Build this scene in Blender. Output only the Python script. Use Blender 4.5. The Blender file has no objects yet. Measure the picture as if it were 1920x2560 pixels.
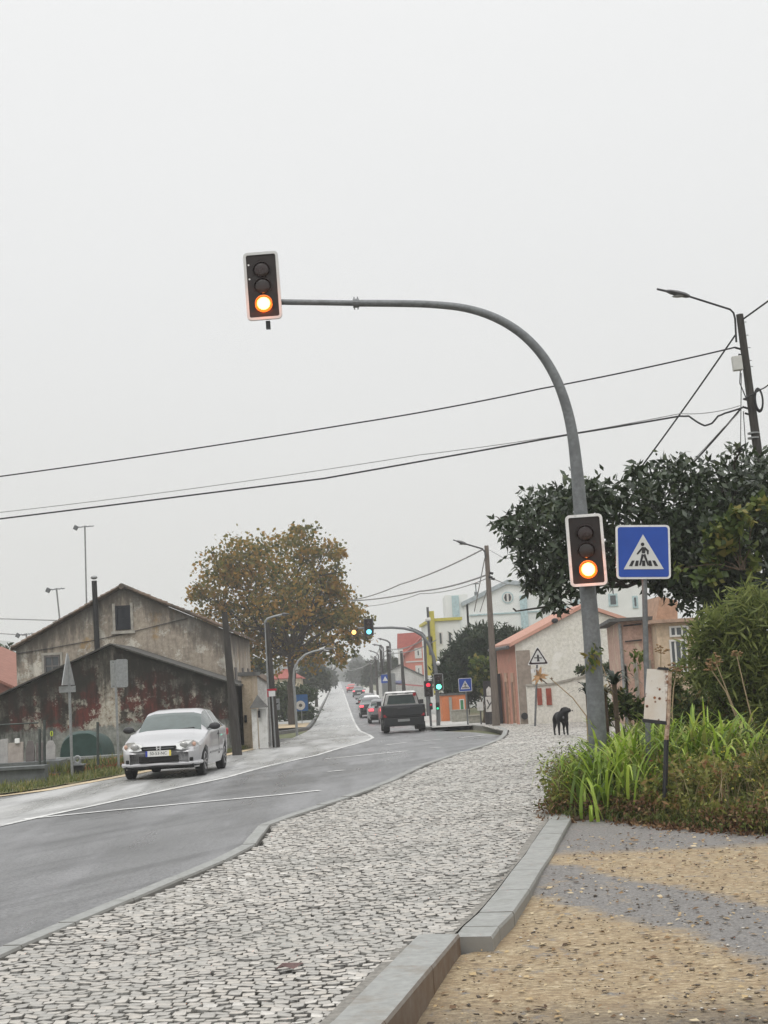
import bpy, math, random
import numpy as np
from mathutils import Vector, Matrix
random.seed(7); rng = np.random.default_rng(7)
S = bpy.context.scene; COL = S.collection
R = math.radians
# ---------------------------------------------------------------- camera
F = 3700.0; PITCH = R(6.2); ROLL = R(3.3); CH = 1.6
cf = Vector((0, math.cos(PITCH), math.sin(PITCH)))
r0 = Vector((1, 0, 0)); u0 = Vector((0, -math.sin(PITCH), math.cos(PITCH)))
cr = r0*math.cos(ROLL) - u0*math.sin(ROLL)
cu = u0*math.cos(ROLL) + r0*math.sin(ROLL)
cam = bpy.data.cameras.new("camera"); co = bpy.data.objects.new("camera", cam); COL.objects.link(co)
m = Matrix((cr, cu, -cf)).transposed().to_4x4(); m.translation = Vector((0, 0, CH)); co.matrix_world = m
cam.sensor_fit = 'VERTICAL'; cam.sensor_height = 36.0; cam.lens = 36.0*F/2560
cam.clip_start = 0.1; cam.clip_end = 6000
S.camera = co
S.render.resolution_x = 768; S.render.resolution_y = 1024
# ---------------------------------------------------------------- world, sun, exposure
SUN_EL, SUN_AZ = R(55), R(200)
w = bpy.data.worlds.new("World"); S.world = w; w.use_nodes = True
nt = w.node_tree; nt.nodes.clear()
out = nt.nodes.new("ShaderNodeOutputWorld")
sky = nt.nodes.new("ShaderNodeTexSky"); sky.sky_type = 'NISHITA'; sky.sun_disc = False
sky.sun_elevation = SUN_EL; sky.sun_rotation = SUN_AZ; sky.dust_density = 5; sky.air_density = 1
b1 = nt.nodes.new("ShaderNodeBackground"); b1.inputs[1].default_value = 0.003
nt.links.new(sky.outputs[0], b1.inputs[0])
tc = nt.nodes.new("ShaderNodeTexCoord"); sp = nt.nodes.new("ShaderNodeSeparateXYZ")
nt.links.new(tc.outputs['Generated'], sp.inputs[0])
nz = nt.nodes.new("ShaderNodeTexNoise"); nz.inputs['Scale'].default_value = 1.6; nz.inputs['Detail'].default_value = 3
mp = nt.nodes.new("ShaderNodeMapping"); mp.inputs['Scale'].default_value = (1, 1, 3)
nt.links.new(tc.outputs['Generated'], mp.inputs[0]); nt.links.new(mp.outputs[0], nz.inputs['Vector'])
ma = nt.nodes.new("ShaderNodeMath"); ma.operation = 'MULTIPLY_ADD'; ma.inputs[1].default_value = 0.12; 
nt.links.new(nz.outputs[0], ma.inputs[0]); nt.links.new(sp.outputs[2], ma.inputs[2])
cr_ = nt.nodes.new("ShaderNodeValToRGB"); e = cr_.color_ramp.elements
e[0].position = 0.03; e[0].color = (0.69, 0.69, 0.675, 1)
e[1].position = 1.0; e[1].color = (1.9, 1.9, 1.9, 1)
for p, c in ((0.17, (0.76, 0.76, 0.75, 1)), (0.34, (0.84, 0.845, 0.845, 1)), (0.5, (0.90, 0.905, 0.905, 1)), (0.62, (1.3, 1.3, 1.3, 1))):
    q = e.new(p); q.color = c
nt.links.new(ma.outputs[0], cr_.inputs[0])
b2 = nt.nodes.new("ShaderNodeBackground"); b2.inputs[1].default_value = 1.0
nt.links.new(cr_.outputs[0], b2.inputs[0])
ad = nt.nodes.new("ShaderNodeAddShader")
nt.links.new(b1.outputs[0], ad.inputs[0]); nt.links.new(b2.outputs[0], ad.inputs[1]); nt.links.new(ad.outputs[0], out.inputs[0])
sl = bpy.data.lights.new("sun", 'SUN'); sl.energy = 0.7; sl.angle = R(25); sl.color = (1, .97, .92)
so = bpy.data.objects.new("sun", sl); COL.objects.link(so)
sd = Vector((math.cos(SUN_EL)*math.sin(SUN_AZ), math.cos(SUN_EL)*math.cos(SUN_AZ), math.sin(SUN_EL)))
so.rotation_euler = sd.to_track_quat('Z', 'Y').to_euler()
S.view_settings.view_transform = 'Standard'; S.view_settings.look = 'None'
S.view_settings.exposure = 0.0; S.view_settings.gamma = 1.0
S.cycles.max_bounces = 6; S.cycles.transparent_max_bounces = 8; S.cycles.volume_bounces = 1
# ---------------------------------------------------------------- pixel <-> world (full-size photo pixels)
def ray(px, py):
    return cf + cr*((px-960)/F) - cu*((py-1280)/F)
def P(px, py, Y):
    d = ray(px, py); t = Y/d.y
    return Vector((d.x*t, Y, CH+d.z*t))
ZT = [(-50, -.13), (8, -.13), (20, -.15), (30, -.265), (42, -.42), (52, -.62), (60, -.83), (75, -1.12), (90, -1.35), (105, -1.47), (150, -1.5), (210, -1.45), (300, -1.35), (600, -1.1), (3000, 2)]
def zr(Y): return float(np.interp(Y, [a for a, _ in ZT], [b for _, b in ZT]))
def G(px, py, dz=0.0):
    lo, hi = 2.0, 2500.0
    d = ray(px, py)
    f = lambda Y: CH + d.z*Y/d.y - zr(Y) - dz
    if f(hi) > 0: return Vector((d.x/d.y*hi, hi, zr(hi)+dz))
    Y = lo
    while f(Y) > 0: Y *= 1.03
    lo = Y/1.03; hi = Y
    for _ in range(30):
        mid = (lo+hi)/2
        if f(mid) > 0: lo = mid
        else: hi = mid
    return Vector((d.x/d.y*lo, lo, zr(lo)+dz))
RD = ray(845, 1690); RD = Vector((RD.x/RD.y, 1, 0)).normalized()   # direction of the far road
# ---------------------------------------------------------------- materials
MATS = {}
def N(nt, t, **kw):
    n = nt.nodes.new(t)
    for k, v in kw.items(): setattr(n, k, v)
    return n
def mk(name):
    if name in MATS: return MATS[name], None
    m = bpy.data.materials.new(name); m.use_nodes = True; MATS[name] = m
    return m, m.node_tree
def noise(nt, vec, scale, detail=4, rough=.6, stretch=None):
    n = N(nt, "ShaderNodeTexNoise"); n.inputs['Scale'].default_value = scale; n.inputs['Detail'].default_value = detail
    n.inputs['Roughness'].default_value = rough
    if stretch:
        mp = N(nt, "ShaderNodeMapping"); mp.inputs['Scale'].default_value = stretch; nt.links.new(vec, mp.inputs[0]); vec = mp.outputs[0]
    nt.links.new(vec, n.inputs['Vector']); return n.outputs[0]
def ramp(nt, fac, stops):
    r = N(nt, "ShaderNodeValToRGB"); e = r.color_ramp.elements
    while len(e) > 2: e.remove(e[-1])
    e[0].position, e[0].color = stops[0][0], (*stops[0][1], 1)
    e[1].position, e[1].color = stops[-1][0], (*stops[-1][1], 1)
    for p, c in stops[1:-1]:
        q = e.new(p); q.color = (*c, 1)
    nt.links.new(fac, r.inputs[0]); return r.outputs[0]
def g3(v): return (v, v, v)
def mixc(nt, fac, a, b, mode='MIX'):
    n = N(nt, "ShaderNodeMix", data_type='RGBA', blend_type=mode)
    for s, v in ((0, fac), (6, a), (7, b)):
        if isinstance(v, (int, float)): n.inputs[s].default_value = v
        elif isinstance(v, tuple): n.inputs[s].default_value = (*v, 1)
        else: nt.links.new(v, n.inputs[s])
    return n.outputs[2]
def bump(nt, h, bsdf, strength=.3, dist=.01):
    b = N(nt, "ShaderNodeBump"); b.inputs['Strength'].default_value = strength; b.inputs['Distance'].default_value = dist
    nt.links.new(h, b.inputs['Height']); nt.links.new(b.outputs[0], bsdf.inputs['Normal'])
def mat(name, col, rough=.7, metal=0., var=.25, scale=6., bmp=0., spec=.4, coat=0., stretch=None, dirt=None, dscale=2.):
    m, nt = mk(name)
    if nt is None: return m
    b = nt.nodes["Principled BSDF"]; b.inputs['Roughness'].default_value = rough; b.inputs['Metallic'].default_value = metal
    b.inputs['Specular IOR Level'].default_value = spec; b.inputs['Coat Weight'].default_value = coat
    tc = N(nt, "ShaderNodeTexCoord").outputs['Object']
    n = noise(nt, tc, scale, 5, .65, stretch)
    lo = tuple(c*(1-var) for c in col); hi = tuple(min(c*(1+var), .95) for c in col)
    c = ramp(nt, n, [(.3, lo), (.7, hi)])
    if dirt:
        d = noise(nt, tc, dscale, 8, .7)
        c = mixc(nt, ramp(nt, d, [(.5, g3(0)), (.68, g3(.9))]), c, dirt)
    nt.links.new(c, b.inputs['Base Color'])
    if bmp: bump(nt, n, b, bmp, .01)
    return m
def emis(name, col, st):
    m, nt = mk(name)
    if nt is None: return m
    b = nt.nodes["Principled BSDF"]; b.inputs['Base Color'].default_value = (*col, 1)
    b.inputs['Emission Color'].default_value = (*col, 1); b.inputs['Emission Strength'].default_value = st
    return m
def leafmat(name, cols, rough=.5, trans=.25, spec=.3):
    m, nt = mk(name)
    if nt is None: return m
    b = nt.nodes["Principled BSDF"]; b.inputs['Roughness'].default_value = rough; b.inputs['Specular IOR Level'].default_value = spec
    a = N(nt, "ShaderNodeAttribute", attribute_name="tone")
    k = len(cols)
    c = ramp(nt, a.outputs['Fac'], [(i/(k-1), cc) for i, cc in enumerate(cols)])
    nt.links.new(c, b.inputs['Base Color'])
    t = N(nt, "ShaderNodeBsdfTranslucent"); nt.links.new(c, t.inputs[0])
    mx = N(nt, "ShaderNodeMixShader"); mx.inputs[0].default_value = trans
    nt.links.new(b.outputs[0], mx.inputs[1]); nt.links.new(t.outputs[0], mx.inputs[2])
    nt.links.new(mx.outputs[0], nt.nodes["Material Output"].inputs[0])
    return m
# ---------------------------------------------------------------- object helpers
def tag(o, label=None, cat=None, group=None, kind=None):
    if label: o['label'] = label
    if cat: o['category'] = cat
    if group: o['group'] = group
    if kind: o['kind'] = kind
    return o
def empty(name, loc, label, cat, group=None, rz=0.):
    o = bpy.data.objects.new(name, None); COL.objects.link(o); o.location = loc; o.rotation_euler = (0, 0, rz)
    o.empty_display_size = .2
    return tag(o, label, cat, group)
def linkmesh(name, me, mt, parent=None, loc=None):
    o = bpy.data.objects.new(name, me); COL.objects.link(o)
    if mt: me.materials.append(mt)
    if parent: o.parent = parent
    if loc: o.location = loc
    return o
class MB:
    def __init__(s): s.v = []; s.f = []
    def add(s, vs, fs):
        k = len(s.v); s.v += [tuple(v) for v in vs]; s.f += [tuple(i+k for i in f) for f in fs]; return s
    def box(s, c, d, rot=None):
        x, y, z = d[0]/2, d[1]/2, d[2]/2
        vs = [Vector(p) for p in ((-x,-y,-z),(x,-y,-z),(x,y,-z),(-x,y,-z),(-x,-y,z),(x,-y,z),(x,y,z),(-x,y,z))]
        if rot is not None: vs = [rot @ v for v in vs]
        c = Vector(c)
        return s.add([v+c for v in vs], [(0,3,2,1),(4,5,6,7),(0,1,5,4),(1,2,6,5),(2,3,7,6),(3,0,4,7)])
    def tube(s, pts, rad, n=8, cap=True):
        pts = [Vector(p) for p in pts]
        if isinstance(rad, (int, float)): rad = [rad]*len(pts)
        rings = []; up = None
        for i, p in enumerate(pts):
            t = (pts[min(i+1, len(pts)-1)] - pts[max(i-1, 0)]).normalized()
            if up is None:
                up = Vector((0, 0, 1)) if abs(t.z) < .9 else Vector((0, 1, 0))
            a = t.cross(up).normalized(); b = t.cross(a).normalized(); up = -b if False else (a.cross(t)).normalized()
            rings.append([p + (a*math.cos(2*math.pi*k/n) + b*math.sin(2*math.pi*k/n))*rad[i] for k in range(n)])
        vs = [v for r in rings for v in r]; fs = []
        for i in range(len(pts)-1):
            for k in range(n):
                fs.append((i*n+k, i*n+(k+1) % n, (i+1)*n+(k+1) % n, (i+1)*n+k))
        if cap: fs += [tuple(range(n))[::-1], tuple(range((len(pts)-1)*n, len(pts)*n))]
        return s.add(vs, fs)
    def poly(s, pts, n, d):          # planar polygon extruded along vector n*d
        n = Vector(n)*d; pts = [Vector(p) for p in pts]; k = len(pts)
        return s.add(pts+[p+n for p in pts], [tuple(range(k))[::-1], tuple(range(k, 2*k))]+[(i, (i+1) % k, k+(i+1) % k, k+i) for i in range(k)])
    def sphere(s, c, r, nu=12, nv=8, sc=(1, 1, 1)):
        c = Vector(c); vs = []; fs = []
        for j in range(nv+1):
            th = math.pi*j/nv
            for i in range(nu):
                ph = 2*math.pi*i/nu
                vs.append(c+Vector((math.sin(th)*math.cos(ph)*r*sc[0], math.sin(th)*math.sin(ph)*r*sc[1], math.cos(th)*r*sc[2])))
        for j in range(nv):
            for i in range(nu): fs.append((j*nu+i, (j+1)*nu+i, (j+1)*nu+(i+1) % nu, j*nu+(i+1) % nu))
        return s.add(vs, fs)
    def build(s, name, mt, parent=None, smooth=False, bevel=0., rel=None):
        me = bpy.data.meshes.new(name)
        vs = s.v
        if rel is not None: rel = Vector(rel); vs = [tuple(Vector(v)-rel) for v in vs]
        me.from_pydata(vs, [], s.f); me.validate(); me.update()
        if smooth:
            me.polygons.foreach_set('use_smooth', [True]*len(me.polygons))
            try: me.set_sharp_from_angle(angle=R(40))
            except Exception: pass
        o = linkmesh(name, me, mt, parent)
        if bevel:
            b = o.modifiers.new("bevel", 'BEVEL'); b.width = bevel; b.segments = 2; b.limit_method = 'ANGLE'
        return o
def rounded(w, h, r, n=4):
    pts = []
    for cx, cz, a0 in ((w/2-r, h/2-r, 0), (-w/2+r, h/2-r, 90), (-w/2+r, -h/2+r, 180), (w/2-r, -h/2+r, 270)):
        for i in range(n+1):
            a = R(a0+90*i/n); pts.append((cx+r*math.cos(a), cz+r*math.sin(a)))
    return pts
def plate(mb, pts2, y, d, ox=0, oz=0):   # polygon in x,z facing -y, front face at y, thickness d backwards
    return mb.poly([(x+ox, y, z+oz) for x, z in pts2], (0, 1, 0), d)
def circ(r, n=20, cx=0, cz=0): return [(cx+r*math.cos(2*math.pi*i/n), cz+r*math.sin(2*math.pi*i/n)) for i in range(n)]
def text(s, size, mt, parent, loc, name='lettering', rx=90, rz=0, ext=.001):
    c = bpy.data.curves.new(name, 'FONT'); c.body = s; c.size = size; c.align_x = 'CENTER'; c.align_y = 'CENTER'; c.extrude = ext
    t = bpy.data.objects.new(name+'_tmp', c); COL.objects.link(t)
    bpy.context.view_layer.update()
    me = bpy.data.meshes.new_from_object(t.evaluated_get(bpy.context.evaluated_depsgraph_get()))
    bpy.data.objects.remove(t); bpy.data.curves.remove(c)
    me.materials.clear()
    o = linkmesh(name, me, mt, parent); o.location = loc; o.rotation_euler = (R(rx), 0, R(rz)); return o
def np_mesh(name, V, Fq, mt, parent=None, tone=None, smooth=False):
    me = bpy.data.meshes.new(name); V = np.asarray(V, dtype=np.float32); Fq = np.asarray(Fq, dtype=np.int32)
    k = Fq.shape[1]
    me.vertices.add(len(V)); me.vertices.foreach_set('co', V.ravel())
    me.loops.add(Fq.size); me.loops.foreach_set('vertex_index', Fq.ravel())
    me.polygons.add(len(Fq)); me.polygons.foreach_set('loop_start', np.arange(0, Fq.size, k, dtype=np.int32))
    me.polygons.foreach_set('loop_total', np.full(len(Fq), k, dtype=np.int32))
    if smooth: me.polygons.foreach_set('use_smooth', np.ones(len(Fq), dtype=bool))
    me.update(calc_edges=True)
    if tone is not None:
        a = me.attributes.new('tone', 'FLOAT', 'FACE'); a.data.foreach_set('value', np.asarray(tone, dtype=np.float32))
    return linkmesh(name, me, mt, parent)
def unit(a): return a/np.maximum(np.linalg.norm(a, axis=1, keepdims=True), 1e-6)
def leaves(name, pts, size, mt, parent, aspect=.5, tone=None, droop=.2, up=.3):
    n = len(pts); d = unit(rng.normal(size=(n, 3))+np.array([0, 0, -droop])); nn = unit(rng.normal(size=(n, 3))+np.array([0, 0, up]))
    s = unit(np.cross(d, nn)); sz = size*(.6+.8*rng.random((n, 1)))
    b = pts; t = pts+d*sz; l = pts+d*sz*.45+s*sz*aspect*.5; r = pts+d*sz*.45-s*sz*aspect*.5
    V = np.stack([b, r, t, l], 1).reshape(-1, 3); Fq = np.arange(4*n).reshape(-1, 4)
    if tone is None: tone = rng.random(n)
    return np_mesh(name, V, Fq, mt, parent, tone)
def lobe_points(lobes, n, per=26, cs=.22, shell=.55, dy=1.0):
    """lobes: (Vector centre, radius); clumps biased outwards, leaves scattered round each clump"""
    rr = np.array([l[1] for l in lobes]); pr = rr**2.2/np.sum(rr**2.2); out = []; tn = []
    k = n//per
    idx = rng.choice(len(lobes), k, p=pr)
    for i in idx:
        c, r = lobes[i]
        d = rng.normal(size=3); d /= np.linalg.norm(d)
        q = np.array(c)+d*np.array([1, dy, 1])*r*(shell+(1-shell)*rng.random())**.6
        cr2 = max(r*cs, .05)
        out.append(q+rng.normal(size=(per, 3))*cr2*np.array([1, 1, .75])); 
        tn.append(np.clip(rng.random()*.75+rng.random(per)*.35-.05, 0, 1))
    return np.concatenate(out), np.concatenate(tn)
def limb(mb, a, b, r1, r2, wob=.06, n=6, k=6):
    a = Vector(a); b = Vector(b); L = (b-a).length; pts = []
    for i in range(k+1):
        t = i/k; p = a.lerp(b, t)
        if 0 < i < k: p = p+Vector((random.uniform(-1, 1), random.uniform(-1, 1), random.uniform(-1, 1)))*L*wob
        p.z += L*.08*math.sin(t*math.pi); pts.append(p)
    mb.tube(pts, [r1+(r2-r1)*i/k for i in range(k+1)], n)
def tree(name, label, cat, base, fork, lobes, nleaf, lsize, lm, tm, r0, group=None, aspect=.5, per=26, cs=.22, shell=.55, droop=.2, dy=1.0):
    e = empty(name, base, label, cat, group); base = Vector(base)
    mb = MB(); fork = Vector(fork)
    limb(mb, base-Vector((0, 0, .15)), fork, r0, r0*.7, .02, 10)
    for c, r in lobes: limb(mb, fork, c, r0*.42, r0*.08, .07)
    for c, r in lobes:
        for _ in range(3):
            d = Vector((random.gauss(0, 1), random.gauss(0, 1)*dy, random.gauss(.2, 1))).normalized()*r*.95
            limb(mb, c, Vector(c)+d, r0*.1, r0*.02, .08, 4, 4)
    mb.build('trunk', tm, e, True, rel=base)
    pts, tn = lobe_points(lobes, nleaf, per, cs, shell, dy)
    leaves('crown', pts-np.array(base), lsize, lm, e, aspect, tn, droop)
    return e
def pxlobes(L, Y, spread=.0):
    out = []
    for i, l in enumerate(L):
        YY = Y+(random.uniform(-1, 1)*spread)
        c = P(l[0], l[1], YY); out.append((c, l[2]/F*YY))
    return out
# ================================================================ SETTING
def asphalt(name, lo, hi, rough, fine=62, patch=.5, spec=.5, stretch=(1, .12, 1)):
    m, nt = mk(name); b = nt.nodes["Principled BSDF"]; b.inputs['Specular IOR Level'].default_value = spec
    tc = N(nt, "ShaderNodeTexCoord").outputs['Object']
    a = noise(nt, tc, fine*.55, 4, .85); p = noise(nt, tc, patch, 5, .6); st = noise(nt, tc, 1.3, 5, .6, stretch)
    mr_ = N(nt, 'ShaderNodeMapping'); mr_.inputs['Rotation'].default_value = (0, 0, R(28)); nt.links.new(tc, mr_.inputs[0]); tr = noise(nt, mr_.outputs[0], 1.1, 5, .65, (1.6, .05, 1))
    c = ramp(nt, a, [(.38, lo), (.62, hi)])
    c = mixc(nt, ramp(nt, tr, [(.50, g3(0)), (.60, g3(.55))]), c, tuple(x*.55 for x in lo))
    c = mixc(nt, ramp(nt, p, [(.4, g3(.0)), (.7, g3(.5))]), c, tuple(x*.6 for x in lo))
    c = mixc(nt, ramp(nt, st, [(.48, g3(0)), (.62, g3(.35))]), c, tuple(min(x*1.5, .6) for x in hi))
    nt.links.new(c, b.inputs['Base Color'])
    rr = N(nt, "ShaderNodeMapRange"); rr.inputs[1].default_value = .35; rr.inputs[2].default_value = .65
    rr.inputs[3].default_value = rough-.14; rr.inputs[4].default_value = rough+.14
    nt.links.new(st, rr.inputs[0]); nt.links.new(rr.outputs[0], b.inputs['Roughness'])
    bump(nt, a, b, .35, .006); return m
M_road = asphalt('wet_asphalt', g3(.05), (.215, .215, .22), .40)
M_pale = asphalt('worn_asphalt_painted_sheen', (.25, .25, .24), (.43, .43, .415), .34, 50, .35)  # worn lane; wet sky reflection painted in as a lighter base colour
def ground_material():
    m, nt = mk('ground_grass'); b = nt.nodes["Principled BSDF"]; b.inputs['Roughness'].default_value = .95
    tc = N(nt, "ShaderNodeTexCoord").outputs['Object']
    a = noise(nt, tc, 3, 8, .7); p = noise(nt, tc, .08, 4, .6)
    c = ramp(nt, a, [(.3, (.045, .06, .022)), (.55, (.10, .11, .045)), (.75, (.2, .17, .09))])
    c = mixc(nt, ramp(nt, p, [(.45, g3(0)), (.6, g3(.7))]), c, (.16, .13, .08))
    nt.links.new(c, b.inputs['Base Color']); bump(nt, a, b, .6, .05); return m
M_ground = ground_material()
def sheet(name, mt, xl, xr, Y0, Y1, dz, ny=60, nx=4, kind='structure', label=None, noise_amp=0, zf=None):
    Ys = np.unique(np.concatenate([np.linspace(Y0, Y1, ny), [y for y, _ in ZT if Y0 < y < Y1]]))
    V = []; Fq = []
    for y in Ys:
        a, b = xl(y), xr(y)
        for i in range(nx+1):
            x = a+(b-a)*i/nx; z = (zf(x, y) if zf else zr(y))+dz
            if noise_amp: z += noise_amp*(random.random()-.5)
            V.append((x, y, z))
    for j in range(len(Ys)-1):
        for i in range(nx):
            k = j*(nx+1)+i; Fq.append((k, k+1, k+nx+2, k+nx+1))
    o = np_mesh(name, V, Fq, mt, smooth=True)
    return tag(o, kind=kind, label=label)
def edge(pts):           # list of Vectors -> x(Y)
    pts = sorted(pts, key=lambda p: p[1]); ys = [p[1] for p in pts]; xs = [p[0] for p in pts]
    def f(Y):
        if Y > ys[-1]: return xs[-1]+(Y-ys[-1])*RD.x/RD.y
        return float(np.interp(Y, ys, xs))
    return f
# base ground, one sheet to the horizon
gz = lambda x, y: zr(y)-float(np.interp(y, [24, 27, 60, 100], [.26, .03, .03, .03]))
Ys = [-30, 0, 8, 14, 20, 24, 27, 30, 36, 42, 48, 52, 56, 60, 68, 75, 90, 105, 150, 210, 300, 450, 600, 1000, 1800, 3000]
Xs = [-1800, -600, -250, -120, -60, -30, -15, -8, 0, 8, 15, 30, 60, 120, 250, 600, 1800]
V = [(x, y, gz(x, y)-.03) for y in Ys for x in Xs]
nX = len(Xs)
Fq = [(j*nX+i, j*nX+i+1, (j+1)*nX+i+1, (j+1)*nX+i) for j in range(len(Ys)-1) for i in range(nX-1)]
tag(np_mesh('ground', V, Fq, M_ground), kind='structure')
# near pavement's road-side kerb (top edge pixels), corner and the far kerb back to the road
KL = [G(x, y, .13) for x, y in ((-260, 2480), (0, 2366), (139, 2308), (289, 2247), (521, 2153), (602, 2112), (642, 2064), (718, 2037), (850, 1993), (960, 1953), (1042, 1914), (1139, 1882), (1200, 1864), (1240, 1848), (1254, 1836), (1258, 1826), (1250, 1820), (1232, 1816), (1175, 1812), (1120, 1813), (1068, 1818))]
KLx = edge([p for p in KL[:16]]+[KL[18]+Vector((0, .4, 0)), KL[-1]])
far_r0 = KL[-1]
road_l_pts = [Vector((-40, 18, 0)), G(-500, 2100), G(0, 1992), G(100, 1981), G(300, 1944), G(480, 1908), G(569, 1889), G(679, 1864), G(773, 1825)]
RL = edge(road_l_pts); RLx = RL
# centre line: pale lane on its left
CLP = [Vector((-20, 16, 0)), G(-200, 2118), G(0, 2067), G(216, 2020), G(560, 1947), G(668, 1917), G(791, 1890), G(880, 1864), G(920, 1853), G(934, 1845), G(926, 1838), G(900, 1828)]
CLx = edge(CLP)
rd_r = lambda y: KLx(y)+.03
sheet('road', M_road, lambda y: RLx(y)-.0, rd_r, 3.0, 900, .0, 150, 6)
sheet('worn_sheen_lane', M_pale, lambda y: RLx(y)+.02, lambda y: max(CLx(y), RLx(y)+.05), 17.5, 900, .004, 150, 4)  # overlay sheet whose pale colour carries the painted wet sheen
sheet('side_road', M_road, lambda y: -26, lambda y: RLx(y)+.3, 48.5, 62.5, .003, 12, 4)
# dark wet tyre tracks are in the material; painted lines are thin sheets
M_paint = mat('road_paint', (.60, .60, .58), .5, var=.3, scale=9, dirt=(.24, .24, .24), dscale=2.2)
def line(name, pts, wd, dz=.009):
    V = []; pts2 = []
    for a, b in zip(pts[:-1], pts[1:]):
        n = max(1, int((b-a).length/1.5))
        pts2 += [a.lerp(b, i/n) for i in range(n)]
    pts2.append(pts[-1])
    for i, p in enumerate(pts2):
        t = (pts2[min(i+1, len(pts2)-1)]-pts2[max(i-1, 0)]); t.z = 0; t.normalize(); nn = Vector((t.y, -t.x, 0))*wd/2
        for q in (p+nn, p-nn): V.append((q.x, q.y, zr(q.y)+dz))
    return [V, [(2*i, 2*i+1, 2*i+3, 2*i+2) for i in range(len(pts2)-1)]]
def lines(name, L, mt=None):
    V = []; Fq = []
    for v, f in L:
        k = len(V); V += v; Fq += [tuple(i+k for i in q) for q in f]
    return tag(np_mesh(name, V, Fq, mt or M_paint), kind='structure')
far_c = [G(900, 1828)+RD*d for d in (0, 30, 60, 100, 160, 240)]
lines('road_marking_edge_line', [line('', [G(-200, 2116), G(0, 2066), G(100, 2043), G(216, 2019), G(400, 1979), G(560, 1946), G(668, 1916), G(791, 1889), G(880, 1863), G(918, 1852), G(932, 1845), G(924, 1838)]+far_c, .12)])
M_paint2 = mat('fresh_road_paint', (.72, .72, .70), .5, var=.15, scale=9, dirt=(.42, .42, .41), dscale=3)
lines('road_marking_lane_line', [line('', [G(60, 2049), G(301, 2025), G(560, 2001), G(700, 1988), G(800, 1977)], .13, .010)], M_paint2)
lines('road_marking_dashes', [line('', [G(*a), G(*b)], .13, .010) for a, b in (((815, 1898), (1020, 1878)), ((965, 1863), (1015, 1857)), ((1058, 1853), (1108, 1848)), ((1075, 1871), (1102, 1869)), ((1154, 1845), (1212, 1838)), ((820, 1930), (862, 1926)))], M_paint2)
# tarmac patch lines (darker joint between the dark and pale road sheets)
# ---- kerbs
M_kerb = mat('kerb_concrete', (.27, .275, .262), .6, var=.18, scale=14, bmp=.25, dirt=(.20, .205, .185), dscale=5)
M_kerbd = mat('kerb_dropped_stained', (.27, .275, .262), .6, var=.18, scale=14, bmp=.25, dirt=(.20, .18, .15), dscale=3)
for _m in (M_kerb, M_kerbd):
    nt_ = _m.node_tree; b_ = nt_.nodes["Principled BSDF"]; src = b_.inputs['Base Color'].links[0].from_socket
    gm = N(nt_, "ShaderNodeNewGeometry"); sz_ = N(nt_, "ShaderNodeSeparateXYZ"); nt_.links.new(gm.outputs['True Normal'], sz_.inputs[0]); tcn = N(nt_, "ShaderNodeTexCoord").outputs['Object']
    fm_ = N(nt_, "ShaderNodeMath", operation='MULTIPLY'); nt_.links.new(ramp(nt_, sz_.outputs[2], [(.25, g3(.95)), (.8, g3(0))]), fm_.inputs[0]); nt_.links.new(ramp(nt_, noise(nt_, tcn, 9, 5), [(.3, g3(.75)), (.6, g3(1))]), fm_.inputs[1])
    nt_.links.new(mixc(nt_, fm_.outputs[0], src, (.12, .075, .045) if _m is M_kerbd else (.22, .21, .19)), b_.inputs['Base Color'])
def kerb(name, pts, wd, side, topf, depth, seg=1.0, mt=None):
    """stones along pts (top edge facing the road); side=+1 puts the width to the right of travel"""
    mb = MB(); pts = [Vector((p.x, p.y, 0)) for p in pts]
    for a, b in zip(pts[:-1], pts[1:]):
        L = (b-a).length; n = max(1, round(L/seg)); 
        for i in range(n):
            p = a.lerp(b, i/n); q = a.lerp(b, (i+1)/n); t = (q-p).normalized(); nn = Vector((t.y, -t.x, 0))*side
            g = t*.014
            p = p+g
            zs = [topf(p)+random.uniform(-.004, .004), topf(q)+random.uniform(-.004, .004)]
            bw = .018
            ring = []
            for pt, z in ((p, zs[0]), (q, zs[1])):
                o = pt; i2 = pt+nn*wd
                ring += [Vector((o.x, o.y, z-depth)), Vector((o.x, o.y, z-bw)), Vector((o.x, o.y, z))+nn*bw, Vector((i2.x, i2.y, z))-nn*bw*.5, Vector((i2.x, i2.y, z-bw)), Vector((i2.x, i2.y, z-depth))]
            fs = [(k, (k+1) % 6, 6+(k+1) % 6, 6+k) for k in range(6)]+[(0, 1, 2, 3, 4, 5), (11, 10, 9, 8, 7, 6)]
            mb.add(ring, fs)
    o = mb.build(name, mt or M_kerb); tag(o, kind='structure'); return o
ktop = lambda p: zr(p.y)+.135
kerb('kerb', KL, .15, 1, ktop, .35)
# kerb on the yard side, pavement-side pixels -> yard-side pixels
KRi = [G(x, y, .13) for x, y in ((822, 2560), (960, 2420), (1040, 2341), (1128, 2332), (1150, 2312), (1191, 2277), (1238, 2222), (1275, 2173), (1307, 2135), (1342, 2083), (1368, 2048), (1374, 2005), (1382, 1985))]
KRi = [KRi[0]+(KRi[0]-KRi[1])*1.2]+KRi; KRi[4].y = KRi[3].y+.03
def kr_top(p):
    y = p.y; return zr(y)+.135-float(np.interp(y, [8.9, 8.93, 9.4, 11, 15.6, 16.4], [0, .05, .016, .012, .012, 0]))
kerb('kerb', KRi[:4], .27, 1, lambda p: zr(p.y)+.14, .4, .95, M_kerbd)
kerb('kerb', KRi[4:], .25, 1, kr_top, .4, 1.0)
KRx = edge([Vector((KRi[0].x, 2, 0))]+KRi+[Vector((2.9, 22, 0)), Vector((4.2, 28, 0)), Vector((9, 36, 0)), Vector((11, 60, 0))])
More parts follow.
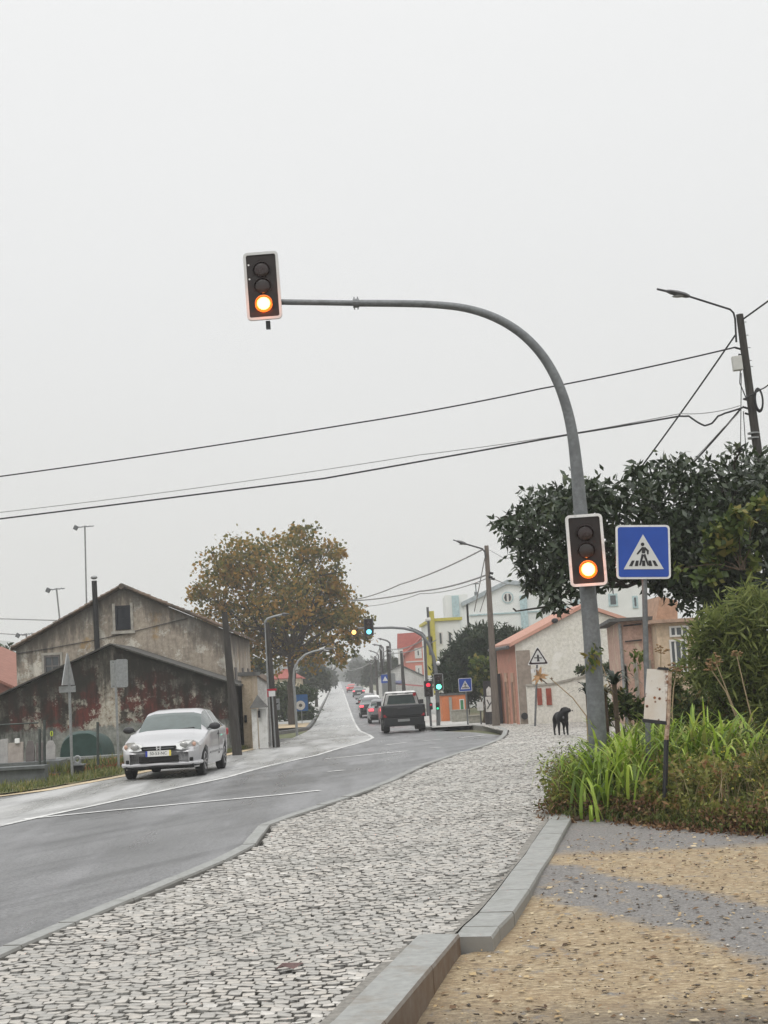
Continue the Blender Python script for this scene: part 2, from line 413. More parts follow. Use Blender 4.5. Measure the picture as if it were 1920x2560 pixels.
# far-side kerbs of the receding road
fr = [far_r0+RD*d for d in (0, 20, 60, 120, 250)]
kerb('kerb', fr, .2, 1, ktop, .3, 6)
lk0 = G(773, 1822); lkerb = [G(690, 1835), G(735, 1829), lk0]+[lk0+RD*d for d in (15, 40, 80, 150, 300)]
M_kdark = mat('kerb_dark_wet', (.12, .12, .115), .6, var=.3)
kerb('kerb', [lkerb[0]+Vector((-14, .6, 0))]+lkerb, .2, -1, lambda p: zr(p.y)+.12, .3, 5, M_kdark)
# ---- cobbled pavement of real stones
def cobbles():
    V = []; Fq = []; T = []
    a = .068; th = R(-6); ct, st_ = math.cos(th), math.sin(th)
    y = 4.6
    rows = []
    for j in range(-1000, 1000):
        for i in range(-1000, 1000):
            gx = (i+.5*(j % 2)+.18*math.sin(j*1.7))*a*1.10; gy = j*a
            X = gx*ct-gy*st_; Y = gx*st_+gy*ct
            rows.append((X, Y))
    A = np.array(rows); A = A[(A[:, 1] > 4.7) & (A[:, 1] < 57.5) & (A[:, 0] > -6) & (A[:, 0] < 11)]
    lx = np.array([KLx(y) if y < 46 else 1e3 for y in A[:, 1]])
    far = A[:, 1] >= 45.0
    # area behind the corner: from far kerb pixels
    fk = edge([KL[15], KL[16], KL[17], KL[18], KL[19], KL[20]])
    fy = lambda x: float(np.interp(x, [KL[20].x, KL[19].x, KL[18].x, KL[17].x, KL[16].x, KL[15].x], [KL[20].y, KL[19].y, KL[18].y, KL[17].y, KL[16].y, KL[15].y]))
    xc = KL[15].x
    keep = []
    for k in range(len(A)):
        x, y = A[k]
        if x > KRx(y)-.028: continue
        if y < KL[15].y:
            if x > KLx(y)+.21: keep.append(k)
        else:
            if x > xc+.05 or (x > KL[20].x and y > fy(x)+.25): keep.append(k)
    A = A[keep]; n = len(A)
    jit = rng.uniform(-.007, .007, (n, 2)); c = A+jit
    h = a*.5*rng.uniform(.80, 1.0, (n, 2)); h[:, 0] *= 1.14; h[:, 1] *= rng.uniform(.72, .94, n)
    ang = th+rng.normal(0, .11, n); ca, sa = np.cos(ang), np.sin(ang)
    zb = np.array([zr(y)+.13 for y in c[:, 1]])
    wave = .010*np.sin(c[:, 0]*1.7+c[:, 1]*.6)+.008*np.sin(c[:, 1]*2.3-c[:, 0])
    zt = zb+wave-.004+rng.uniform(-.007, .003, n)
    tl = rng.normal(0, .07, (n, 2))
    JX = {k: rng.uniform(.84, 1.08, n) for k in ((-1, -1), (1, -1), (1, 1), (-1, 1))}; JY = {k: rng.uniform(.82, 1.08, n) for k in JX}
    allV = []
    for lvl, (sc, dz) in enumerate(((1.0, -.035), (1.0, -.003), (.90, 0))):
        for sx, sy in ((-1, -1), (1, -1), (1, 1), (-1, 1)):
            ox = h[:, 0]*sx*sc*JX[(sx, sy)]; oy = h[:, 1]*sy*sc*JY[(sx, sy)]
            X = c[:, 0]+ox*ca-oy*sa; Y = c[:, 1]+ox*sa+oy*ca
            allV.append(np.stack([X, Y, zt+dz+ox*tl[:, 0]+oy*tl[:, 1]], 1))
    V = np.stack(allV, 1).reshape(-1, 3)
    q = []
    for l in (0, 1):
        for k in range(4): q.append((l*4+k, l*4+(k+1) % 4, l*4+4+(k+1) % 4, l*4+4+k))
    q.append((8, 9, 10, 11)); q = np.array(q)
    Fq = (np.arange(n)[:, None, None]*12+q[None]).reshape(-1, 4)
    tone = rng.random(n); patch = .5+.5*np.sin(c[:, 0]*.9+3*np.sin(c[:, 1]*.35)); tone = np.clip(tone*.8+patch*.2, 0, 1)
    m, nt = mk('limestone_cobbles'); b = nt.nodes["Principled BSDF"]; b.inputs['Specular IOR Level'].default_value = .7; b.inputs['Roughness'].default_value = .34
    at = N(nt, "ShaderNodeAttribute", attribute_name="tone")
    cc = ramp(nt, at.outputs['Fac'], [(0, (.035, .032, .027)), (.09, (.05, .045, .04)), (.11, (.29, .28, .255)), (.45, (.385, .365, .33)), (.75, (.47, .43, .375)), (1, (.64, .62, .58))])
    tc = N(nt, "ShaderNodeTexCoord").outputs['Object']
    nn = noise(nt, tc, 35, 5, .7); big = noise(nt, tc, .7, 4, .6)
    cc = mixc(nt, ramp(nt, nn, [(.35, g3(.55)), (.6, g3(0))]), cc, (.30, .29, .265))
    cc = mixc(nt, ramp(nt, big, [(.45, g3(0)), (.65, g3(.4))]), cc, (.28, .275, .25))
    nt.links.new(cc, b.inputs['Base Color']); bump(nt, nn, b, .4, .006)
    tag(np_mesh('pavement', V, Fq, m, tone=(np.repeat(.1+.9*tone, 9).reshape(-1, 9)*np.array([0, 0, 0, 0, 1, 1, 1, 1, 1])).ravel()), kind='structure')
    return n
M_joint = mat('paving_joint_soil', (.03, .027, .022), .9, var=.4, scale=30)
cobbles()
KLin = lambda y: KLx(y)+.10
sheet('pavement_bed', M_joint, KLin, lambda y: KRx(y)+.01, 3.0, KL[15].y+.05, .075, 60, 3)
sheet('pavement_bed', M_joint, lambda y: max(KL[15].x, 0)+.02, lambda y: KRx(y)+.1, KL[15].y, 57.5, .085, 12, 3)
# far-side pavement (right of the receding road, cottage forecourt)
M_mortar = mat('edge_mortar', (.20, .19, .17), .9, var=.4, scale=25)
sheet('pavement_edge', M_mortar, lambda y: KRx(y)-.06, lambda y: KRx(y)+.012, 4.0, 30, .121, 80, 1)
M_fpave = mat('far_pavement', (.42, .41, .385), .6, var=.2, scale=4, dirt=(.28, .27, .25), dscale=1.5)
sheet('forecourt', M_fpave, lambda y: float(np.interp(y, [KL[17].y, KL[18].y, KL[19].y, KL[20].y], [KL[17].x, KL[18].x, KL[19].x, KL[20].x])) if y < KL[20].y else KL[20].x+.1+(y-KL[20].y)*RD.x, lambda y: max(KL[15].x+.5, KL[20].x+6), KL[17].y+.25, 62, .126, 14, 4)
sheet('far_pavement', M_fpave, lambda y: far_r0.x+.15+(y-far_r0.y)*RD.x, lambda y: far_r0.x+2.6+(y-far_r0.y)*RD.x, 61, 320, .127, 30, 2)
M_sand = mat('sandy_path', (.50, .40, .26), .9, var=.25, scale=2, bmp=.3, dirt=(.35, .31, .25), dscale=.6)
sheet('path', M_sand, lambda y: lk0.x-7+(y-lk0.y)*RD.x, lambda y: lk0.x-.15+(y-lk0.y)*RD.x, lk0.y+.1, 96, .118, 14, 3)
M_pp = mat('pale_pavement', (.44, .44, .42), .5, var=.15, scale=2)
sheet('left_pavement', M_pp, lambda y: lk0.x-4.2+(y-lk0.y)*RD.x, lambda y: lk0.x-.15+(y-lk0.y)*RD.x, 96, 320, .12, 20, 3)
# gravel yard on the right
def yard_z(x, y):
    base = float(np.interp(y, [3, 7.0, 9.5, 12, 15.2], [-.34, -.23, -.095, -.07, -.055]))
    return base+.03*math.sin(x*1.3+y)*.5
def yard_material():
    m, nt = mk('yard_gravel_tarmac'); b = nt.nodes["Principled BSDF"]; b.inputs['Roughness'].default_value = .8
    tc = N(nt, "ShaderNodeTexCoord").outputs['Object']
    fine = noise(nt, tc, 55, 5, .75); mid = noise(nt, tc, 14, 6, .8); wob = noise(nt, tc, .8, 12, .84, (.55, 1.25, 1))
    tar = ramp(nt, noise(nt, tc, 42, 4, .8), [(.3, (.085, .08, .075)), (.5, (.20, .19, .18)), (.66, (.27, .26, .245)), (.78, (.46, .43, .40))])
    mid2 = noise(nt, tc, 30, 5, .85, (.55, 1.3, 1)); sand = ramp(nt, mid2, [(.33, (.06, .045, .03)), (.42, (.22, .165, .10)), (.54, (.40, .31, .185)), (.68, (.66, .57, .42))])
    sand = mixc(nt, ramp(nt, noise(nt, tc, 5, 4), [(.4, g3(0)), (.7, g3(.5))]), sand, (.26, .17, .09))
    spz = N(nt, "ShaderNodeSeparateXYZ"); nt.links.new(tc, spz.inputs[0])
    # patches of sand washed over the tarmac, running across the yard
    def madd(a, k, c):
        q = N(nt, "ShaderNodeMath", operation='MULTIPLY_ADD'); q.inputs[1].default_value = k
        nt.links.new(a, q.inputs[0]); nt.links.new(c, q.inputs[2]); return q.outputs[0]
    def mrange(v, lo, hi):
        q = N(nt, "ShaderNodeMapRange"); q.inputs[1].default_value = lo; q.inputs[2].default_value = hi; nt.links.new(v, q.inputs[0]); return q.outputs[0]
    u = mrange(madd(wob, 3.0, madd(spz.outputs[0], 2.2, spz.outputs[1])), 6, 30)
    yy = mrange(madd(wob, 1.0, spz.outputs[1]), 6, 18)
    k = lambda v: (v-6+1.5)/24
    mask = ramp(nt, u, [(0, g3(1)), (k(12.9), g3(1)), (k(13.3), g3(0)), (k(15.1), g3(0)), (k(15.5), g3(1)), (1, g3(1))])
    back = ramp(nt, yy, [(0, g3(1)), ((13.5-6)/12, g3(1)), ((13.9-6)/12, g3(0)), (1, g3(0))])
    mk_ = N(nt, "ShaderNodeMath", operation='MULTIPLY'); nt.links.new(mask, mk_.inputs[0]); nt.links.new(back, mk_.inputs[1]); mask = mk_.outputs[0]
    sp2 = noise(nt, tc, 6, 6, .8)
    mm = N(nt, "ShaderNodeMath", operation='MULTIPLY'); nt.links.new(mask, mm.inputs[0]); nt.links.new(ramp(nt, sp2, [(.34, g3(.0)), (.43, g3(1))]), mm.inputs[1])
    m2_ = N(nt, "ShaderNodeMath", operation='MAXIMUM'); nt.links.new(mm.outputs[0], m2_.inputs[0]); nt.links.new(ramp(nt, noise(nt, tc, 3.1, 9, .85), [(.565, g3(0)), (.62, g3(.6))]), m2_.inputs[1]); mm = m2_
    c = mixc(nt, mm.outputs[0], tar, sand)
    dirt = ramp(nt, fine, [(.35, (.045, .038, .03)), (.6, (.13, .115, .095)), (.78, (.42, .38, .32))])
    fm = ramp(nt, yy, [(0, g3(1)), (.15, g3(.95)), (.22, g3(0)), (1, g3(0))])
    c = mixc(nt, fm, c, dirt)
    nt.links.new(c, b.inputs['Base Color']); bump(nt, mid, b, .8, .03); return m
KRo = edge([Vector((p.x+.2, p.y, 0)) for p in KRi])
sheet('yard', yard_material(), lambda y: KRo(y)-.05, lambda y: 14.0, 3.0, 16.2, 0, 60, 40, zf=yard_z, noise_amp=.012)
# planted bank behind the yard
def bshift(x, y): return (1.5*max(0., min(x, 5)-1.9)-1.3)*min(1., max(0., (23-y)/4))
def bank_z(x, y):
    y0 = y; y = y+bshift(x, y)
    return float(np.interp(y, [14.5, 14.6, 15.2, 17, 20, 28, 40], [-.45, -.06, .02, .22, .38, .42, .1]))*float(np.interp(x-KRx(y), [-.1, .5, 2], [0, .6, 1]))+float(np.interp(y0, [28, 60], [0, -.6]))+float(np.interp(x-KRx(y), [-.1, .3], [-.06, 0]))
M_soil = mat('soil', (.075, .05, .03), .95, var=.5, scale=9, bmp=.6)
sheet('soil_bank', M_soil, lambda y: KRx(y)+.15, lambda y: 16 if y > 16 else 8, 10.6, 44, 0, 70, 30, zf=bank_z, noise_amp=.04)
# gravel stones and fallen leaves on the yard
def scatter_pebbles():
    n = 3200
    y = rng.uniform(5.2, 14.6, n); y = 5.2+(y-5.2)*rng.random(n)**.6; xr_ = np.array([KRo(v)+.15 for v in y]); x = xr_+rng.random(n)*(y*.30+.4-0*xr_)
    s = .005+.017*rng.random(n)**3
    z = np.array([yard_z(a, b) for a, b in zip(x, y)])+s*.2
    V = []; Fq = []
    base = np.array([(1, 0, 0), (0, 1, 0), (-1, 0, 0), (0, -1, 0), (0, 0, .7), (0, 0, -.5)])
    th = rng.random(n)*6.28
    for i in range(n):
        b = base*s[i]*rng.uniform(.5, 1.5, (6, 1))*np.array([1, 1, .5]); c, q = math.cos(th[i]), math.sin(th[i])
        b = np.stack([b[:, 0]*c-b[:, 1]*q*.7, b[:, 0]*q+b[:, 1]*c*.7, b[:, 2]], 1)+(x[i], y[i], z[i]); V.append(b)
    f = np.array([(0, 1, 4), (1, 2, 4), (2, 3, 4), (3, 0, 4), (1, 0, 5), (2, 1, 5), (3, 2, 5), (0, 3, 5)])
    Fq = (np.arange(n)[:, None, None]*6+f[None]).reshape(-1, 3)
    m = leafmat('pebble_stone', [(.08, .07, .06), (.15, .12, .09), (.24, .19, .13), (.36, .31, .24), (.62, .6, .56)], .7, 0)
    tag(np_mesh('gravel', np.concatenate(V), Fq, m, tone=np.repeat(rng.random(n)**1.3, 8)), kind='stuff')
    n = 3200
    y = 5.2+rng.random(n)**.75*9.3; x = np.array([KRo(v)+.12 for v in y])+rng.random(n)*(y*.28+.2)
    pts = np.stack([x, y, np.array([yard_z(a, b) for a, b in zip(x, y)])+.012], 1)
    d = np.stack([np.cos(rng.random(n)*6.28), np.sin(rng.random(n)*6.28), rng.uniform(-.1, .25, n)], 1)
    sz = .014+.045*rng.random((n, 1))**2; s_ = np.stack([-d[:, 1], d[:, 0], rng.uniform(-.2, .3, n)], 1)
    V = np.stack([pts-d*sz*.5, pts-s_*sz*.3, pts+d*sz*.5, pts+s_*sz*.3+np.array([0, 0, .006])], 1).reshape(-1, 3)
    m = leafmat('fallen_leaf', [(.025, .018, .012), (.09, .05, .025), (.24, .15, .07), (.42, .31, .16), (.5, .42, .28)], .7, 0)
    tag(np_mesh('fallen_leaves', V, np.arange(4*n).reshape(-1, 4), m, tone=rng.random(n)), kind='stuff')
scatter_pebbles()
# left verge
M_verge = mat('verge_grass', (.09, .10, .035), .95, var=.5, scale=12, bmp=.5, dirt=(.22, .16, .09), dscale=3)
sheet('verge', M_verge, lambda y: RLx(y)-3.2, lambda y: RLx(y)-.28, 27.6, 48.4, .03, 20, 6, noise_amp=.03)
sheet('verge_edge', M_sand, lambda y: RLx(y)-.5, lambda y: RLx(y)+.04, 26, 48.4, .012, 20, 2)
def blades(name, spots, hgt, wid, mt, seg=3, bend=.5, kind='stuff', parent=None, label=None, cat=None):
    n = len(spots); th = rng.random(n)*6.283; d = np.stack([np.cos(th), np.sin(th), np.zeros(n)], 1); s = np.stack([-d[:, 1], d[:, 0], np.zeros(n)], 1)
    H = hgt*(.5+.8*rng.random((n, 1))); bd = bend*(.3+1.2*rng.random((n, 1))); W = wid*(.7+.6*rng.random((n, 1)))
    V = []
    for k in range(seg+1):
        t = k/seg; c = spots+d*H*bd*t*t+np.array([0, 0, 1])*H*(t-.45*bd*t*t*t); ww = W*(1-t**1.8)*.5+.0008
        V += [c-s*ww, c+s*ww]
    V = np.stack(V, 1).reshape(-1, 3); q = np.array([(2*k, 2*k+1, 2*k+3, 2*k+2) for k in range(seg)])
    Fq = (np.arange(n)[:, None, None]*(2*(seg+1))+q[None]).reshape(-1, 4)
    o = np_mesh(name, V, Fq, mt, parent, np.repeat(rng.random(n), seg))
    if kind and not parent: o['kind'] = kind
    return tag(o, label, cat)
M_blade = leafmat('grass_blade', [(.05, .07, .02), (.10, .13, .035), (.17, .19, .05), (.27, .22, .09)], .6)
n = 9000; y = 28+rng.random(n)**1.0*20.2; x = np.array([RLx(v) for v in y])-.35-rng.random(n)**1.3*2.6
blades('verge_grass', np.stack([x, y, np.array([zr(v)+.02 for v in y])], 1), .14, .014, M_blade, 2)
n = 260; y = 8+rng.random(n)*14; x = np.array([KLx(v) for v in y])-.02-rng.random(n)*.06
blades('kerb_weeds', np.stack([x, y, np.array([zr(v) for v in y])], 1), .06, .008, M_blade, 2)
# hills far off
def hill(name, pts, Y, depth, mt):
    V = []; k = len(pts)
    for px, py in pts:
        t = P(px, py, Y); V.append((t.x, Y, t.z))
    for px, py in pts:
        t = P(px, py, Y); V.append((t.x, Y-depth, zr(Y)-2))
    for px, py in pts:
        t = P(px, py, Y); V.append((t.x, Y+depth, zr(Y)-2))
    Fq = [(i, i+1, k+i+1, k+i) for i in range(k-1)]+[(i+1, i, 2*k+i, 2*k+i+1) for i in range(k-1)]
    return tag(np_mesh(name, V, Fq, mt, smooth=True), kind='structure')
M_hill = mat('distant_hill', (.05, .075, .05), .95, var=.3, scale=.02)
hill('hills', [(-900, 1640), (-400, 1600), (-100, 1598), (20, 1602), (60, 1612), (200, 1650), (420, 1672), (640, 1660), (760, 1650), (860, 1655), (960, 1662), (1200, 1650), (1700, 1630), (2300, 1600)], 1500, 500, M_hill)
# haze: the drizzle-laden air
def haze():
    mb = MB(); mb.box((0, 900, 29), (2600, 1900*1.0, 66)); o = mb.build('haze', None)
    m, nt = mk('haze_air'); nt.nodes.remove(nt.nodes["Principled BSDF"])
    v = N(nt, "ShaderNodeVolumePrincipled"); v.inputs['Color'].default_value = (.93, .94, .95, 1); v.inputs['Density'].default_value = HAZE
    v.inputs['Anisotropy'].default_value = 0.0
    nt.links.new(v.outputs[0], nt.nodes["Material Output"].inputs['Volume']); o.data.materials.append(m); tag(o, kind='stuff')
HAZE = .0009
haze()

# ================================================================ STREET FURNITURE
M_galv = mat('galvanised_steel', (.17, .18, .185), .5, .35, var=.25, scale=20, dirt=(.13, .135, .14), dscale=4)
M_galv2 = mat('galvanised_steel_light', (.27, .28, .28), .5, .3, var=.2, scale=14)
M_black = mat('black_plastic', (.025, .025, .028), .45, var=.3)
M_hblack = mat('signal_housing', (.020, .014, .013), .5, var=.3, scale=10)
M_border = mat('signal_border_white', (.72, .72, .71), .5, var=.08, dirt=(.5, .5, .48), dscale=8)
M_white = mat('white_paint', (.74, .74, .72), .5, var=.06, dirt=(.5, .5, .46), dscale=4)
M_blue = mat('sign_blue', (.018, .07, .36), .35, var=.1, scale=3)
M_signwhite = mat('sign_white_reflective', (.60, .61, .60), .4, var=.06, scale=3)
M_signred = mat('sign_red', (.35, .01, .025), .4, var=.1)
M_wood = mat('weathered_pole_wood', (.045, .041, .037), .85, var=.45, scale=9, stretch=(4, 4, .3), bmp=.4)
M_wood2 = mat('grey_pole_wood', (.15, .125, .105), .85, var=.35, scale=9, stretch=(4, 4, .3), bmp=.4)
M_lensoff_r = mat('unlit_red_lens', (.024, .012, .011), .25, var=.2, spec=.6)
M_lensoff_g = mat('unlit_green_lens', (.018, .012, .010), .25, var=.2, spec=.6)
M_amber = emis('lit_amber', (1, .60, .16), 5.0); M_amber2 = emis('lit_amber_rim', (1, .17, .01), 1.1)
M_green = emis('lit_green', (.12, 1, .62), 3.2); M_cyan = emis('lit_cyan', (.10, .75, 1.0), 1.6); M_redl = emis('lit_red', (1, .04, .08), .8)
M_cyan.node_tree.nodes["Principled BSDF"].inputs['Emission Color'].default_value = (.22, .75, .85, 1)

def signal_head(parent, ox, oz, oy, wd=.40, ht=.80, lit=2, litmat=None, border=None, lens_r=.1, n=3, tilt=0., glow=False, name='signal_head', rim=None, holes=False):
    """backboard with rounded pale border, lenses and visors; faces -y. lens index 0 = top"""
    lz = [ht*.24, 0, -ht*.27] if n == 3 else [ht*.22, -ht*.22]
    mb = MB(); plate(mb, rounded(wd-.02, ht-.02, .035), 0, .02)
    mb.box((0, .075, 0), (wd*.72, .13, ht*.88))
    head = mb.build(name, M_hblack, parent, False); head.location = (ox, oy, oz); head.rotation_euler = (0, tilt, 0)
    mb = MB(); o = rounded(wd, ht, .05, 5); i = rounded(wd-.062, ht-.062, .022, 5); k = len(o)
    vs = [(x, -.014, z) for x, z in o]+[(x, -.014, z) for x, z in i]+[(x, .024, z) for x, z in o]+[(x, .004, z) for x, z in i]
    fs = []
    for q in range(k):
        r = (q+1) % k; fs += [(q, r, k+r, k+q), (q, 2*k+q, 2*k+r, r), (k+q, k+r, 3*k+r, 3*k+q)]
    mb.add(vs, fs); mb.build('border', border or M_border, head)
    for j, z in enumerate(lz):
        on = j == lit
        mb = MB(); mb.sphere((0, 0, 0), lens_r*(.80 if (on and rim) else .93), 18, 8, (1, .22, 1))
        l = mb.build('lens', litmat if on else (M_lensoff_r if j == 0 else M_lensoff_g), head, True); l.location = (0, -.012, z)
        if on and rim:
            mb = MB(); a = circ(lens_r*1.02, 22); b = circ(lens_r*.74, 22); kk = len(a)
            mb.add([(x, -.028, zz) for x, zz in a]+[(x, -.034, zz) for x, zz in b], [(q, (q+1) % kk, kk+(q+1) % kk, kk+q) for q in range(kk)])
            mb.build('lens_rim', rim, head).location = (0, 0, z)
        mb = MB(); L = .04; seg = 12
        for q in range(seg):
            a0 = R(-28+236*q/seg); a1 = R(-28+236*(q+1)/seg)
            w0, w1 = [1-.45*abs((2*(t/seg)-1))**2 for t in (q, q+1)]
            r1 = lens_r*1.04; r2 = r1-.004
            p = [(r1*math.cos(a0), -.002, r1*math.sin(a0)), (r1*math.cos(a1), -.002, r1*math.sin(a1)), (r1*math.cos(a1), -L*w1, r1*math.sin(a1)-.02), (r1*math.cos(a0), -L*w0, r1*math.sin(a0)-.02)]
            p2 = [(x*r2/r1, y, z_*r2/r1) for x, y, z_ in p]
            mb.add(p+p2, [(0, 1, 2, 3), (7, 6, 5, 4), (3, 2, 6, 7), (0, 3, 7, 4), (1, 5, 6, 2)])
        mb.build('visor', M_hblack, head, True).location = (0, 0, z)
    if holes:
        for z in (ht*.32, ht*.11):
            mb = MB(); plate(mb, circ(.011, 10), -.003, .004, -wd*.36, z); mb.build('bolt', M_border, head)
    if glow:
        for q in range(1):
            ld = bpy.data.lights.new('lamp_glow', 'POINT'); ld.energy = 3.6; ld.color = (1, .2, .03); ld.shadow_soft_size = .03
            lo = bpy.data.objects.new('lamp_glow', ld); COL.objects.link(lo); lo.parent = head; lo.location = (0, -.065, lz[lit])
    return head

# ---- the big mast-arm traffic signal
YS = 16.8
base = P(1503, 2007, YS); base.z = bank_z(base.x, base.y)-.02
sig = empty('traffic_signal', base, 'tall grey mast-arm traffic signal arching over the road with two amber-lit heads', 'traffic light')
path = [P(x, y, YS) for x, y in ((1496, 1880), (1480, 1600), (1462, 1400), (1449, 1250), (1441, 1165), (1431, 1085), (1414, 1010), (1387, 940), (1349, 880), (1298, 830), (1235, 793), (1165, 771), (1090, 762), (1010, 759), (890, 758))]
path = [base-Vector((0, 0, .1))]+path; wpx0 = [48, 46, 43, 40, 34, 31, 28, 26, 25, 24, 23, 22, 20, 19, 18.5, 18]
def smooth(pts, w_, k=4):
    out = []; ow = []; n = len(pts)
    for i in range(n-1):
        p0, p1, p2, p3 = pts[max(i-1, 0)], pts[i], pts[i+1], pts[min(i+2, n-1)]
        for j in range(k):
            t = j/k; out.append(.5*((2*p1)+(p2-p0)*t+(2*p0-5*p1+4*p2-p3)*t*t+(3*p1-p0-3*p2+p3)*t**3)); ow.append(w_[i]+(w_[i+1]-w_[i])*t)
    return out+[pts[-1]], ow+[w_[-1]]
path, wpx = smooth(path, wpx0)
px2 = [P(x, y, YS) for x, y in ((892, 758), (800, 756.5), (700, 755))]
MB().tube([p-base for p in path], [w_/2/220. for w_ in wpx], 14).build('mast', M_galv, sig, True)
MB().tube([p-base for p in px2], .034, 12).build('arm', M_galv, sig, True)
cpos = P(890, 758, YS)-base
mb = MB(); mb.tube([cpos+Vector((-.035, 0, 0)), cpos+Vector((.035, 0, 0))], .055, 12)
for s_ in (-1, 1):
    for v in (-.02, .02): mb.box(cpos+Vector((v, 0, .055*s_)), (.012, .03, .035))
mb.build('collar', M_galv, sig)
mb = MB(); mb.tube([(0, 0, .0), (0, 0, .03)], .2, 16); mb.build('base_plate', M_galv, sig)
h1 = P(658, 719, YS)-base
signal_head(sig, h1.x, h1.z, h1.y-.08, .405, .80, 2, M_amber, M_signwhite, .1, glow=True, tilt=R(-1.2), rim=M_amber2, holes=True)
mb = MB(); q = P(671, 814, YS)-base; mb.box((q.x, q.y-.02, q.z), (.05, .06, .09)); mb.build('bracket', M_black, sig)
h2 = P(1460, 1379, YS)-base
signal_head(sig, h2.x, h2.z, h2.y-.2, .415, .81, 2, M_amber, M_border, .1, glow=True, tilt=R(-.6), rim=M_amber2)
for dz_ in (-.42, .42):
    mb = MB(); mb.box((h2.x, h2.y-.1, h2.z+dz_*.8), (.05, .12, .03)); mb.build('bracket', M_black, sig)

# ---- pedestrian crossing signs
def limbpoly(mb, a, b, w0, w1, y, d):
    a = Vector((a[0], a[1])); b = Vector((b[0], b[1])); t = (b-a).normalized(); n = Vector((-t.y, t.x))
    pts = [a+n*w0/2, a-n*w0/2, b-n*w1/2, b+n*w1/2]
    plate(mb, [(p.x, p.y) for p in pts], y, d)
def crossing_sign(px, py, Y, w_, base_px, label, group, yaw=0., lean=0., pr=.03, pole_top=0.):
    c = P(px, py, Y); b = P(base_px[0], base_px[1], Y); z0 = min(zr(Y)+.12, b.z)
    e = empty('crossing_sign', (c.x-(c.z-z0)*math.sin(lean), Y, z0), label, 'road sign', group, yaw); e.rotation_euler = (0, lean, yaw)
    h = c.z-z0; s = w_
    MB().tube([(.02*s, .045, -.1), (.02*s, .045, h+s*.45)], pr, 12).build('pole', M_galv, e, True)
    mb = MB(); plate(mb, rounded(s, s, s*.07), 0, .02); mb.build('sign_plate', M_border, e, bevel=.0).location = (0, 0, h)
    mb = MB(); plate(mb, rounded(s*.925, s*.925, s*.045), -.004, .003); mb.build('blue_panel', M_blue, e).location = (0, 0, h)
    mb = MB(); plate(mb, [(-.37*s, -.32*s), (.37*s, -.32*s), (0, .325*s)], -.008, .003); mb.build('white_triangle', M_signwhite, e).location = (0, 0, h)
    mb = MB(); y = -.012; d = .003
    plate(mb, circ(.033*s, 14, -.012*s, .14*s), y, d)
    plate(mb, [(-.022*s, .09*s), (.045*s, .085*s), (.03*s, -.025*s), (-.03*s, -.025*s)], y, d)
    limbpoly(mb, (-.01*s, .08*s), (-.115*s, -.04*s), .036*s, .03*s, y-.0005, d)
    limbpoly(mb, (.02*s, .08*s), (.08*s, .02*s), .036*s, .034*s, y-.001, d); limbpoly(mb, (.083*s, .03*s), (.08*s, -.045*s), .036*s, .026*s, y-.0015, d)
    limbpoly(mb, (-.012*s, -.045*s), (-.07*s, -.25*s), .045*s, .03*s, y-.0005, d)
    limbpoly(mb, (.015*s, -.045*s), (.085*s, -.25*s), .045*s, .03*s, y-.001, d)
    for x0, x1 in ((-.19, -.24), (-.115, -.135), (0, 0), (.11, .13), (.185, .235)):
        plate(mb, [((x0-.026)*s, -.16*s), ((x1-.03)*s, -.262*s), ((x1+.03)*s, -.262*s), ((x0+.026)*s, -.16*s)], y+.0006, d)
    mb.build('pictogram', M_black, e).location = (0, 0, h)
    return e
crossing_sign(1608, 1379, 16.5, .605, (1610, 2010), 'large blue pedestrian crossing sign beside the near amber signal', 'pedestrian crossing signs', lean=R(3.0))
crossing_sign(1163, 1712, 63, .56, (1174, 1812), 'small blue pedestrian crossing sign at the far corner before the dark hedge', 'pedestrian crossing signs', pr=.035)

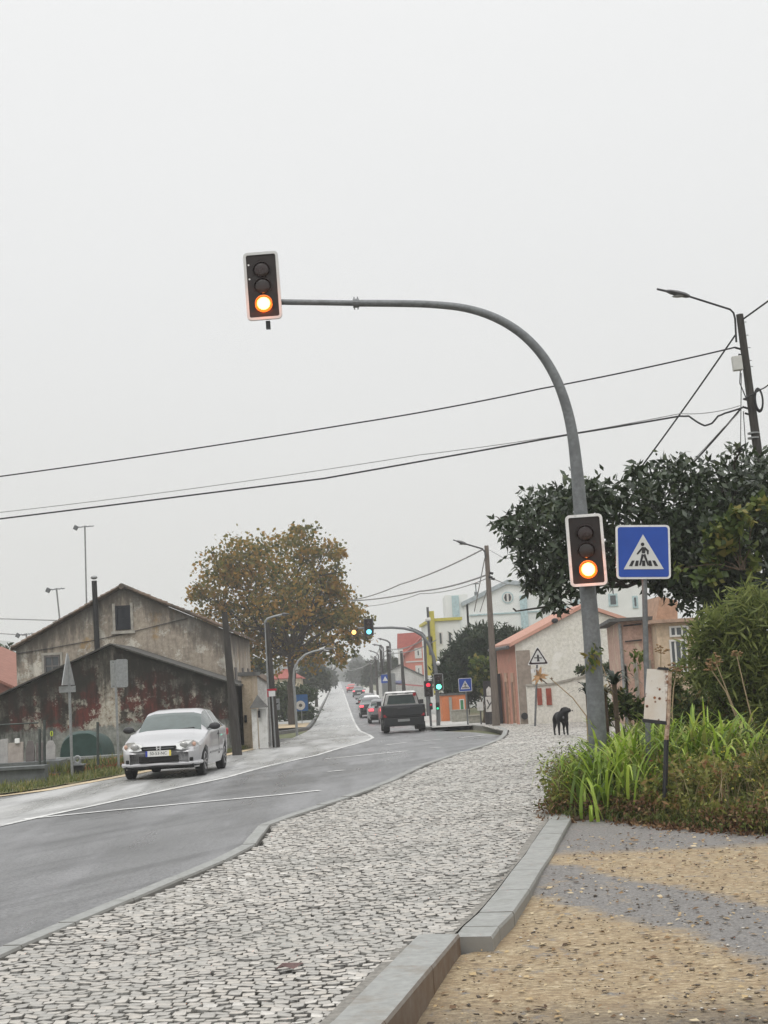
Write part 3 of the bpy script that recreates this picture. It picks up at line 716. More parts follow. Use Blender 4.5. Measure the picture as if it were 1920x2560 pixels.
# ---- rusty white board on a post in the bed
def rust_board():
    Y = 15.3; b = P(1659, 2012, Y); b.z = bank_z(b.x, Y)-.02
    e = empty('metal_notice_board', b, 'white rust-spotted metal board on a leaning rusty post among the strap leaves', 'sign board')
    m, nt = mk('rusty_white_enamel'); bs = nt.nodes["Principled BSDF"]; bs.inputs['Roughness'].default_value = .6
    tc = N(nt, "ShaderNodeTexCoord").outputs['Object']
    vo = N(nt, "ShaderNodeTexVoronoi"); vo.inputs['Scale'].default_value = 15; nt.links.new(tc, vo.inputs[0])
    spots = ramp(nt, vo.outputs['Distance'], [(.17, g3(1)), (.27, g3(0))])
    sel = ramp(nt, noise(nt, tc, 7, 2), [(.40, g3(0)), (.46, g3(1))])
    mm = N(nt, "ShaderNodeMath", operation='MULTIPLY'); nt.links.new(spots, mm.inputs[0]); nt.links.new(sel, mm.inputs[1])
    spx = N(nt, "ShaderNodeSeparateXYZ"); nt.links.new(tc, spx.inputs[0])
    edge_ = ramp(nt, spx.outputs[0], [(.085, g3(0)), (.125, g3(1))]); en = N(nt, "ShaderNodeMath", operation='MULTIPLY'); nt.links.new(edge_, en.inputs[0]); nt.links.new(ramp(nt, noise(nt, tc, 22, 4), [(.45, g3(0)), (.55, g3(1))]), en.inputs[1])
    mx = N(nt, "ShaderNodeMath", operation='MAXIMUM'); nt.links.new(mm.outputs[0], mx.inputs[0]); nt.links.new(en.outputs[0], mx.inputs[1])
    c = mixc(nt, ramp(nt, noise(nt, tc, 4, 4), [(.4, g3(0)), (.7, g3(.6))]), (.66, .63, .58), (.55, .45, .34))
    c = mixc(nt, mx.outputs[0], c, ramp(nt, noise(nt, tc, 40, 3), [(.4, (.06, .022, .012)), (.6, (.28, .10, .03))]))
    nt.links.new(c, bs.inputs['Base Color'])
    h = [P(x, y, Y)-b for x, y in ((1618, 1672), (1671, 1674), (1664, 1807), (1609, 1800))]
    c0 = (h[0]+h[1]+h[2]+h[3])/4
    mb = MB(); mb.poly([v-c0 for v in h], (0, 1, 0), .012)
    o = mb.build('board', m, e); o.location = c0
    mb = MB(); mb.poly([h[3]-c0+Vector((-.01, -.006, .015)), h[2]-c0+Vector((.01, -.006, .015)), h[2]-c0+Vector((.01, -.006, -.022)), h[3]-c0+Vector((-.01, -.006, -.022))], (0, 1, 0), .03)
    mb.build('bottom_edge', M_black, e).location = c0; mb = MB()
    mb.poly([h[0]-c0+Vector((.1, -.006, -.01)), h[1]-c0+Vector((.01, -.006, -.01)), h[1]-c0+Vector((0, -.006, .02)), h[0]-c0+Vector((.12, -.006, .012))], (0, 1, 0), .03)
    mb.build('top_edge', M_black, e).location = c0
    M_rust = mat('rusty_post', (.40, .30, .22), .8, var=.5, scale=18, dirt=(.16, .06, .03), dscale=16)
    t = [P(x, y, Y)-b for x, y in ((1672, 1680), (1668, 1800), (1664, 1850))]
    MB().tube([v+Vector((.012, .02, 0)) for v in t], .024, 8).build('post', M_rust, e, True)
    MB().tube([t[2]+Vector((.012, .02, 0)), (0, .02, 0)], .026, 8).build('post_foot', M_black, e, True)
rust_board()

# ---- utility poles
def pole(name, label, cat, top, bot, Y, wt, wb, mt, group=None, steps=False):
    t = P(*top, Y); b = P(*bot, Y); zz = zr(Y)-.1; k = (b.z-zz)/(t.z-b.z); b2 = b-(t-b)*k
    e = empty(name, b2, label, cat, group)
    MB().tube([(0, 0, 0), t-b2], [wb/2, wt/2], 12).build('shaft', mt, e, True)
    return e, b2, t-b2
def wire(name, label, pts, r, cat='cable', group='overhead cables', sag=0., mt=None):
    """pts: world points; catenary sag between each pair"""
    out = []
    for a, b in zip(pts[:-1], pts[1:]):
        for i in range(12):
            t = i/12; p = a.lerp(b, t); p.z -= sag*4*t*(1-t); out.append(p)
    out.append(pts[-1]); o = MB(); o.tube([p-pts[0] for p in out], r, 5)
    ob = o.build(name, mt or M_cable, None, True); ob.location = pts[0]; return tag(ob, label, cat, group)
M_cable = mat('cable_black', (.02, .02, .022), .6)
M_cable2 = mat('cable_grey', (.28, .28, .28), .6)
Y1 = 30.
e, b0, tt = pole('utility_pole', 'dark leaning utility pole with lamp arm above the leafy tree at the right edge', 'utility pole', (1849, 786), (1905, 1210), Y1, .15, .27, M_wood, 'utility poles')
ax = lambda f: tt*f
def rel(px, py, Y=Y1, b=None): return P(px, py, Y)-(b if b is not None else b0)
MB().tube([rel(1838, 858)+Vector((0, -.1, 0)), rel(1835, 800)+Vector((0, -.1, 0)), rel(1831, 785)+Vector((0, -.1, 0)), rel(1822, 777)+Vector((0, -.12, 0)), rel(1718, 749)+Vector((0, -.25, 0))], .021, 8).build('lamp_arm', M_black, e, True)
def lamp_head(parent, a, b, wd=.16, th=.1):
    a = Vector(a); b = Vector(b); d = (b-a); L = d.length; mb = MB(); sec = []
    for t, ww, hh in ((0, .35, .5), (.12, .75, .9), (.35, 1, 1.0), (.6, .9, .75), (.72, .42, .4), (1, .38, .35)):
        c = a+d*t; sec.append([c+Vector((0, wd/2*ww*math.cos(q), th/2*hh*math.sin(q))) for q in [2*math.pi*i/10 for i in range(10)]])
    vs = [v for s_ in sec for v in s_]; fs = [(i*10+k, i*10+(k+1) % 10, (i+1)*10+(k+1) % 10, (i+1)*10+k) for i in range(5) for k in range(10)]
    mb.add(vs, fs+[tuple(range(10))[::-1], tuple(range(50, 60))]); h = mb.build('lamp_head', M_galvd, parent, True)
    c = a+d*.33-Vector((0, 0, th*.42)); mb = MB(); mb.sphere(c, 1, 10, 6, (L*.22, wd*.4, th*.22)); mb.build('lamp_glass', M_glassw, h, True)
M_galvd = mat('lamp_casting_grey', (.10, .10, .105), .5, .3); M_glassw = mat('lamp_glass', (.3, .3, .3), .2, spec=.7)
lamp_head(e, rel(1718, 748)+Vector((0, -.25, 0)), rel(1636, 732)+Vector((0, -.3, 0)), .2, .12)
mb = MB(); c = rel(1840, 911)+Vector((0, -.1, 0)); mb.box(c, (.19, .16, .30), Matrix.Rotation(R(-3), 3, 'Y')); mb.build('junction_box', mat('junction_box_grey', (.55, .55, .52), .6, var=.08), e, bevel=.015)
for i, (x, y) in enumerate(((1864, 805), (1869, 838), (1874, 869), (1877, 901), (1880, 916))):
    mb = MB(); p = rel(x, y); mb.tube([p+Vector((-.12, 0, 0)), p+Vector((.02, 0, 0))], .008, 5); mb.build('step_bolt', M_galv, e)
for x, y in ((1862, 847), (1874, 924)):
    mb = MB(); mb.box(rel(x, y), (.05, .05, .08)); mb.build('insulator', M_galv2, e)
for y in (1083, 1095):
    mb = MB(); p = rel(1884, y); mb.tube([p-Vector((0, 0, .015)), p+Vector((0, 0, .015))], .125, 12); mb.build('metal_band', M_galv2, e)
mb = MB(); cc = rel(1893, 1003); n = 20
for k in range(3): mb.tube([cc+Vector((math.cos(2*math.pi*i/n)*(.09-.01*k), -.12-.015*k, math.sin(2*math.pi*i/n)*(.25-.02*k))) for i in range(n+1)], .014, 5, False)
mb.build('cable_coil', M_cable, e, True)
mb = MB(); mb.tube([rel(1848, 930)+Vector((0, -.1, 0)), rel(1846, 960)+Vector((0, -.12, 0)), rel(1856, 985)+Vector((0, -.13, 0)), rel(1875, 1030)+Vector((0, -.13, 0))], .012, 5)
mb.tube([rel(1851, 935)+Vector((0, -.08, 0)), rel(1849, 1120)+Vector((0, -.08, 0)), rel(1852, 1190)+Vector((0, -.1, 0))], .009, 5)
mb.tube([rel(1856, 1030)+Vector((0, -.08, 0)), rel(1862, 1120)+Vector((0, -.08, 0)), rel(1862, 1190)+Vector((0, -.1, 0))], .009, 5)
for x, y in ((1838, 869), (1846, 886), (1858, 997), (1856, 1017), (1862, 1033)): mb.tube([rel(x, y), rel(x+14, y+4)], .022, 6)
mb.build('cable_fixing', M_cable, e, True)
def crv(pts, Ys): return [P(x, y, Y) for (x, y), Y in zip(pts, Ys)]
wire('overhead_cable', 'upper black cable crossing the sky from the right pole to the left edge', crv(((1838, 868), (1350, 972), (900, 1056), (0, 1191), (-500, 1252)), (30, 31.5, 33, 36, 37.6)), .017, sag=.03)
wire('overhead_cable', 'lower black cable crossing the sky, looping near the right pole', crv(((1856, 1019), (1812, 1033), (1795, 1040), (1780, 1058), (1762, 1064), (1745, 1056), (1722, 1040), (1700, 1040), (1430, 1085), (810, 1196), (0, 1297), (-500, 1346)), (30, 30.1, 30.1, 30.15, 30.2, 30.2, 30.3, 30.4, 31.2, 33.4, 36, 37.6)), .020, sag=.004)
wire('overhead_cable', 'thin grey messenger wire just above the lower sky cable', crv(((1850, 1014), (1700, 1034), (1050, 1137), (0, 1281), (-500, 1334)), (29.9, 30.4, 32.6, 36.1, 37.7)), .009, sag=.06, mt=M_cable2)
wire('overhead_cable', 'steep black cable dropping left from the top of the right pole into the tree', crv(((1838, 838), (1600, 1172), (1540, 1252)), (30, 33, 34)), .018, sag=.03)
wire('overhead_cable', 'steep thick black cable dropping left from the middle of the right pole into the tree', crv(((1850, 1024), (1716, 1175), (1640, 1262)), (30, 32, 33)), .019, sag=.02)
wire('overhead_cable', 'steep thin grey wire beside the thick one leaving the right pole', crv(((1848, 1030), (1810, 1068), (1700, 1185), (1620, 1275)), (30, 30.4, 32, 33)), .009, sag=.01, mt=M_cable2)
wire('overhead_cable', 'black cable rising to the upper right corner from the right pole top', crv(((1859, 797), (1920, 753), (2000, 697)), (30, 28, 26)), .019, sag=.0)
wire('overhead_cable', 'cable leaving the frame at right from behind the coiled loop', crv(((1858, 998), (1901, 974), (1920, 963), (2010, 912)), (29.8, 29, 28.4, 26)), .014, sag=.01)

# middle wooden pole with lamp
Y2 = 55.
e2, b2, t2 = pole('utility_pole', 'brown wooden utility pole with lamp arm standing before the cottage corner', 'utility pole', (1216, 1364), (1240, 1800), Y2, .16, .30, M_wood2, 'utility poles')
r2 = lambda x, y, dy=0: P(x, y, Y2+dy)-b2
MB().tube([r2(1214, 1395, -.1), r2(1212, 1380, -.1), r2(1206, 1372, -.15), r2(1165, 1360, -.3)], .03, 8).build('lamp_arm', M_galvd, e2, True)
lamp_head(e2, r2(1166, 1360, -.3), r2(1133, 1350, -.4), .26, .13)
mb = MB()
for x, y in ((1222, 1442), (1224, 1432), (1228, 1446)): mb.tube([r2(x, y, -.1), r2(x+9, y+2, -.1)], .05, 6)
for a in range(10): pass
mb.build('cable_fixing', M_cable, e2, True)
wire('overhead_cable', 'upper grey cable running left from the brown pole towards the autumn tree', crv(((1206, 1374), (1000, 1461), (880, 1500)), (55, 72, 88)), .03, sag=.1, mt=M_cable2)
wire('overhead_cable', 'lower cable running left from the brown pole towards the autumn tree', crv(((1217, 1437), (1050, 1478), (870, 1502)), (55, 70, 90)), .035, sag=.1, mt=M_cable2)
wire('overhead_cable', 'third thin cable sagging left below the others from the brown pole', crv(((1217, 1446), (1050, 1484), (900, 1516)), (55, 70, 92)), .018, sag=.15, mt=M_cable2)
wire('stay_wire', 'thin stay wire slanting down left of the brown pole', crv(((1212, 1395), (1186, 1528)), (55, 58)), .02, mt=M_cable2)
wire('stay_wire', 'second stay wire slanting down between the brown pole and its twin', crv(((1216, 1480), (1200, 1530)), (55, 58)), .016, mt=M_cable2)
wire('overhead_cable', 'short cable from the brown pole to the white building gable', crv(((1226, 1444), (1264, 1460)), (55, 100)), .025, mt=M_cable2)
wire('overhead_cable', 'faint wire from the brown pole to the big leafy tree', crv(((1224, 1375), (1262, 1397), (1320, 1385)), (55, 40, 26)), .012, mt=M_cable2)

# ---- warning sign before the cottage
def warning_sign():
    Y = 50.; c = P(1344, 1645, Y); b = P(1336, 1799, Y); b.z = zr(Y)+.12
    e = empty('warning_sign', b, 'white triangular warning sign with black border and distance plate before the cottage wall', 'road sign'); s = .62
    c = P(1345, 1644, Y)-b
    MB().tube([(0, .05, -.1), (c.x-.03, .05, c.z-.1)], .035, 10).build('pole', M_galv, e, True)
    def tri(k, y, d, mt, nm):
        mb = MB(); q = .36*k; pts = []
        for ax_, az in ((0, .62), (-.60, -.40), (.60, -.40)):
            a = math.atan2(az+.05, ax_)
            for t in (-50, -25, 0, 25, 50): pts.append((ax_*s*k+.03*math.cos(a+R(t))*1, az*s*k+.03*math.sin(a+R(t))))
        plate(mb, pts, y, d); o = mb.build(nm, mt, e); o.location = c; o.rotation_euler = (0, R(1), 0)
    tri(.86, 0, .02, M_border, 'sign_plate'); tri(.76, -.004, .003, M_wmark, 'border'); tri(.54, -.008, .003, M_signwhite, 'sign_face')
    mb = MB(); plate(mb, [(-.045, -.13), (.05, -.13), (.03, -.04), (.035, .06), (.0, .12), (-.035, .06), (-.03, -.04)], -.012, .003); limbpoly(mb, (-.13, .0), (.13, -.02), .035, .035, -.013, .003)
    mb.build('pictogram', M_black, e).location = c
    mb = MB(); plate(mb, rounded(.46, .15, .015), .0, .015); q = mb.build('distance_plate', M_border, e); q.location = c+Vector((-.04, 0, -.44))
    text('150m', .12, M_black, q, (0, -.003, 0))
M_wmark = mat('sign_dark_border', (.02, .008, .01), .4)
warning_sign()

# ---- signals across the junction
def far_signal():
    Y = 65.; b = P(1096, 1815, Y); b.z = zr(Y)+.12
    e = empty('traffic_signal', b, 'distant mast-arm traffic signal over the road showing cyan-green', 'traffic light', 'traffic signals across the junction')
    r = lambda x, y: P(x, y, Y)-b
    pts = [(0, 0, -.1)]+[r(x, y) for x, y in ((1095, 1770), (1091, 1690), (1085, 1645), (1072, 1610), (1055, 1588), (1035, 1577), (1010, 1571), (980, 1569), (895, 1571))]
    MB().tube(pts, [.09, .085, .08, .075, .07, .065, .06, .055, .055, .045], 8).build('mast', M_galv, e, True)
    h = r(922, 1568); signal_head(e, h.x, h.z, h.y-.12, .42, .74, 2, M_cyan, M_galvd, .12)
    mb = MB(); q = r(885, 1581); mb.tube([q+Vector((0, -.1, 0)), q+Vector((0, .12, 0))], .135, 16); mb.tube([q, r(897, 1571)], .03, 6); am = mb.build('amber_beacon', M_black, e)
    mb = MB(); mb.sphere(q+Vector((0, -.12, 0)), .10, 12, 6, (1, .3, 1)); mb.build('lens', M_amber3, am, True)
    h = r(1096, 1705); signal_head(e, h.x, h.z, h.y-.15, .42, .74, 2, M_green, M_galv2, .12)
    h = r(1095, 1766); signal_head(e, h.x-.02, h.z, h.y-.15, .16, .34, 1, M_green2, M_black, .06, n=2, name='pedestrian_signal')
    mb = MB(); q = r(1095, 1658); mb.sphere(q, .1, 10, 6); mb.build('sensor', M_border, e, True)
M_amber3 = emis('lit_amber_far', (1, .55, .15), 2.2); M_green2 = emis('lit_green_small', (.02, .8, .4), 1.0)
far_signal()
def red_signal():
    Y = 64.; b = P(1078, 1817, Y); b.z = zr(Y)+.12; e = empty('traffic_signal', b, 'distant post-mounted traffic signal showing red left of the green one', 'traffic light', 'traffic signals across the junction')
    r = lambda x, y: P(x, y, Y)-b
    MB().tube([(0, 0, -.1), r(1071, 1712)], .05, 8).build('post', M_galv, e, True)
    h = r(1071, 1722); signal_head(e, h.x, h.z, h.y-.1, .38, .7, 0, M_redl, M_galvd, .1)
    h = r(1081, 1765); signal_head(e, h.x-.06, h.z, h.y-.12, .14, .3, 0, M_redl2, M_black, .05, n=2, name='pedestrian_signal')
M_redl2 = emis('lit_red_dim', (.6, .03, .05), .5)
red_signal()

# ---- left: road signs seen from behind
def back_triangle():
    Y = 33.; b = P(181, 1943, Y); b.z = zr(Y)+.02
    e = empty('road_sign', b, 'triangular road sign seen edge-on from behind with a small plate under it', 'road sign', 'road signs seen from behind')
    r = lambda x, y: P(x, y, Y)-b
    MB().tube([(0, 0, -.1), r(171, 1650)], .032, 10).build('pole', M_galv2, e, True)
    c = r(172, 1682); mb = MB(); q = Matrix.Rotation(R(84), 3, 'Z')
    tri = [(-.43, 0, -.27), (.43, 0, -.27), (.40, 0, -.20), (.03, 0, .43), (-.03, 0, .43), (-.40, 0, -.20)]
    tri = [q @ Vector(v) for v in tri]; mb.poly(tri, q @ Vector((0, 1, 0)), .02); mb.build('sign_plate', M_galv2, e).location = c+Vector((0, -.05, 0))
    for z in (-.2, .05):
        mb = MB(); mb.box(q @ Vector((0, .03, z)), (.5-.6*(z+.2), .03, .03), q); mb.build('bracket', M_galv, e).location = c+Vector((0, -.05, 0))
    mb = MB(); mb.box(Vector((0, 0, 0)), (.36, .02, .14), Matrix.Rotation(R(20), 3, 'Z')); mb.build('distance_plate', M_galv2, e).location = r(170, 1723)+Vector((0, -.06, 0))
back_triangle()
def back_boards():
    Y = 36.; b = P(297, 1915, Y); b.z = zr(Y)+.02
    e = empty('road_sign', b, 'two tall grey sign boards on one pole seen from behind above the silver car', 'road sign', 'road signs seen from behind')
    r = lambda x, y: P(x, y, Y)-b
    MB().tube([(0, 0, -.1), r(287, 1652)], .03, 10).build('pole', M_galv2, e, True)
    mb = MB(); plate(mb, rounded(.29, .68, .05), 0, .02); o = mb.build('sign_plate', M_galv2, e); o.location = r(305, 1683)+Vector((0, -.03, 0)); o.rotation_euler = (0, R(1), R(8))
    mb = MB(); plate(mb, rounded(.27, .66, .02), 0, .02); o = mb.build('sign_plate', M_galv2, e); o.location = r(281, 1685)+Vector((0, .10, 0)); o.rotation_euler = (0, 0, R(-50))
    mb = MB()
    for y in (1655, 1715): mb.box(r(292, y)+Vector((0, -.0, 0)), (.2, .05, .025))
    mb.build('bracket', M_galv, e)
back_boards()
# ---- left-hand poles
e3, b3, t3 = pole('utility_pole', 'dark wooden utility pole in front of the old house corner', 'utility pole', (561, 1530), (592, 1872), 41., .16, .28, M_wood, 'utility poles')
pole('utility_pole', 'dark wooden pole carrying the small red and white sign, behind the gate pillars', 'utility pole', (668, 1556), (690, 1852), 47., .13, .24, M_wood, 'utility poles')
def street_lamp(label, Y, base, pts, w_, headlen, mt=None, group='street lamps', hd=None):
    b = P(*base, Y); b.z = zr(Y)+.0; e = empty('street_lamp', b, label, 'street lamp', group); r = lambda x, y: P(x, y, Y)-b
    q = [r(x, y) for x, y in pts]
    MB().tube([(0, 0, -.1)]+q[:-1], [w_]+[w_*(1-.45*i/len(q)) for i in range(len(q)-1)], 8).build('post', mt or M_galv2, e, True)
    lamp_head(e, q[-2], q[-1], .22 if Y < 100 else .4, .11 if Y < 100 else .2)
street_lamp('grey street lamp with arm to the right in front of the autumn tree', 48., (676, 1857), ((664, 1553), (668, 1547), (685, 1541), (705, 1536), (722, 1535)), .042, 0)
street_lamp('slim pole-mounted lamp standing right against the dark wooden pole', 47.5, (683, 1857), ((673, 1605), (673.5, 1602), (674, 1600), (674.5, 1598)), .03, 0)
street_lamp('curved street lamp bending right on the sandy corner under the autumn tree', 68., (742, 1824), ((737, 1740), (734, 1700), (736, 1672), (746, 1652), (764, 1636), (785, 1628), (812, 1622), (841, 1621)), .06, 0)
def small_sign(name, label, Y, c, w_, h_, base, mt, face=None, group='small road signs', pr=.025, mark=None):
    b = P(*base, Y); b.z = zr(Y)+.02; e = empty(name, b, label, 'road sign', group); c = P(*c, Y)-b
    MB().tube([(0, 0, -.1), (c.x, .04, c.z+h_*.4)], pr, 8).build('pole', M_galv2, e, True)
    mb = MB(); plate(mb, rounded(w_, h_, min(w_, h_)*.08), 0, .02); mb.build('sign_plate', mt, e).location = c
    if mark: mark(e, c)
    return e
def mk_red(e, c):
    mb = MB(); plate(mb, [(-.15, .09), (.15, .09), (.15, .15), (-.15, .15)], -.004, .003); mb.build('red_band', M_signred, e).location = c
    mb = MB(); plate(mb, [(-.15, -.1), (-.11, -.1), (-.11, .08), (-.15, .08)], -.004, .003); mb.build('red_band', M_signred, e).location = c
small_sign('sign', 'small white and red sign on the dark pole beside the gate pillars', 46.5, (680, 1734), .20, .17, (688, 1856), M_signwhite, mark=mk_red)
def mk_arrow(e, c):
    mb = MB(); plate(mb, [(-.1, .12), (-.02, .04), (.1, .04), (.02, -.02), (.0, -.14), (-.09, -.1), (-.07, 0)], -.004, .003); mb.build('arrow', M_black, e).location = c
small_sign('sign', 'grey board with dark arrow standing right of the dark pole', 47.5, (690, 1761), .24, .36, (690, 1857), M_galv2, mark=mk_arrow)
def mk_disc(e, c):
    mb = MB(); plate(mb, circ(.30, 18, -.05, -.16), -.006, .004); mb.build('white_disc', M_white, e).location = c
    mb = MB(); plate(mb, circ(.11, 12, -.05, -.16), -.010, .003); mb.build('disc_centre', M_galvd, e).location = c
small_sign('billboard', 'blue board with white disc at the hedge corner', 95., (753, 1757), .80, 1.0, (755, 1790), M_bluebd, mark=mk_disc) if False else None
M_bluebd = mat('board_blue', (.02, .13, .38), .4)
small_sign('billboard', 'blue board with white disc at the hedge corner under the autumn tree', 95., (753, 1757), .85, 1.05, (755, 1800), M_bluebd, mark=mk_disc)
# ================================================================ BUILDINGS
def plaster(name, base, patch=None, patch2=None, mould=(.035, .032, .028), mstr=.9, top=2.5, fall=2.0, pscale=1.4, mscale=1.0, rough=.9, pthr=.55, p2thr=.6, roofline=None, low=None, strip=None):
    """old render: patches of other layers; dark algae streaks hanging from the wall head (object z)"""
    m, nt = mk(name); b = nt.nodes["Principled BSDF"]; b.inputs['Roughness'].default_value = rough; b.inputs['Specular IOR Level'].default_value = .2
    tc = N(nt, "ShaderNodeTexCoord").outputs['Object']
    fine = noise(nt, tc, 9, 8, .75); c = ramp(nt, fine, [(.3, tuple(x*.68 for x in base)), (.55, base), (.75, tuple(min(x*1.25, .85) for x in base))])
    if patch: c = mixc(nt, ramp(nt, noise(nt, tc, pscale, 7, .68), [(pthr, g3(0)), (pthr+.05, g3(1))]), c, patch)
    if patch2:
        mp = N(nt, "ShaderNodeMapping"); mp.inputs['Location'].default_value = (7, 3, 5); nt.links.new(tc, mp.inputs[0])
        c = mixc(nt, ramp(nt, noise(nt, mp.outputs[0], pscale*1.9, 9, .78), [(p2thr, g3(0)), (p2thr+.04, g3(1))]), c, patch2)
    if mstr:
        st = noise(nt, tc, 2.6*mscale, 7, .72, (1.6, 1.6, .32)); blot = noise(nt, tc, 1.1*mscale, 6, .7)
        a = N(nt, "ShaderNodeMath", operation='MULTIPLY'); nt.links.new(st, a.inputs[0]); nt.links.new(blot, a.inputs[1])
        mk2 = ramp(nt, a.outputs[0], [(.22, g3(0)), (.38, g3(mstr))])
        c = mixc(nt, mk2, c, mould)
    def M1(op, a, b_=None):
        q = N(nt, "ShaderNodeMath", operation=op)
        for i, v in enumerate((a, b_)):
            if v is None: continue
            if isinstance(v, (int, float)): q.inputs[i].default_value = v
            else: nt.links.new(v, q.inputs[i])
        return q.outputs[0]
    if roofline or low or strip:
        s3 = N(nt, "ShaderNodeSeparateXYZ"); nt.links.new(tc, s3.inputs[0]); X, Z = s3.outputs[0], s3.outputs[2]; nn_ = noise(nt, tc, 1.5, 7, .72); ns = noise(nt, tc, 3.2, 6, .7, (1.5, 1.5, .3))
    if strip:
        d = M1('ADD', M1('ABSOLUTE', M1('SUBTRACT', X, strip[0])), M1('MULTIPLY', M1('SUBTRACT', nn_, .5), -1.2))
        c = mixc(nt, ramp(nt, M1('MULTIPLY', d, .5), [(strip[1]*.5-.02, g3(1)), (strip[1]*.5+.02, g3(0))]), c, ramp(nt, noise(nt, tc, 7, 6, .8), [(.35, (.12, .07, .055)), (.48, (.38, .34, .28)), (.65, (.52, .49, .43))]))
    if low:
        d = M1('ADD', Z, M1('MULTIPLY', M1('SUBTRACT', nn_, .5), 1.6)); fm = ramp(nt, M1('MULTIPLY', d, .2), [(low[0]*.2-.01, g3(1)), (low[0]*.2+.015, g3(0))])
        if len(low) > 2: fm = M1('MULTIPLY', fm, ramp(nt, M1('MULTIPLY_ADD', X, .05), [(0, g3(1)), (1, g3(1))]))
        c = mixc(nt, fm, c, ramp(nt, noise(nt, tc, 3, 7, .75), [(.35, (.10, .105, .095)), (.55, low[1]), (.7, tuple(x*1.4 for x in low[1]))]))
    if roofline:
        xa, za, sl_, fall_, st_2 = roofline
        d = M1('SUBTRACT', M1('SUBTRACT', za, M1('MULTIPLY', M1('ABSOLUTE', M1('SUBTRACT', X, xa)), sl_)), Z)
        d = M1('ADD', d, M1('MULTIPLY', M1('SUBTRACT', ns, .5), -fall_*3.2))
        c = mixc(nt, ramp(nt, M1('MULTIPLY', d, .25), [(0, g3(st_2)), (fall_*.25*.5, g3(st_2*.85)), (fall_*.25*1.3, g3(0))]), c, mould)
    nt.links.new(c, b.inputs['Base Color']); bump(nt, fine, b, .5, .02); return m
def tiles(name, c1, c2, scale=4.2, rough=.85, dirt=None, axis=0):
    m, nt = mk(name); b = nt.nodes["Principled BSDF"]; b.inputs['Roughness'].default_value = rough
    tc = N(nt, "ShaderNodeTexCoord").outputs['Object']
    wv = N(nt, "ShaderNodeTexWave"); wv.inputs['Scale'].default_value = scale; wv.bands_direction = 'Y' if axis else 'X'; nt.links.new(tc, wv.inputs[0])
    n = noise(nt, tc, 3, 6, .7); c = ramp(nt, n, [(.3, c1), (.7, c2)])
    if dirt: c = mixc(nt, ramp(nt, noise(nt, tc, 1.5, 6, .7), [(.48, g3(0)), (.6, g3(.8))]), c, dirt)
    nt.links.new(c, b.inputs['Base Color']); bump(nt, wv.outputs[0], b, .7, .05); return m
M_tile = tiles('terracotta_tiles', (.26, .11, .08), (.38, .18, .13)); M_tileold = tiles('old_mossy_tiles', (.12, .09, .07), (.24, .17, .12), dirt=(.05, .05, .045), axis=1)
M_tilered = tiles('red_roof_tiles', (.30, .07, .055), (.40, .11, .085)); M_tilepk = tiles('salmon_roof_tiles', (.52, .27, .20), (.62, .36, .28), axis=1)
M_slate = mat('grey_fibre_roof', (.11, .11, .105), .9, var=.4, scale=3, dirt=(.05, .05, .045))
M_dark = mat('dark_opening', (.012, .014, .02), .4)
M_glass = mat('window_glass', (.05, .06, .065), .12, spec=.8, var=.3)
M_frame = mat('window_frame_white', (.62, .61, .58), .6, var=.1)
M_stone = mat('stone_surround', (.34, .32, .28), .9, var=.3, scale=6)
RX = RD.x/RD.y
def house(name, label, cat, Y, xl, xr, yel, yer, apex, depth, wm, rm, group=None, over=.18, th=.12, base=None, sidemat=None, dirx=None, tall_back=True, eavedrop=0.):
    """gable wall facing the camera at distance Y. xl,xr: pixel x of the wall's bottom/eave corners; yel,yer eave pixel y; apex pixel (x,y)"""
    dx = RX if dirx is None else dirx
    A = P(xl, yel, Y); B = P(xr, yer, Y); T = P(apex[0], apex[1], Y); z0 = (zr(Y)-.1) if base is None else base
    e = empty(name, (0.5*(A.x+B.x), Y, z0), label, cat, group); o = Vector(e.location)
    D = Vector((dx, 1, 0))*depth
    f = [Vector((A.x, Y, z0))-o, Vector((B.x, Y, z0))-o, B-o, T-o, A-o]
    mb = MB(); k = 5; mb.add(f+[p+D for p in f], [(0, 1, 2, 3, 4), (9, 8, 7, 6, 5), (1, 6, 7, 2)]+([] if sidemat else [(5, 0, 4, 9)]))
    wall = mb.build('wall', wm, e)
    if sidemat: MB().add([f[0], f[4], f[4]+D, f[0]+D], [(0, 1, 2, 3)]).build('side_wall', sidemat, e)
    mb = MB(); fr = Vector((dx, 1, 0))
    for P1, P2 in ((f[4], f[3]), (f[2], f[3])):
        d = (P2-P1); t = d.normalized(); s1 = P1-t*over*1.6
        up = Vector((0, 0, th)); a = s1-fr*over; b_ = P2-fr*over+t*.0; c = P2+D+fr*over; d_ = s1+D+fr*over
        lift = Vector((0, 0, .02))
        vs = [a+lift, b_+lift, c+lift, d_+lift, a+lift+up, b_+lift+up, c+lift+up, d_+lift+up]
        mb.add(vs, [(0, 1, 5, 4), (1, 2, 6, 5), (2, 3, 7, 6), (3, 0, 4, 7), (4, 5, 6, 7), (3, 2, 1, 0)])
    roof = mb.build('roof', rm, e)
    return e, o, Y
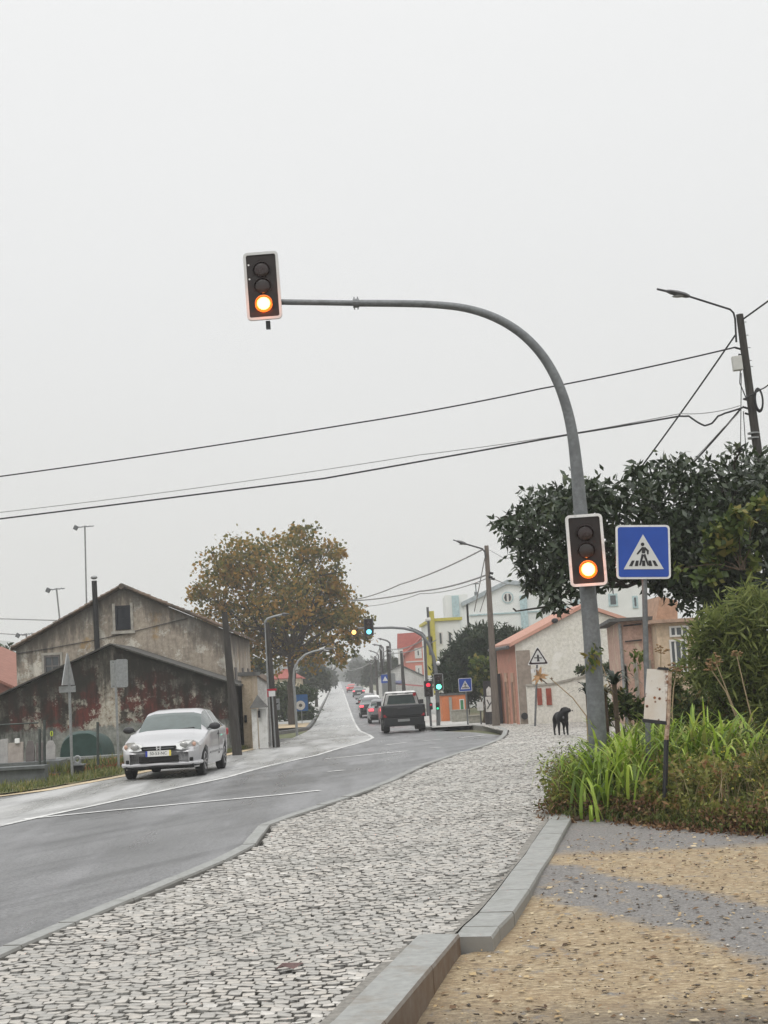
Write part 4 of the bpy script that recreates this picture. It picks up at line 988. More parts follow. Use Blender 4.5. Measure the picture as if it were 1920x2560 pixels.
def opening(e, o, Y, x0, y0, x1, y1, frame=M_frame, pane=M_glass, fw=.07, name='window', bars=(0, 0), yo=.0, sill=False, panel=None):
    """rectangular opening drawn from photo pixels on the plane at distance Y (+yo)"""
    A = P(x0, y0, Y)-o; B = P(x1, y1, Y)-o; cx, cz = (A.x+B.x)/2, (A.z+B.z)/2; w_, h_ = abs(B.x-A.x), abs(A.z-B.z)
    mb = MB(); yy = yo-.03
    for c, d in (((0, yy, h_/2-fw/2), (w_, .06, fw)), ((0, yy, -h_/2+fw/2), (w_, .06, fw)), ((-w_/2+fw/2, yy, 0), (fw, .06, h_-2*fw)), ((w_/2-fw/2, yy, 0), (fw, .06, h_-2*fw))): mb.box(c, d)
    for i in range(bars[0]): mb.box((-w_/2+w_*(i+1)/(bars[0]+1), yy+.012, 0), (.05, .03, h_-2*fw))
    for i in range(bars[1]): mb.box((0, yy+.016, -h_/2+h_*(i+1)/(bars[1]+1)), (w_-2*fw, .03, .05))
    f = mb.build(name, frame, e); f.location = (cx, 0, cz)
    MB().box((0, yo-.008, 0), (w_-2*fw, .012, h_-2*fw)).build('pane' if pane in (M_glass, M_dark) else 'panel', pane, f)
    if sill: MB().box((0, yo-.06, -h_/2-.05), (w_+.16, .12, .09)).build('sill', M_stone, f)
    return f
# ---- the old house on the left
_A, _B, _T = P(40, 1621, 50), P(566, 1576, 50), P(306, 1470, 50)
M_old = plaster('old_house_render', (.40, .345, .28), (.46, .32, .17), (.58, .55, .48), mould=(.07, .064, .056), mstr=.6, pscale=.55, pthr=.585, p2thr=.53, roofline=(_T.x-(_A.x+_B.x)/2, _T.z+.7, .52, .7, .9))
M_oldside = plaster('old_house_side_render', (.44, .35, .25), (.5, .44, .36), None, mould=(.12, .1, .08), mstr=.6)
eh, oh, Yh = house('old_house', 'large weathered plaster house with dark attic window behind the red shed', 'house', 50., 40, 566, 1621, 1576, (306, 1470), 13, M_old, M_tileold, over=.12, th=.09, dirx=RX, base=-.7)
# gable cap tile & ridge
mb = MB(); T = P(306, 1466, 50)-oh
mb.tube([T+Vector((0, -.2, 0)), T+Vector((RX*13, 13.2, 0))], .10, 10); mb.build('ridge_cap', M_tileold, eh, True)
mb = MB()
for a_, b_ in (((30, 1624), (306, 1467)), ((576, 1576), (306, 1467))):
    a_ = P(*a_, 50)-oh; b_ = P(*b_, 50)-oh; n = int((b_-a_).length/.2)
    for i in range(n):
        p = a_.lerp(b_, i/n); q = a_.lerp(b_, (i+1.15)/n); mb.tube([p+Vector((0, -.12, .05+random.uniform(-.012, .02))), q+Vector((0, -.12, .035))], [.062, .05], 7)
mb.build('verge_tiles', M_tileold, eh, True)
opening(eh, oh, 50, 288, 1515, 328, 1573, M_dark, M_dark, .06, bars=(0, 1))
mb = MB()
A = P(284, 1513, 50)-oh; B = P(331, 1575, 50)-oh
for c, d in (((A.x, -.03, (A.z+B.z)/2), (.09, .05, A.z-B.z+.1)), ((B.x, -.03, (A.z+B.z)/2), (.09, .05, A.z-B.z+.1)), (((A.x+B.x)/2, -.05, B.z-.06), (B.x-A.x+.2, .10, .1))): mb.box(c, d)
mb.build('window_surround', M_stone, eh)
M_shut = mat('grey_wood_shutter', (.13, .12, .115), .8, var=.3)
opening(eh, oh, 50, 111, 1640, 151, 1690, M_shut, M_glass, .05, bars=(1, 1))
mb = MB(); A = P(107, 1636, 50)-oh; B = P(155, 1690, 50)-oh
for x in (A.x, B.x): mb.box((x, -.02, (A.z+B.z)/2), (.08, .04, A.z-B.z))
mb.box(((A.x+B.x)/2, -.02, A.z), (B.x-A.x+.1, .05, .08)); mb.build('window_surround', M_stone, eh)
mb = MB(); a = P(249, 1700, 50)-oh; b = P(249, 1452, 50)-oh; b.x = a.x-.0
mb.tube([Vector((a.x, -.16, a.z)), Vector((a.x-.03, -.16, b.z))], .09, 12); mb.build('flue', mat('black_flue', (.022, .022, .022), .7, var=.4), eh, True)
mb = MB(); c = Vector((a.x-.03, -.16, b.z+.06)); mb.sphere(c+Vector((0, 0, .05)), .12, 12, 6, (1, 1, .55)); mb.build('flue_cap', M_galv2, eh, True)
# cornice streak line / cable along the gable
mb = MB(); pts = [P(x, y, 50)-oh+Vector((0, -.03, 0)) for x, y in ((44, 1634), (120, 1622), (250, 1598), (330, 1580), (470, 1545))]; mb.tube(pts, .012, 5); mb.build('wall_cable', M_cable, eh)
# drainpipe and windows down the road-facing side
sd = Vector((RX, 1, 0)); B0 = P(566, 1578, 50)-oh
def side_box(e, B0, t0, t1, z0, z1, name, mt, off=.03, th=.05):
    mb = MB(); a = B0+sd*t0; b = B0+sd*t1; nx = Vector((1, -RX, 0)).normalized()*off
    c = (a+b)/2+nx*.5; mb.box((c.x, c.y, (z0+z1)/2), (th, (b-a).length, z1-z0), Matrix.Rotation(-math.atan(RX), 3, 'Z')); return mb.build(name, mt, e)
side_box(eh, B0, .15, .3, .1, B0.z-.1, 'drainpipe', M_galvd, .1, .1)
for t in (3, 7, 10.5): side_box(eh, B0, t, t+.9, B0.z-2.6, B0.z-1.2, 'window', M_shut, .03)
side_box(eh, B0, 5, 5.8, .3, 2.3, 'door', M_shut, .03)
# TV aerials on the roof
def aerial(label, base, top, Y, head):
    b = P(*base, Y); t = P(*top, Y); e = empty('tv_aerial', b-Vector((0, 0, .3)), label, 'aerial', 'roof aerials'); o = Vector(e.location)
    MB().tube([(0, 0, 0), t-o], .028, 6).build('mast', M_galv2, e, True); mb = MB(); h = t-o
    s = head; mb.tube([h+Vector((-.32*s, -.1, -.06)), h+Vector((.3*s, .1, -.02))], .018, 5)
    for k in range(5):
        q = h+Vector((-.28*s+.12*s*k, -.08+.04*k, -.06+.01*k)); mb.tube([q+Vector((-.08, .22, .05)), q+Vector((.08, -.22, -.05))], .010, 4)
    mb.build('antenna', M_galv, e); mb = MB(); q = h+Vector((-.3*s, -.1, -.07)); mb.box(q, (.14, .1, .16), Matrix.Rotation(R(30), 3, 'Y')); mb.build('reflector', M_galv, e)
aerial('tall TV aerial on the left roof slope of the old house', (216, 1512), (212, 1314), 52, 1.0)
aerial('short leaning TV aerial near the left eave of the old house', (151, 1551), (141, 1470), 52, .9)
aerial('tiny TV aerial behind the left eave of the old house', (65, 1606), (66, 1583), 56, 1.0)
wire('overhead_cable', 'faint wire from the left edge to the short aerial', crv(((-60, 1545), (142, 1551)), (60, 52)), .02, mt=M_cable2)
wire('overhead_cable', 'faint wire pair above the hill at the left edge', crv(((-60, 1580), (66, 1588)), (70, 56)), .02, mt=M_cable2)
# ---- the red shed
_A, _B, _T = P(-75, 1775, 45), P(582, 1712, 45), P(276, 1614, 45)
M_shed = plaster('peeling_red_render', (.14, .045, .038), (.085, .07, .058), (.48, .45, .38), mould=(.024, .023, .02), mstr=.95, pscale=.9, pthr=.5, p2thr=.515, mscale=.8, roofline=(_T.x-(_A.x+_B.x)/2, _T.z+.62, .42, 1.5, .97), low=(1.05, (.25, .255, .235)), strip=(_T.x-(_A.x+_B.x)/2-.1, .28))
M_shedlow = plaster('bare_cement_render', (.22, .225, .21), (.33, .32, .29), None, mould=(.07, .075, .07), mstr=.7)
es, os_, Ys_ = house('old_shed', 'low wide shed with peeling red plaster and grey gable roof behind the silver car', 'shed', 45., -75, 582, 1775, 1712, (276, 1614), 4.8, M_shed, mat('dark_roof_edge', (.06, .058, .052), .9, var=.5), over=.12, th=.05, base=-.62)
for x0, y0, x1, y1 in ():   # exposed stone quoin strip
    A = P(x0, y0, 45)-os_; B = P(x1, y1, 45)-os_; MB().box(((A.x+B.x)/2, -.006, (A.z+B.z)/2), (B.x-A.x, .01, A.z-B.z)).build('bare_stone_strip', plaster('bare_stone', (.42, .39, .34), (.16, .06, .05), (.5, .47, .42), mould=(.09, .075, .06), mstr=.75, pscale=2.2, pthr=.56), es)
# ---- house at the far left edge
house('neighbour_house', 'orange walled house with clay tile roof cut by the left photo edge', 'house', 62., -420, 36, 1672, 1722, (-220, 1610), 14, mat('orange_brown_wall', (.26, .12, .09), .9, dirt=(.2, .12, .09)), M_tile, over=.3, base=-1, dirx=0)
# ---- narrow houses past the old house (left side of the road)
def box_house(name, label, Y, xl, xr, yt, depth, wm, rm=None, group=None, cat='house', base=None, top=.12, over=.1, dirx=None):
    dx = RX if dirx is None else dirx
    A = P(xl, yt, Y); B = P(xr, yt, Y); z0 = zr(Y)-.1 if base is None else base; zt = P((xl+xr)/2, yt, Y).z
    e = empty(name, ((A.x+B.x)/2, Y, z0), label, cat, group); o = Vector(e.location); w_ = (B.x-A.x)/2; D = Vector((dx, 1, 0))*depth; h = zt-z0
    f = [Vector((-w_, 0, 0)), Vector((w_, 0, 0)), Vector((w_, 0, h)), Vector((-w_, 0, h))]
    MB().add(f+[p+D for p in f], [(0, 1, 2, 3), (7, 6, 5, 4), (1, 5, 6, 2), (4, 0, 3, 7), (3, 2, 6, 7)]).build('wall', wm, e)
    g = [Vector((-w_-over, -over, h+.004)), Vector((w_+over, -over, h+.004)), Vector((w_+over, over, h+.004))+D, Vector((-w_-over, over, h+.004))+D]
    MB().add(g+[p+Vector((0, 0, top)) for p in g], [(3, 2, 1, 0), (4, 5, 6, 7), (0, 1, 5, 4), (1, 2, 6, 5), (2, 3, 7, 6), (3, 0, 4, 7)]).build('roof', rm or M_slate, e)
    return e, o
M_cream = plaster('cream_stained_render', (.46, .38, .28), (.55, .50, .43), None, mould=(.16, .11, .07), mstr=.7)
ec, oc = box_house('narrow_house', 'narrow cream stained annex past the right end of the old house', 47.2, 603, 629, 1690, 3.2, M_cream, M_slate)
opening(ec, oc, 47.2, 611, 1788, 618, 1806, M_dark, M_dark, .03)
M_whitew = plaster('white_render', (.62, .62, .60), None, None, mould=(.35, .34, .31), mstr=.5)
house('white_cottage', 'small white cottage between the cream annex and the lamp post', 'house', 56., 634, 664, 1697, 1705, (640, 1690), 6, M_whitew, M_tileold, over=.08, th=.06)
def gate_pillars():
    Y = 46.; b = P(650, 1857, Y); b.z = zr(Y); e = empty('gate', b, 'white panelled gate between pillars with a grey pyramid cap', 'gate'); r = lambda x, y: P(x, y, Y)-b
    mb = MB(); c = r(637, 1812); mb.box((c.x, 0, .62), (.16, .16, 1.24)); mb.build('pillar', M_white, e)
    mb = MB(); c = r(657, 1812)
    mb.box((c.x, .05, .62), (.26, .04, 1.2)); 
    for k in range(5): mb.box((c.x-.11+.055*k, .02, .62), (.022, .03, 1.2))
    mb.build('panel', M_white, e)
    mb = MB(); c = r(647, 1760); w_ = .27; mb.add([(c.x-w_, -w_, 1.26), (c.x+w_, -w_, 1.26), (c.x+w_, w_, 1.26), (c.x-w_, w_, 1.26), (c.x-.03, 0, 1.66)], [(3, 2, 1, 0), (0, 1, 4), (1, 2, 4), (2, 3, 4), (3, 0, 4)]); mb.build('pyramid_cap', M_slate, e)
    mb = MB(); c = r(648, 1785); mb.box((c.x, -.05, c.z), (.08, .1, .22)); mb.build('letter_box', M_black, e)
gate_pillars()
# red-roof bungalow behind the autumn tree
er, orr = box_house('bungalow', 'bungalow with red tile roof half hidden behind the autumn tree trunk', 135., 672, 752, 1698, 8, mat('bungalow_wall', (.40, .34, .24), .9), M_tilered, top=.1)
A = P(672, 1697, 135)-orr; B = P(752, 1697, 135)-orr; T = P(700, 1672, 139)-orr
MB().add([A, B, B+Vector((-1.2, 4, T.z-A.z)), A+Vector((1.2, 4, T.z-A.z)), A+Vector((0, 8, 0)), B+Vector((0, 8, 0))], [(0, 1, 2, 3), (3, 2, 5, 4), (0, 3, 4), (1, 5, 2)]).build('hipped_roof', M_tilered, er)
opening(er, orr, 135, 700, 1706, 712, 1722, M_frame, M_dark, .1)
# ---- right side: cottage with pink front
M_cot = plaster('cottage_white_render', (.76, .735, .665), (.80, .78, .73), None, mould=(.52, .50, .40), mstr=.4, pscale=.8, mscale=.6)
M_pink = mat('pink_render', (.56, .27, .20), .85, var=.12, scale=3, dirt=(.45, .27, .2))
ek, ok_, Yk = house('cottage', 'white gabled cottage with pink front and salmon tile roof at the corner', 'house', 56., 1287, 1600, 1612, 1566, (1460, 1519), 6.6, M_cot, M_tilepk, over=.14, th=.14, sidemat=M_pink)
w0 = P(1287, 1612, 56)-ok_
mb = MB(); mb.box((w0.x+.28, -.03, w0.z/2-.1), (.52, .05, w0.z-.25)); mb.build('pilaster', mat('brown_grey_pilaster', (.30, .25, .21), .9, var=.2), ek)
opening(ek, ok_, 56, 1487, 1563, 1503, 1602, M_frame, M_dark, .06, bars=(0, 1))
ang = math.atan(RX)
for t in (.8, 3.0, 5.2):
    for w__, h__, z__, nm, mt in ((.85, 2.1, 1.1, 'door_surround', mat('stone_pink_trim', (.50, .33, .24), .85)), (.5, 1.7, .95, 'door', mat('brown_door', (.25, .15, .10), .6))):
        c = w0+sd*(t+.4); off = Vector((-1, RX, 0)).normalized()*(.03 if nm == 'door_surround' else .055)
        MB().box((c.x+off.x, c.y+off.y, z__), (.05, w__, h__), Matrix.Rotation(-ang, 3, 'Z')).build(nm, mt, ek)
c = w0+sd*6.7; MB().tube([(c.x-.12, c.y, .05), (c.x-.12, c.y, w0.z-.25)], .05, 8).build('drainpipe', M_border, ek)
mb = MB(); q = w0+Vector((-.28, 0, -.08)); mb.tube([q-sd*.1, q+sd*6.8], .07, 8); mb.build('gutter', M_galvd, ek)
mb = MB(); q = P(1386, 1552, 56)-ok_; mb.sphere(q+Vector((0, -.16, 0)), .11, 10, 6, (1.2, .8, .9)); mb.build('vent', M_black, ek)
mb = MB(); q = P(1311, 1790, 56)-ok_; mb.tube([q+Vector((0, -.06, 0)), q+Vector((0, -.14, 0))], .13, 12); mb.build('vent', M_black, ek)
# low garden wall beside it
def garden_wall():
    Y = 54.4; b = P(1430, 1800, Y); b.z = zr(Y); e = empty('garden_wall', b, 'low whitish garden wall with coping and brick-red cabinet doors in front of the cottage', 'wall'); r = lambda x, y: P(x, y, Y)-b
    mb = MB(); t = [(1316, 1716), (1378, 1712), (1420, 1703), (1462, 1692), (1620, 1685)]; top = [r(*q) for q in t]
    pts = [Vector((top[0].x, 0, 0)), Vector((top[-1].x, 0, 0))]+[Vector((q.x, 0, q.z)) for q in top[::-1]]
    mb.poly(pts, (0, 1, 0), .22); mb.build('wall', M_cot, e)
    mb = MB()
    for p, q in zip(top[:-1], top[1:]): mb.poly([p+Vector((0, -.05, 0)), q+Vector((0, -.05, 0)), q+Vector((0, -.05, .07)), p+Vector((0, -.05, .07))], (0, 1, 0), .32)
    mb.build('coping', M_stone, e)
    M_br = mat('brick_red_door', (.30, .07, .045), .6, var=.2)
    for x0, x1 in ((1341, 1356), (1364, 1380)):
        A = r(x0, 1721); B = r(x1, 1762); o = MB().box(((A.x+B.x)/2, -.03, (A.z+B.z)/2), (B.x-A.x, .04, A.z-B.z)).build('cabinet_door', M_br, e)
        MB().box(((A.x+B.x)/2, -.056, (A.z+B.z)/2), (B.x-A.x-.04, .012, .03)).build('slat', M_br, o)
garden_wall()
# pink derelict house
M_dpink = plaster('faded_pink_render', (.56, .38, .31), (.60, .50, .38), None, mould=(.32, .2, .15), mstr=.45)
ed, od = box_house('derelict_house', 'faded pink derelict house with sagging grey roof behind the crossing sign pole', 44., 1546, 1644, 1552, 8, M_dpink, M_slate, top=.1, over=.32, dirx=.1)
for x0, y0, x1, y1 in ((1560, 1660, 1572, 1755), (1583, 1655, 1600, 1755), (1614, 1650, 1630, 1700)): opening(ed, od, 44, x0, y0, x1, y1, M_stone, M_dark, .06)
mb = MB(); 
for (x0, y0), (x1, y1) in (((1558, 1565), (1604, 1560)), ((1562, 1604), (1604, 1600))):
    a = P(x0, y0, 44)-od; b = P(x1, y1, 44)-od; mb.tube([a+Vector((0, -.05, 0)), b+Vector((0, -.05, 0))], .022, 5)
mb.build('iron_bar', M_black, ed)
c = P(1548, 1560, 44)-od; MB().tube([(c.x, -.08, .05), (c.x, -.08, c.z)], .05, 8).build('drainpipe', M_galv2, ed)
et, ot = box_house('veranda_house', 'tan house with white framed veranda windows behind the rusty board', 42., 1640, 1745, 1556, 6, mat('tan_wall', (.52, .40, .28), .85, dirt=(.5, .42, .33)), mat('tan_roof_edge', (.38, .26, .19), .85), top=.1, over=.2, dirx=.1)
for x0, y0, x1, y1 in ((1672, 1566, 1722, 1590), (1672, 1600, 1722, 1680)): opening(et, ot, 42, x0, y0, x1, y1, M_frame, M_glass, .05, bars=(2, 0))
A = P(1640, 1552, 43)-ot; B = P(1694, 1556, 43)-ot; C_ = P(1694, 1502, 43)-ot; D_ = P(1650, 1490, 43)-ot
MB().poly([A, B, C_, D_], (0, 1, 0), 2.5).build('upper_storey', mat('tan_render', (.40, .25, .17), .85), et)
# big white building with round window
M_wb = mat('pale_grey_render', (.74, .75, .73), .85, var=.06, scale=1)
ew, ow, Yw = house('white_hall', 'large pale building with round striped window and grey gable trim behind the dark pines', 'building', 118., 1165, 1570, 1512, 1500, (1268, 1461), 20, M_wb, mat('blue_grey_trim', (.34, .38, .40), .8), over=.25, th=.35)
mb = MB(); c = P(1269, 1494, 118)-ow; plate(mb, circ(.47, 22), -.06, .05); o = mb.build('round_window', mat('pale_blue_trim', (.40, .52, .54), .7), ew); o.location = (c.x, 0, c.z)
mb = MB(); plate(mb, circ(.38, 20), -.075, .02); mb.build('pane', M_frame, o)
mb = MB()
for s_ in (-1, 1): plate(mb, [(s_*.08, -.3), (s_*.2, -.26), (s_*.28, 0), (s_*.2, .26), (s_*.08, .3)][::s_], -.09, .012)
mb.build('stripe', M_black, o)
mb = MB()
for x in (1140, 1310, 1400): 
    c = P(x, 1530, 118)-ow; mb.box((c.x, -.1, (c.z)), (.55, .2, 2.6))
mb.box((0, -.06, (P(1300, 1531, 118)-ow).z), (12.5, .08, .1)); mb.build('pilaster', mat('pale_blue_trim', (.4, .5, .5), .7), ew)
mb = MB(); c = P(1142, 1512, 118)-ow; mb.box((c.x, 3, c.z-2), (1.8, 6, 5.6)); mb.build('side_wing', M_wb, ew)
mb = MB(); c = P(1193, 1492, 118)-ow; mb.tube([c+Vector((0, 1, -1)), c+Vector((0, 1, 1.1))], .05, 5); mb.box(c+Vector((0, 1, 1.1)), (.5, .3, .08)); mb.box(c+Vector((0, 1, .2)), (.3, .3, .5)); mb.build('chimney', M_galv, ew)
ea, oa = box_house('apartment_block', 'tall white apartment block glimpsed through the leafy tree above the cottage', 105., 1372, 1610, 1452, 14, M_wb, M_wb, dirx=.1)
for x0, y0, x1, y1 in ((1398, 1515, 1416, 1535), (1432, 1500, 1450, 1530), (1520, 1485, 1545, 1515), (1580, 1490, 1596, 1520)): opening(ea, oa, 105, x0, y0, x1, y1, mat('pale_blue_trim', (.4, .5, .5), .7), M_glass, .12)
# yellow trimmed building
M_yel = mat('yellow_trim', (.52, .46, .09), .7, var=.1)
ey, oy = box_house('yellow_trimmed_building', 'white building with bright yellow corner column and roof edge left of the pines', 100., 1078, 1150, 1552, 12, M_wb, M_yel, top=.2, over=.15)
mb = MB(); c = P(1083, 1610, 100)-oy; mb.box((c.x, -.2, c.z-.6), (.34, .4, 5.6)); mb.build('column', M_yel, ey)
mb = MB(); c = P(1074, 1640, 100)-oy; mb.box((c.x, -.35, c.z), (.5, .1, 2.6)); mb.build('banner', M_yel, ey)
mb = MB(); c = P(1072, 1578, 100)-oy; mb.box((c.x, -.4, c.z), (.16, .14, 3.2)); mb.build('post', M_galvd, ey)
mb = MB(); c = P(1070, 1549, 100)-oy; mb.sphere(c+Vector((0, -.3, 0)), .22, 10, 6); mb.build('globe_lamp', M_white, ey, True)
for x0, x1 in ((1095, 1108), (1118, 1132)): opening(ey, oy, 100, x0, 1580, x1, 1612, M_frame, M_glass, .08)
# pink house with red roof
ep, op, Yp = house('pink_house', 'two-storey pink house with steep red roof beyond the mast-arm signal', 'house', 145., 1012, 1108, 1640, 1640, (1060, 1592), 4, mat('salmon_pink_render', (.58, .22, .17), .85, var=.08), M_tilered, over=.25, th=.2)
opening(ep, op, 145, 1036, 1620, 1055, 1645, M_frame, M_glass, .28); opening(ep, op, 145, 1038, 1664, 1056, 1690, M_frame, M_glass, .28)
mb = MB(); c = P(1034, 1654, 145)-op; mb.box((0, -.04, c.z), (3.6, .06, .12)); mb.build('string_course', M_frame, ep)
A = P(993, 1620, 149)-op; B = P(1052, 1620, 149)-op; T1 = P(993, 1584, 150)-op; T2 = P(1056, 1580, 150)-op
MB().add([A, B, T2, T1, A+Vector((0, 5, 0)), B+Vector((0, 5, 0))], [(0, 1, 2, 3), (3, 2, 5, 4), (0, 3, 4), (1, 5, 2)]).build('upper_roof', M_tilered, ep)
mb = MB(); mb.box(((A.x+B.x)/2, A.y+2.6, A.z/2), (B.x-A.x-.2, 5, A.z)); mb.build('rear_wing', mat('salmon_pink_render', (.5, .2, .15), .85), ep)
mb = MB(); c = P(1002, 1648, 145)-op; mb.box((c.x, -.2, c.z-2), (.5, .4, 6)); mb.build('corner_pier', M_frame, ep)
# white gabled workshop behind the pickup
eg, og, Yg = house('white_workshop', 'low white gabled workshop beyond the dark pickup', 'building', 125., 945, 1066, 1694, 1694, (1000, 1664), 7, M_whitew, M_slate, over=.15, th=.1, dirx=0)
c = P(983, 1707, 125)-og; mb = MB(); mb.box((c.x, -.5, c.z), (1.5, .1, .32)); mb.build('awning', mat('lilac_awning', (.25, .26, .42), .7), eg)
c = P(1022, 1712, 125)-og; mb = MB(); mb.box((c.x, -.5, c.z), (2.4, .1, .12), Matrix.Rotation(R(8), 3, 'Y')); mb.build('awning', mat('pink_awning', (.5, .2, .2), .7), eg)
# orange garage and the low wall beside it
eo, oo = box_house('orange_garage', 'orange rendered garage with green shutter under the dark pines', 76., 1104, 1164, 1738, 5, mat('orange_render', (.60, .20, .08), .8, var=.1), M_slate, over=.05, top=.08)
opening(eo, oo, 76, 1148, 1748, 1162, 1776, M_frame, mat('green_shutter', (.05, .22, .09), .7), .05)
mb = MB(); c = P(1127, 1775, 76)-oo; mb.box((c.x, -.12, c.z-.1), (.14, .2, 1.5)); c = P(1113, 1775, 76)-oo; mb.box((c.x-.3, -.1, c.z-.1), (.1, .1, 1.5)); mb.build('door_post', mat('grey_post', (.3, .3, .27), .9), eo)
def low_wall(name, label, Y, x0, x1, yt, mt, th=.2, dirx=0, cap=None):
    A = P(x0, yt, Y); B = P(x1, yt, Y); z0 = zr(Y)+.05; e = empty(name, ((A.x+B.x)/2, Y, z0), label, 'wall'); o = Vector(e.location); h = (A.z+B.z)/2-z0
    MB().box((0, th/2, h/2), (B.x-A.x, th, h)).build('wall', mt, e)
    MB().box((0, th/2, h+.022), (B.x-A.x+.04, th+.08, .04)).build('coping', cap or M_stone, e); return e
low_wall('low_wall', 'low mossy grey wall in front of the orange garage', 72., 1128, 1172, 1776, mat('mossy_cement', (.28, .27, .23), .9, var=.3))
low_wall('low_wall', 'low stained cement wall right of the small crossing sign', 66., 1172, 1200, 1790, mat('mossy_cement', (.28, .27, .23), .9, var=.3))
# dark gate and notice boards
def dark_gate():
    Y = 61.; b = P(1232, 1804, Y); b.z = zr(Y)+.1; e = empty('metal_gate', b, 'tall dark grey metal gate panels left of the cottage behind the brown pole', 'gate'); r = lambda x, y: P(x, y, Y)-b
    M_dg = mat('dark_grey_gate', (.055, .052, .056), .6, var=.2)
    for x0, x1, yt in ((1207, 1233, 1703), (1235, 1258, 1685)):
        A = r(x0, yt); B = r(x1, 1800); mb = MB(); mb.box(((A.x+B.x)/2, 0, A.z/2), (B.x-A.x, .06, A.z)); o = mb.build('gate_leaf', M_dg, e)
        mb = MB(); 
        for k in range(4): mb.box((A.x+(B.x-A.x)*(k+.5)/4, -.045, A.z/2), (.03, .03, A.z*.94))
        mb.build('gate_bar', M_dg, o)
dark_gate()
def notice(label, Y, x0, y0, x1, y1, shape=0, mark=False):
    A = P(x0, y0, Y); B = P(x1, y1, Y); b = Vector(((A.x+B.x)/2, Y, zr(Y)+.1)); e = empty('notice_board', b, label, 'notice board', 'white notice boards by the dark gate'); w_ = B.x-A.x; h_ = A.z-B.z; cz = (A.z+B.z)/2-b.z
    MB().tube([(0, .04, 0), (0, .04, cz+h_*.3)], .03, 6).build('post', M_galvd, e)
    mb = MB(); s = [(-w_/2, -h_/2), (w_/2, -h_/2), (w_/2, h_*.2), (0, h_/2), (-w_/2, h_*.2)] if shape else rounded(w_, h_, .03)
    plate(mb, s, 0, .025); o = mb.build('board', M_white, e); o.location = (0, 0, cz)
    if mark:
        mb = MB(); limbpoly(mb, (-w_*.32, -h_*.3), (w_*.32, h_*.15), .05, .05, -.004, .003); limbpoly(mb, (-w_*.3, h_*.3), (0, -h_*.05), .05, .04, -.005, .003); mb.build('dark_drawing', M_galvd, o)
notice('pointed white notice above the rectangular poster on the dark gate', 60.2, 1215, 1716, 1230, 1739, 1)
notice('white rectangular poster with dark strokes on the dark gate', 60.2, 1213, 1742, 1234, 1779, 0, True)
notice('small white tile board at waist height left of the dark gate', 62., 1192, 1755, 1209, 1776)
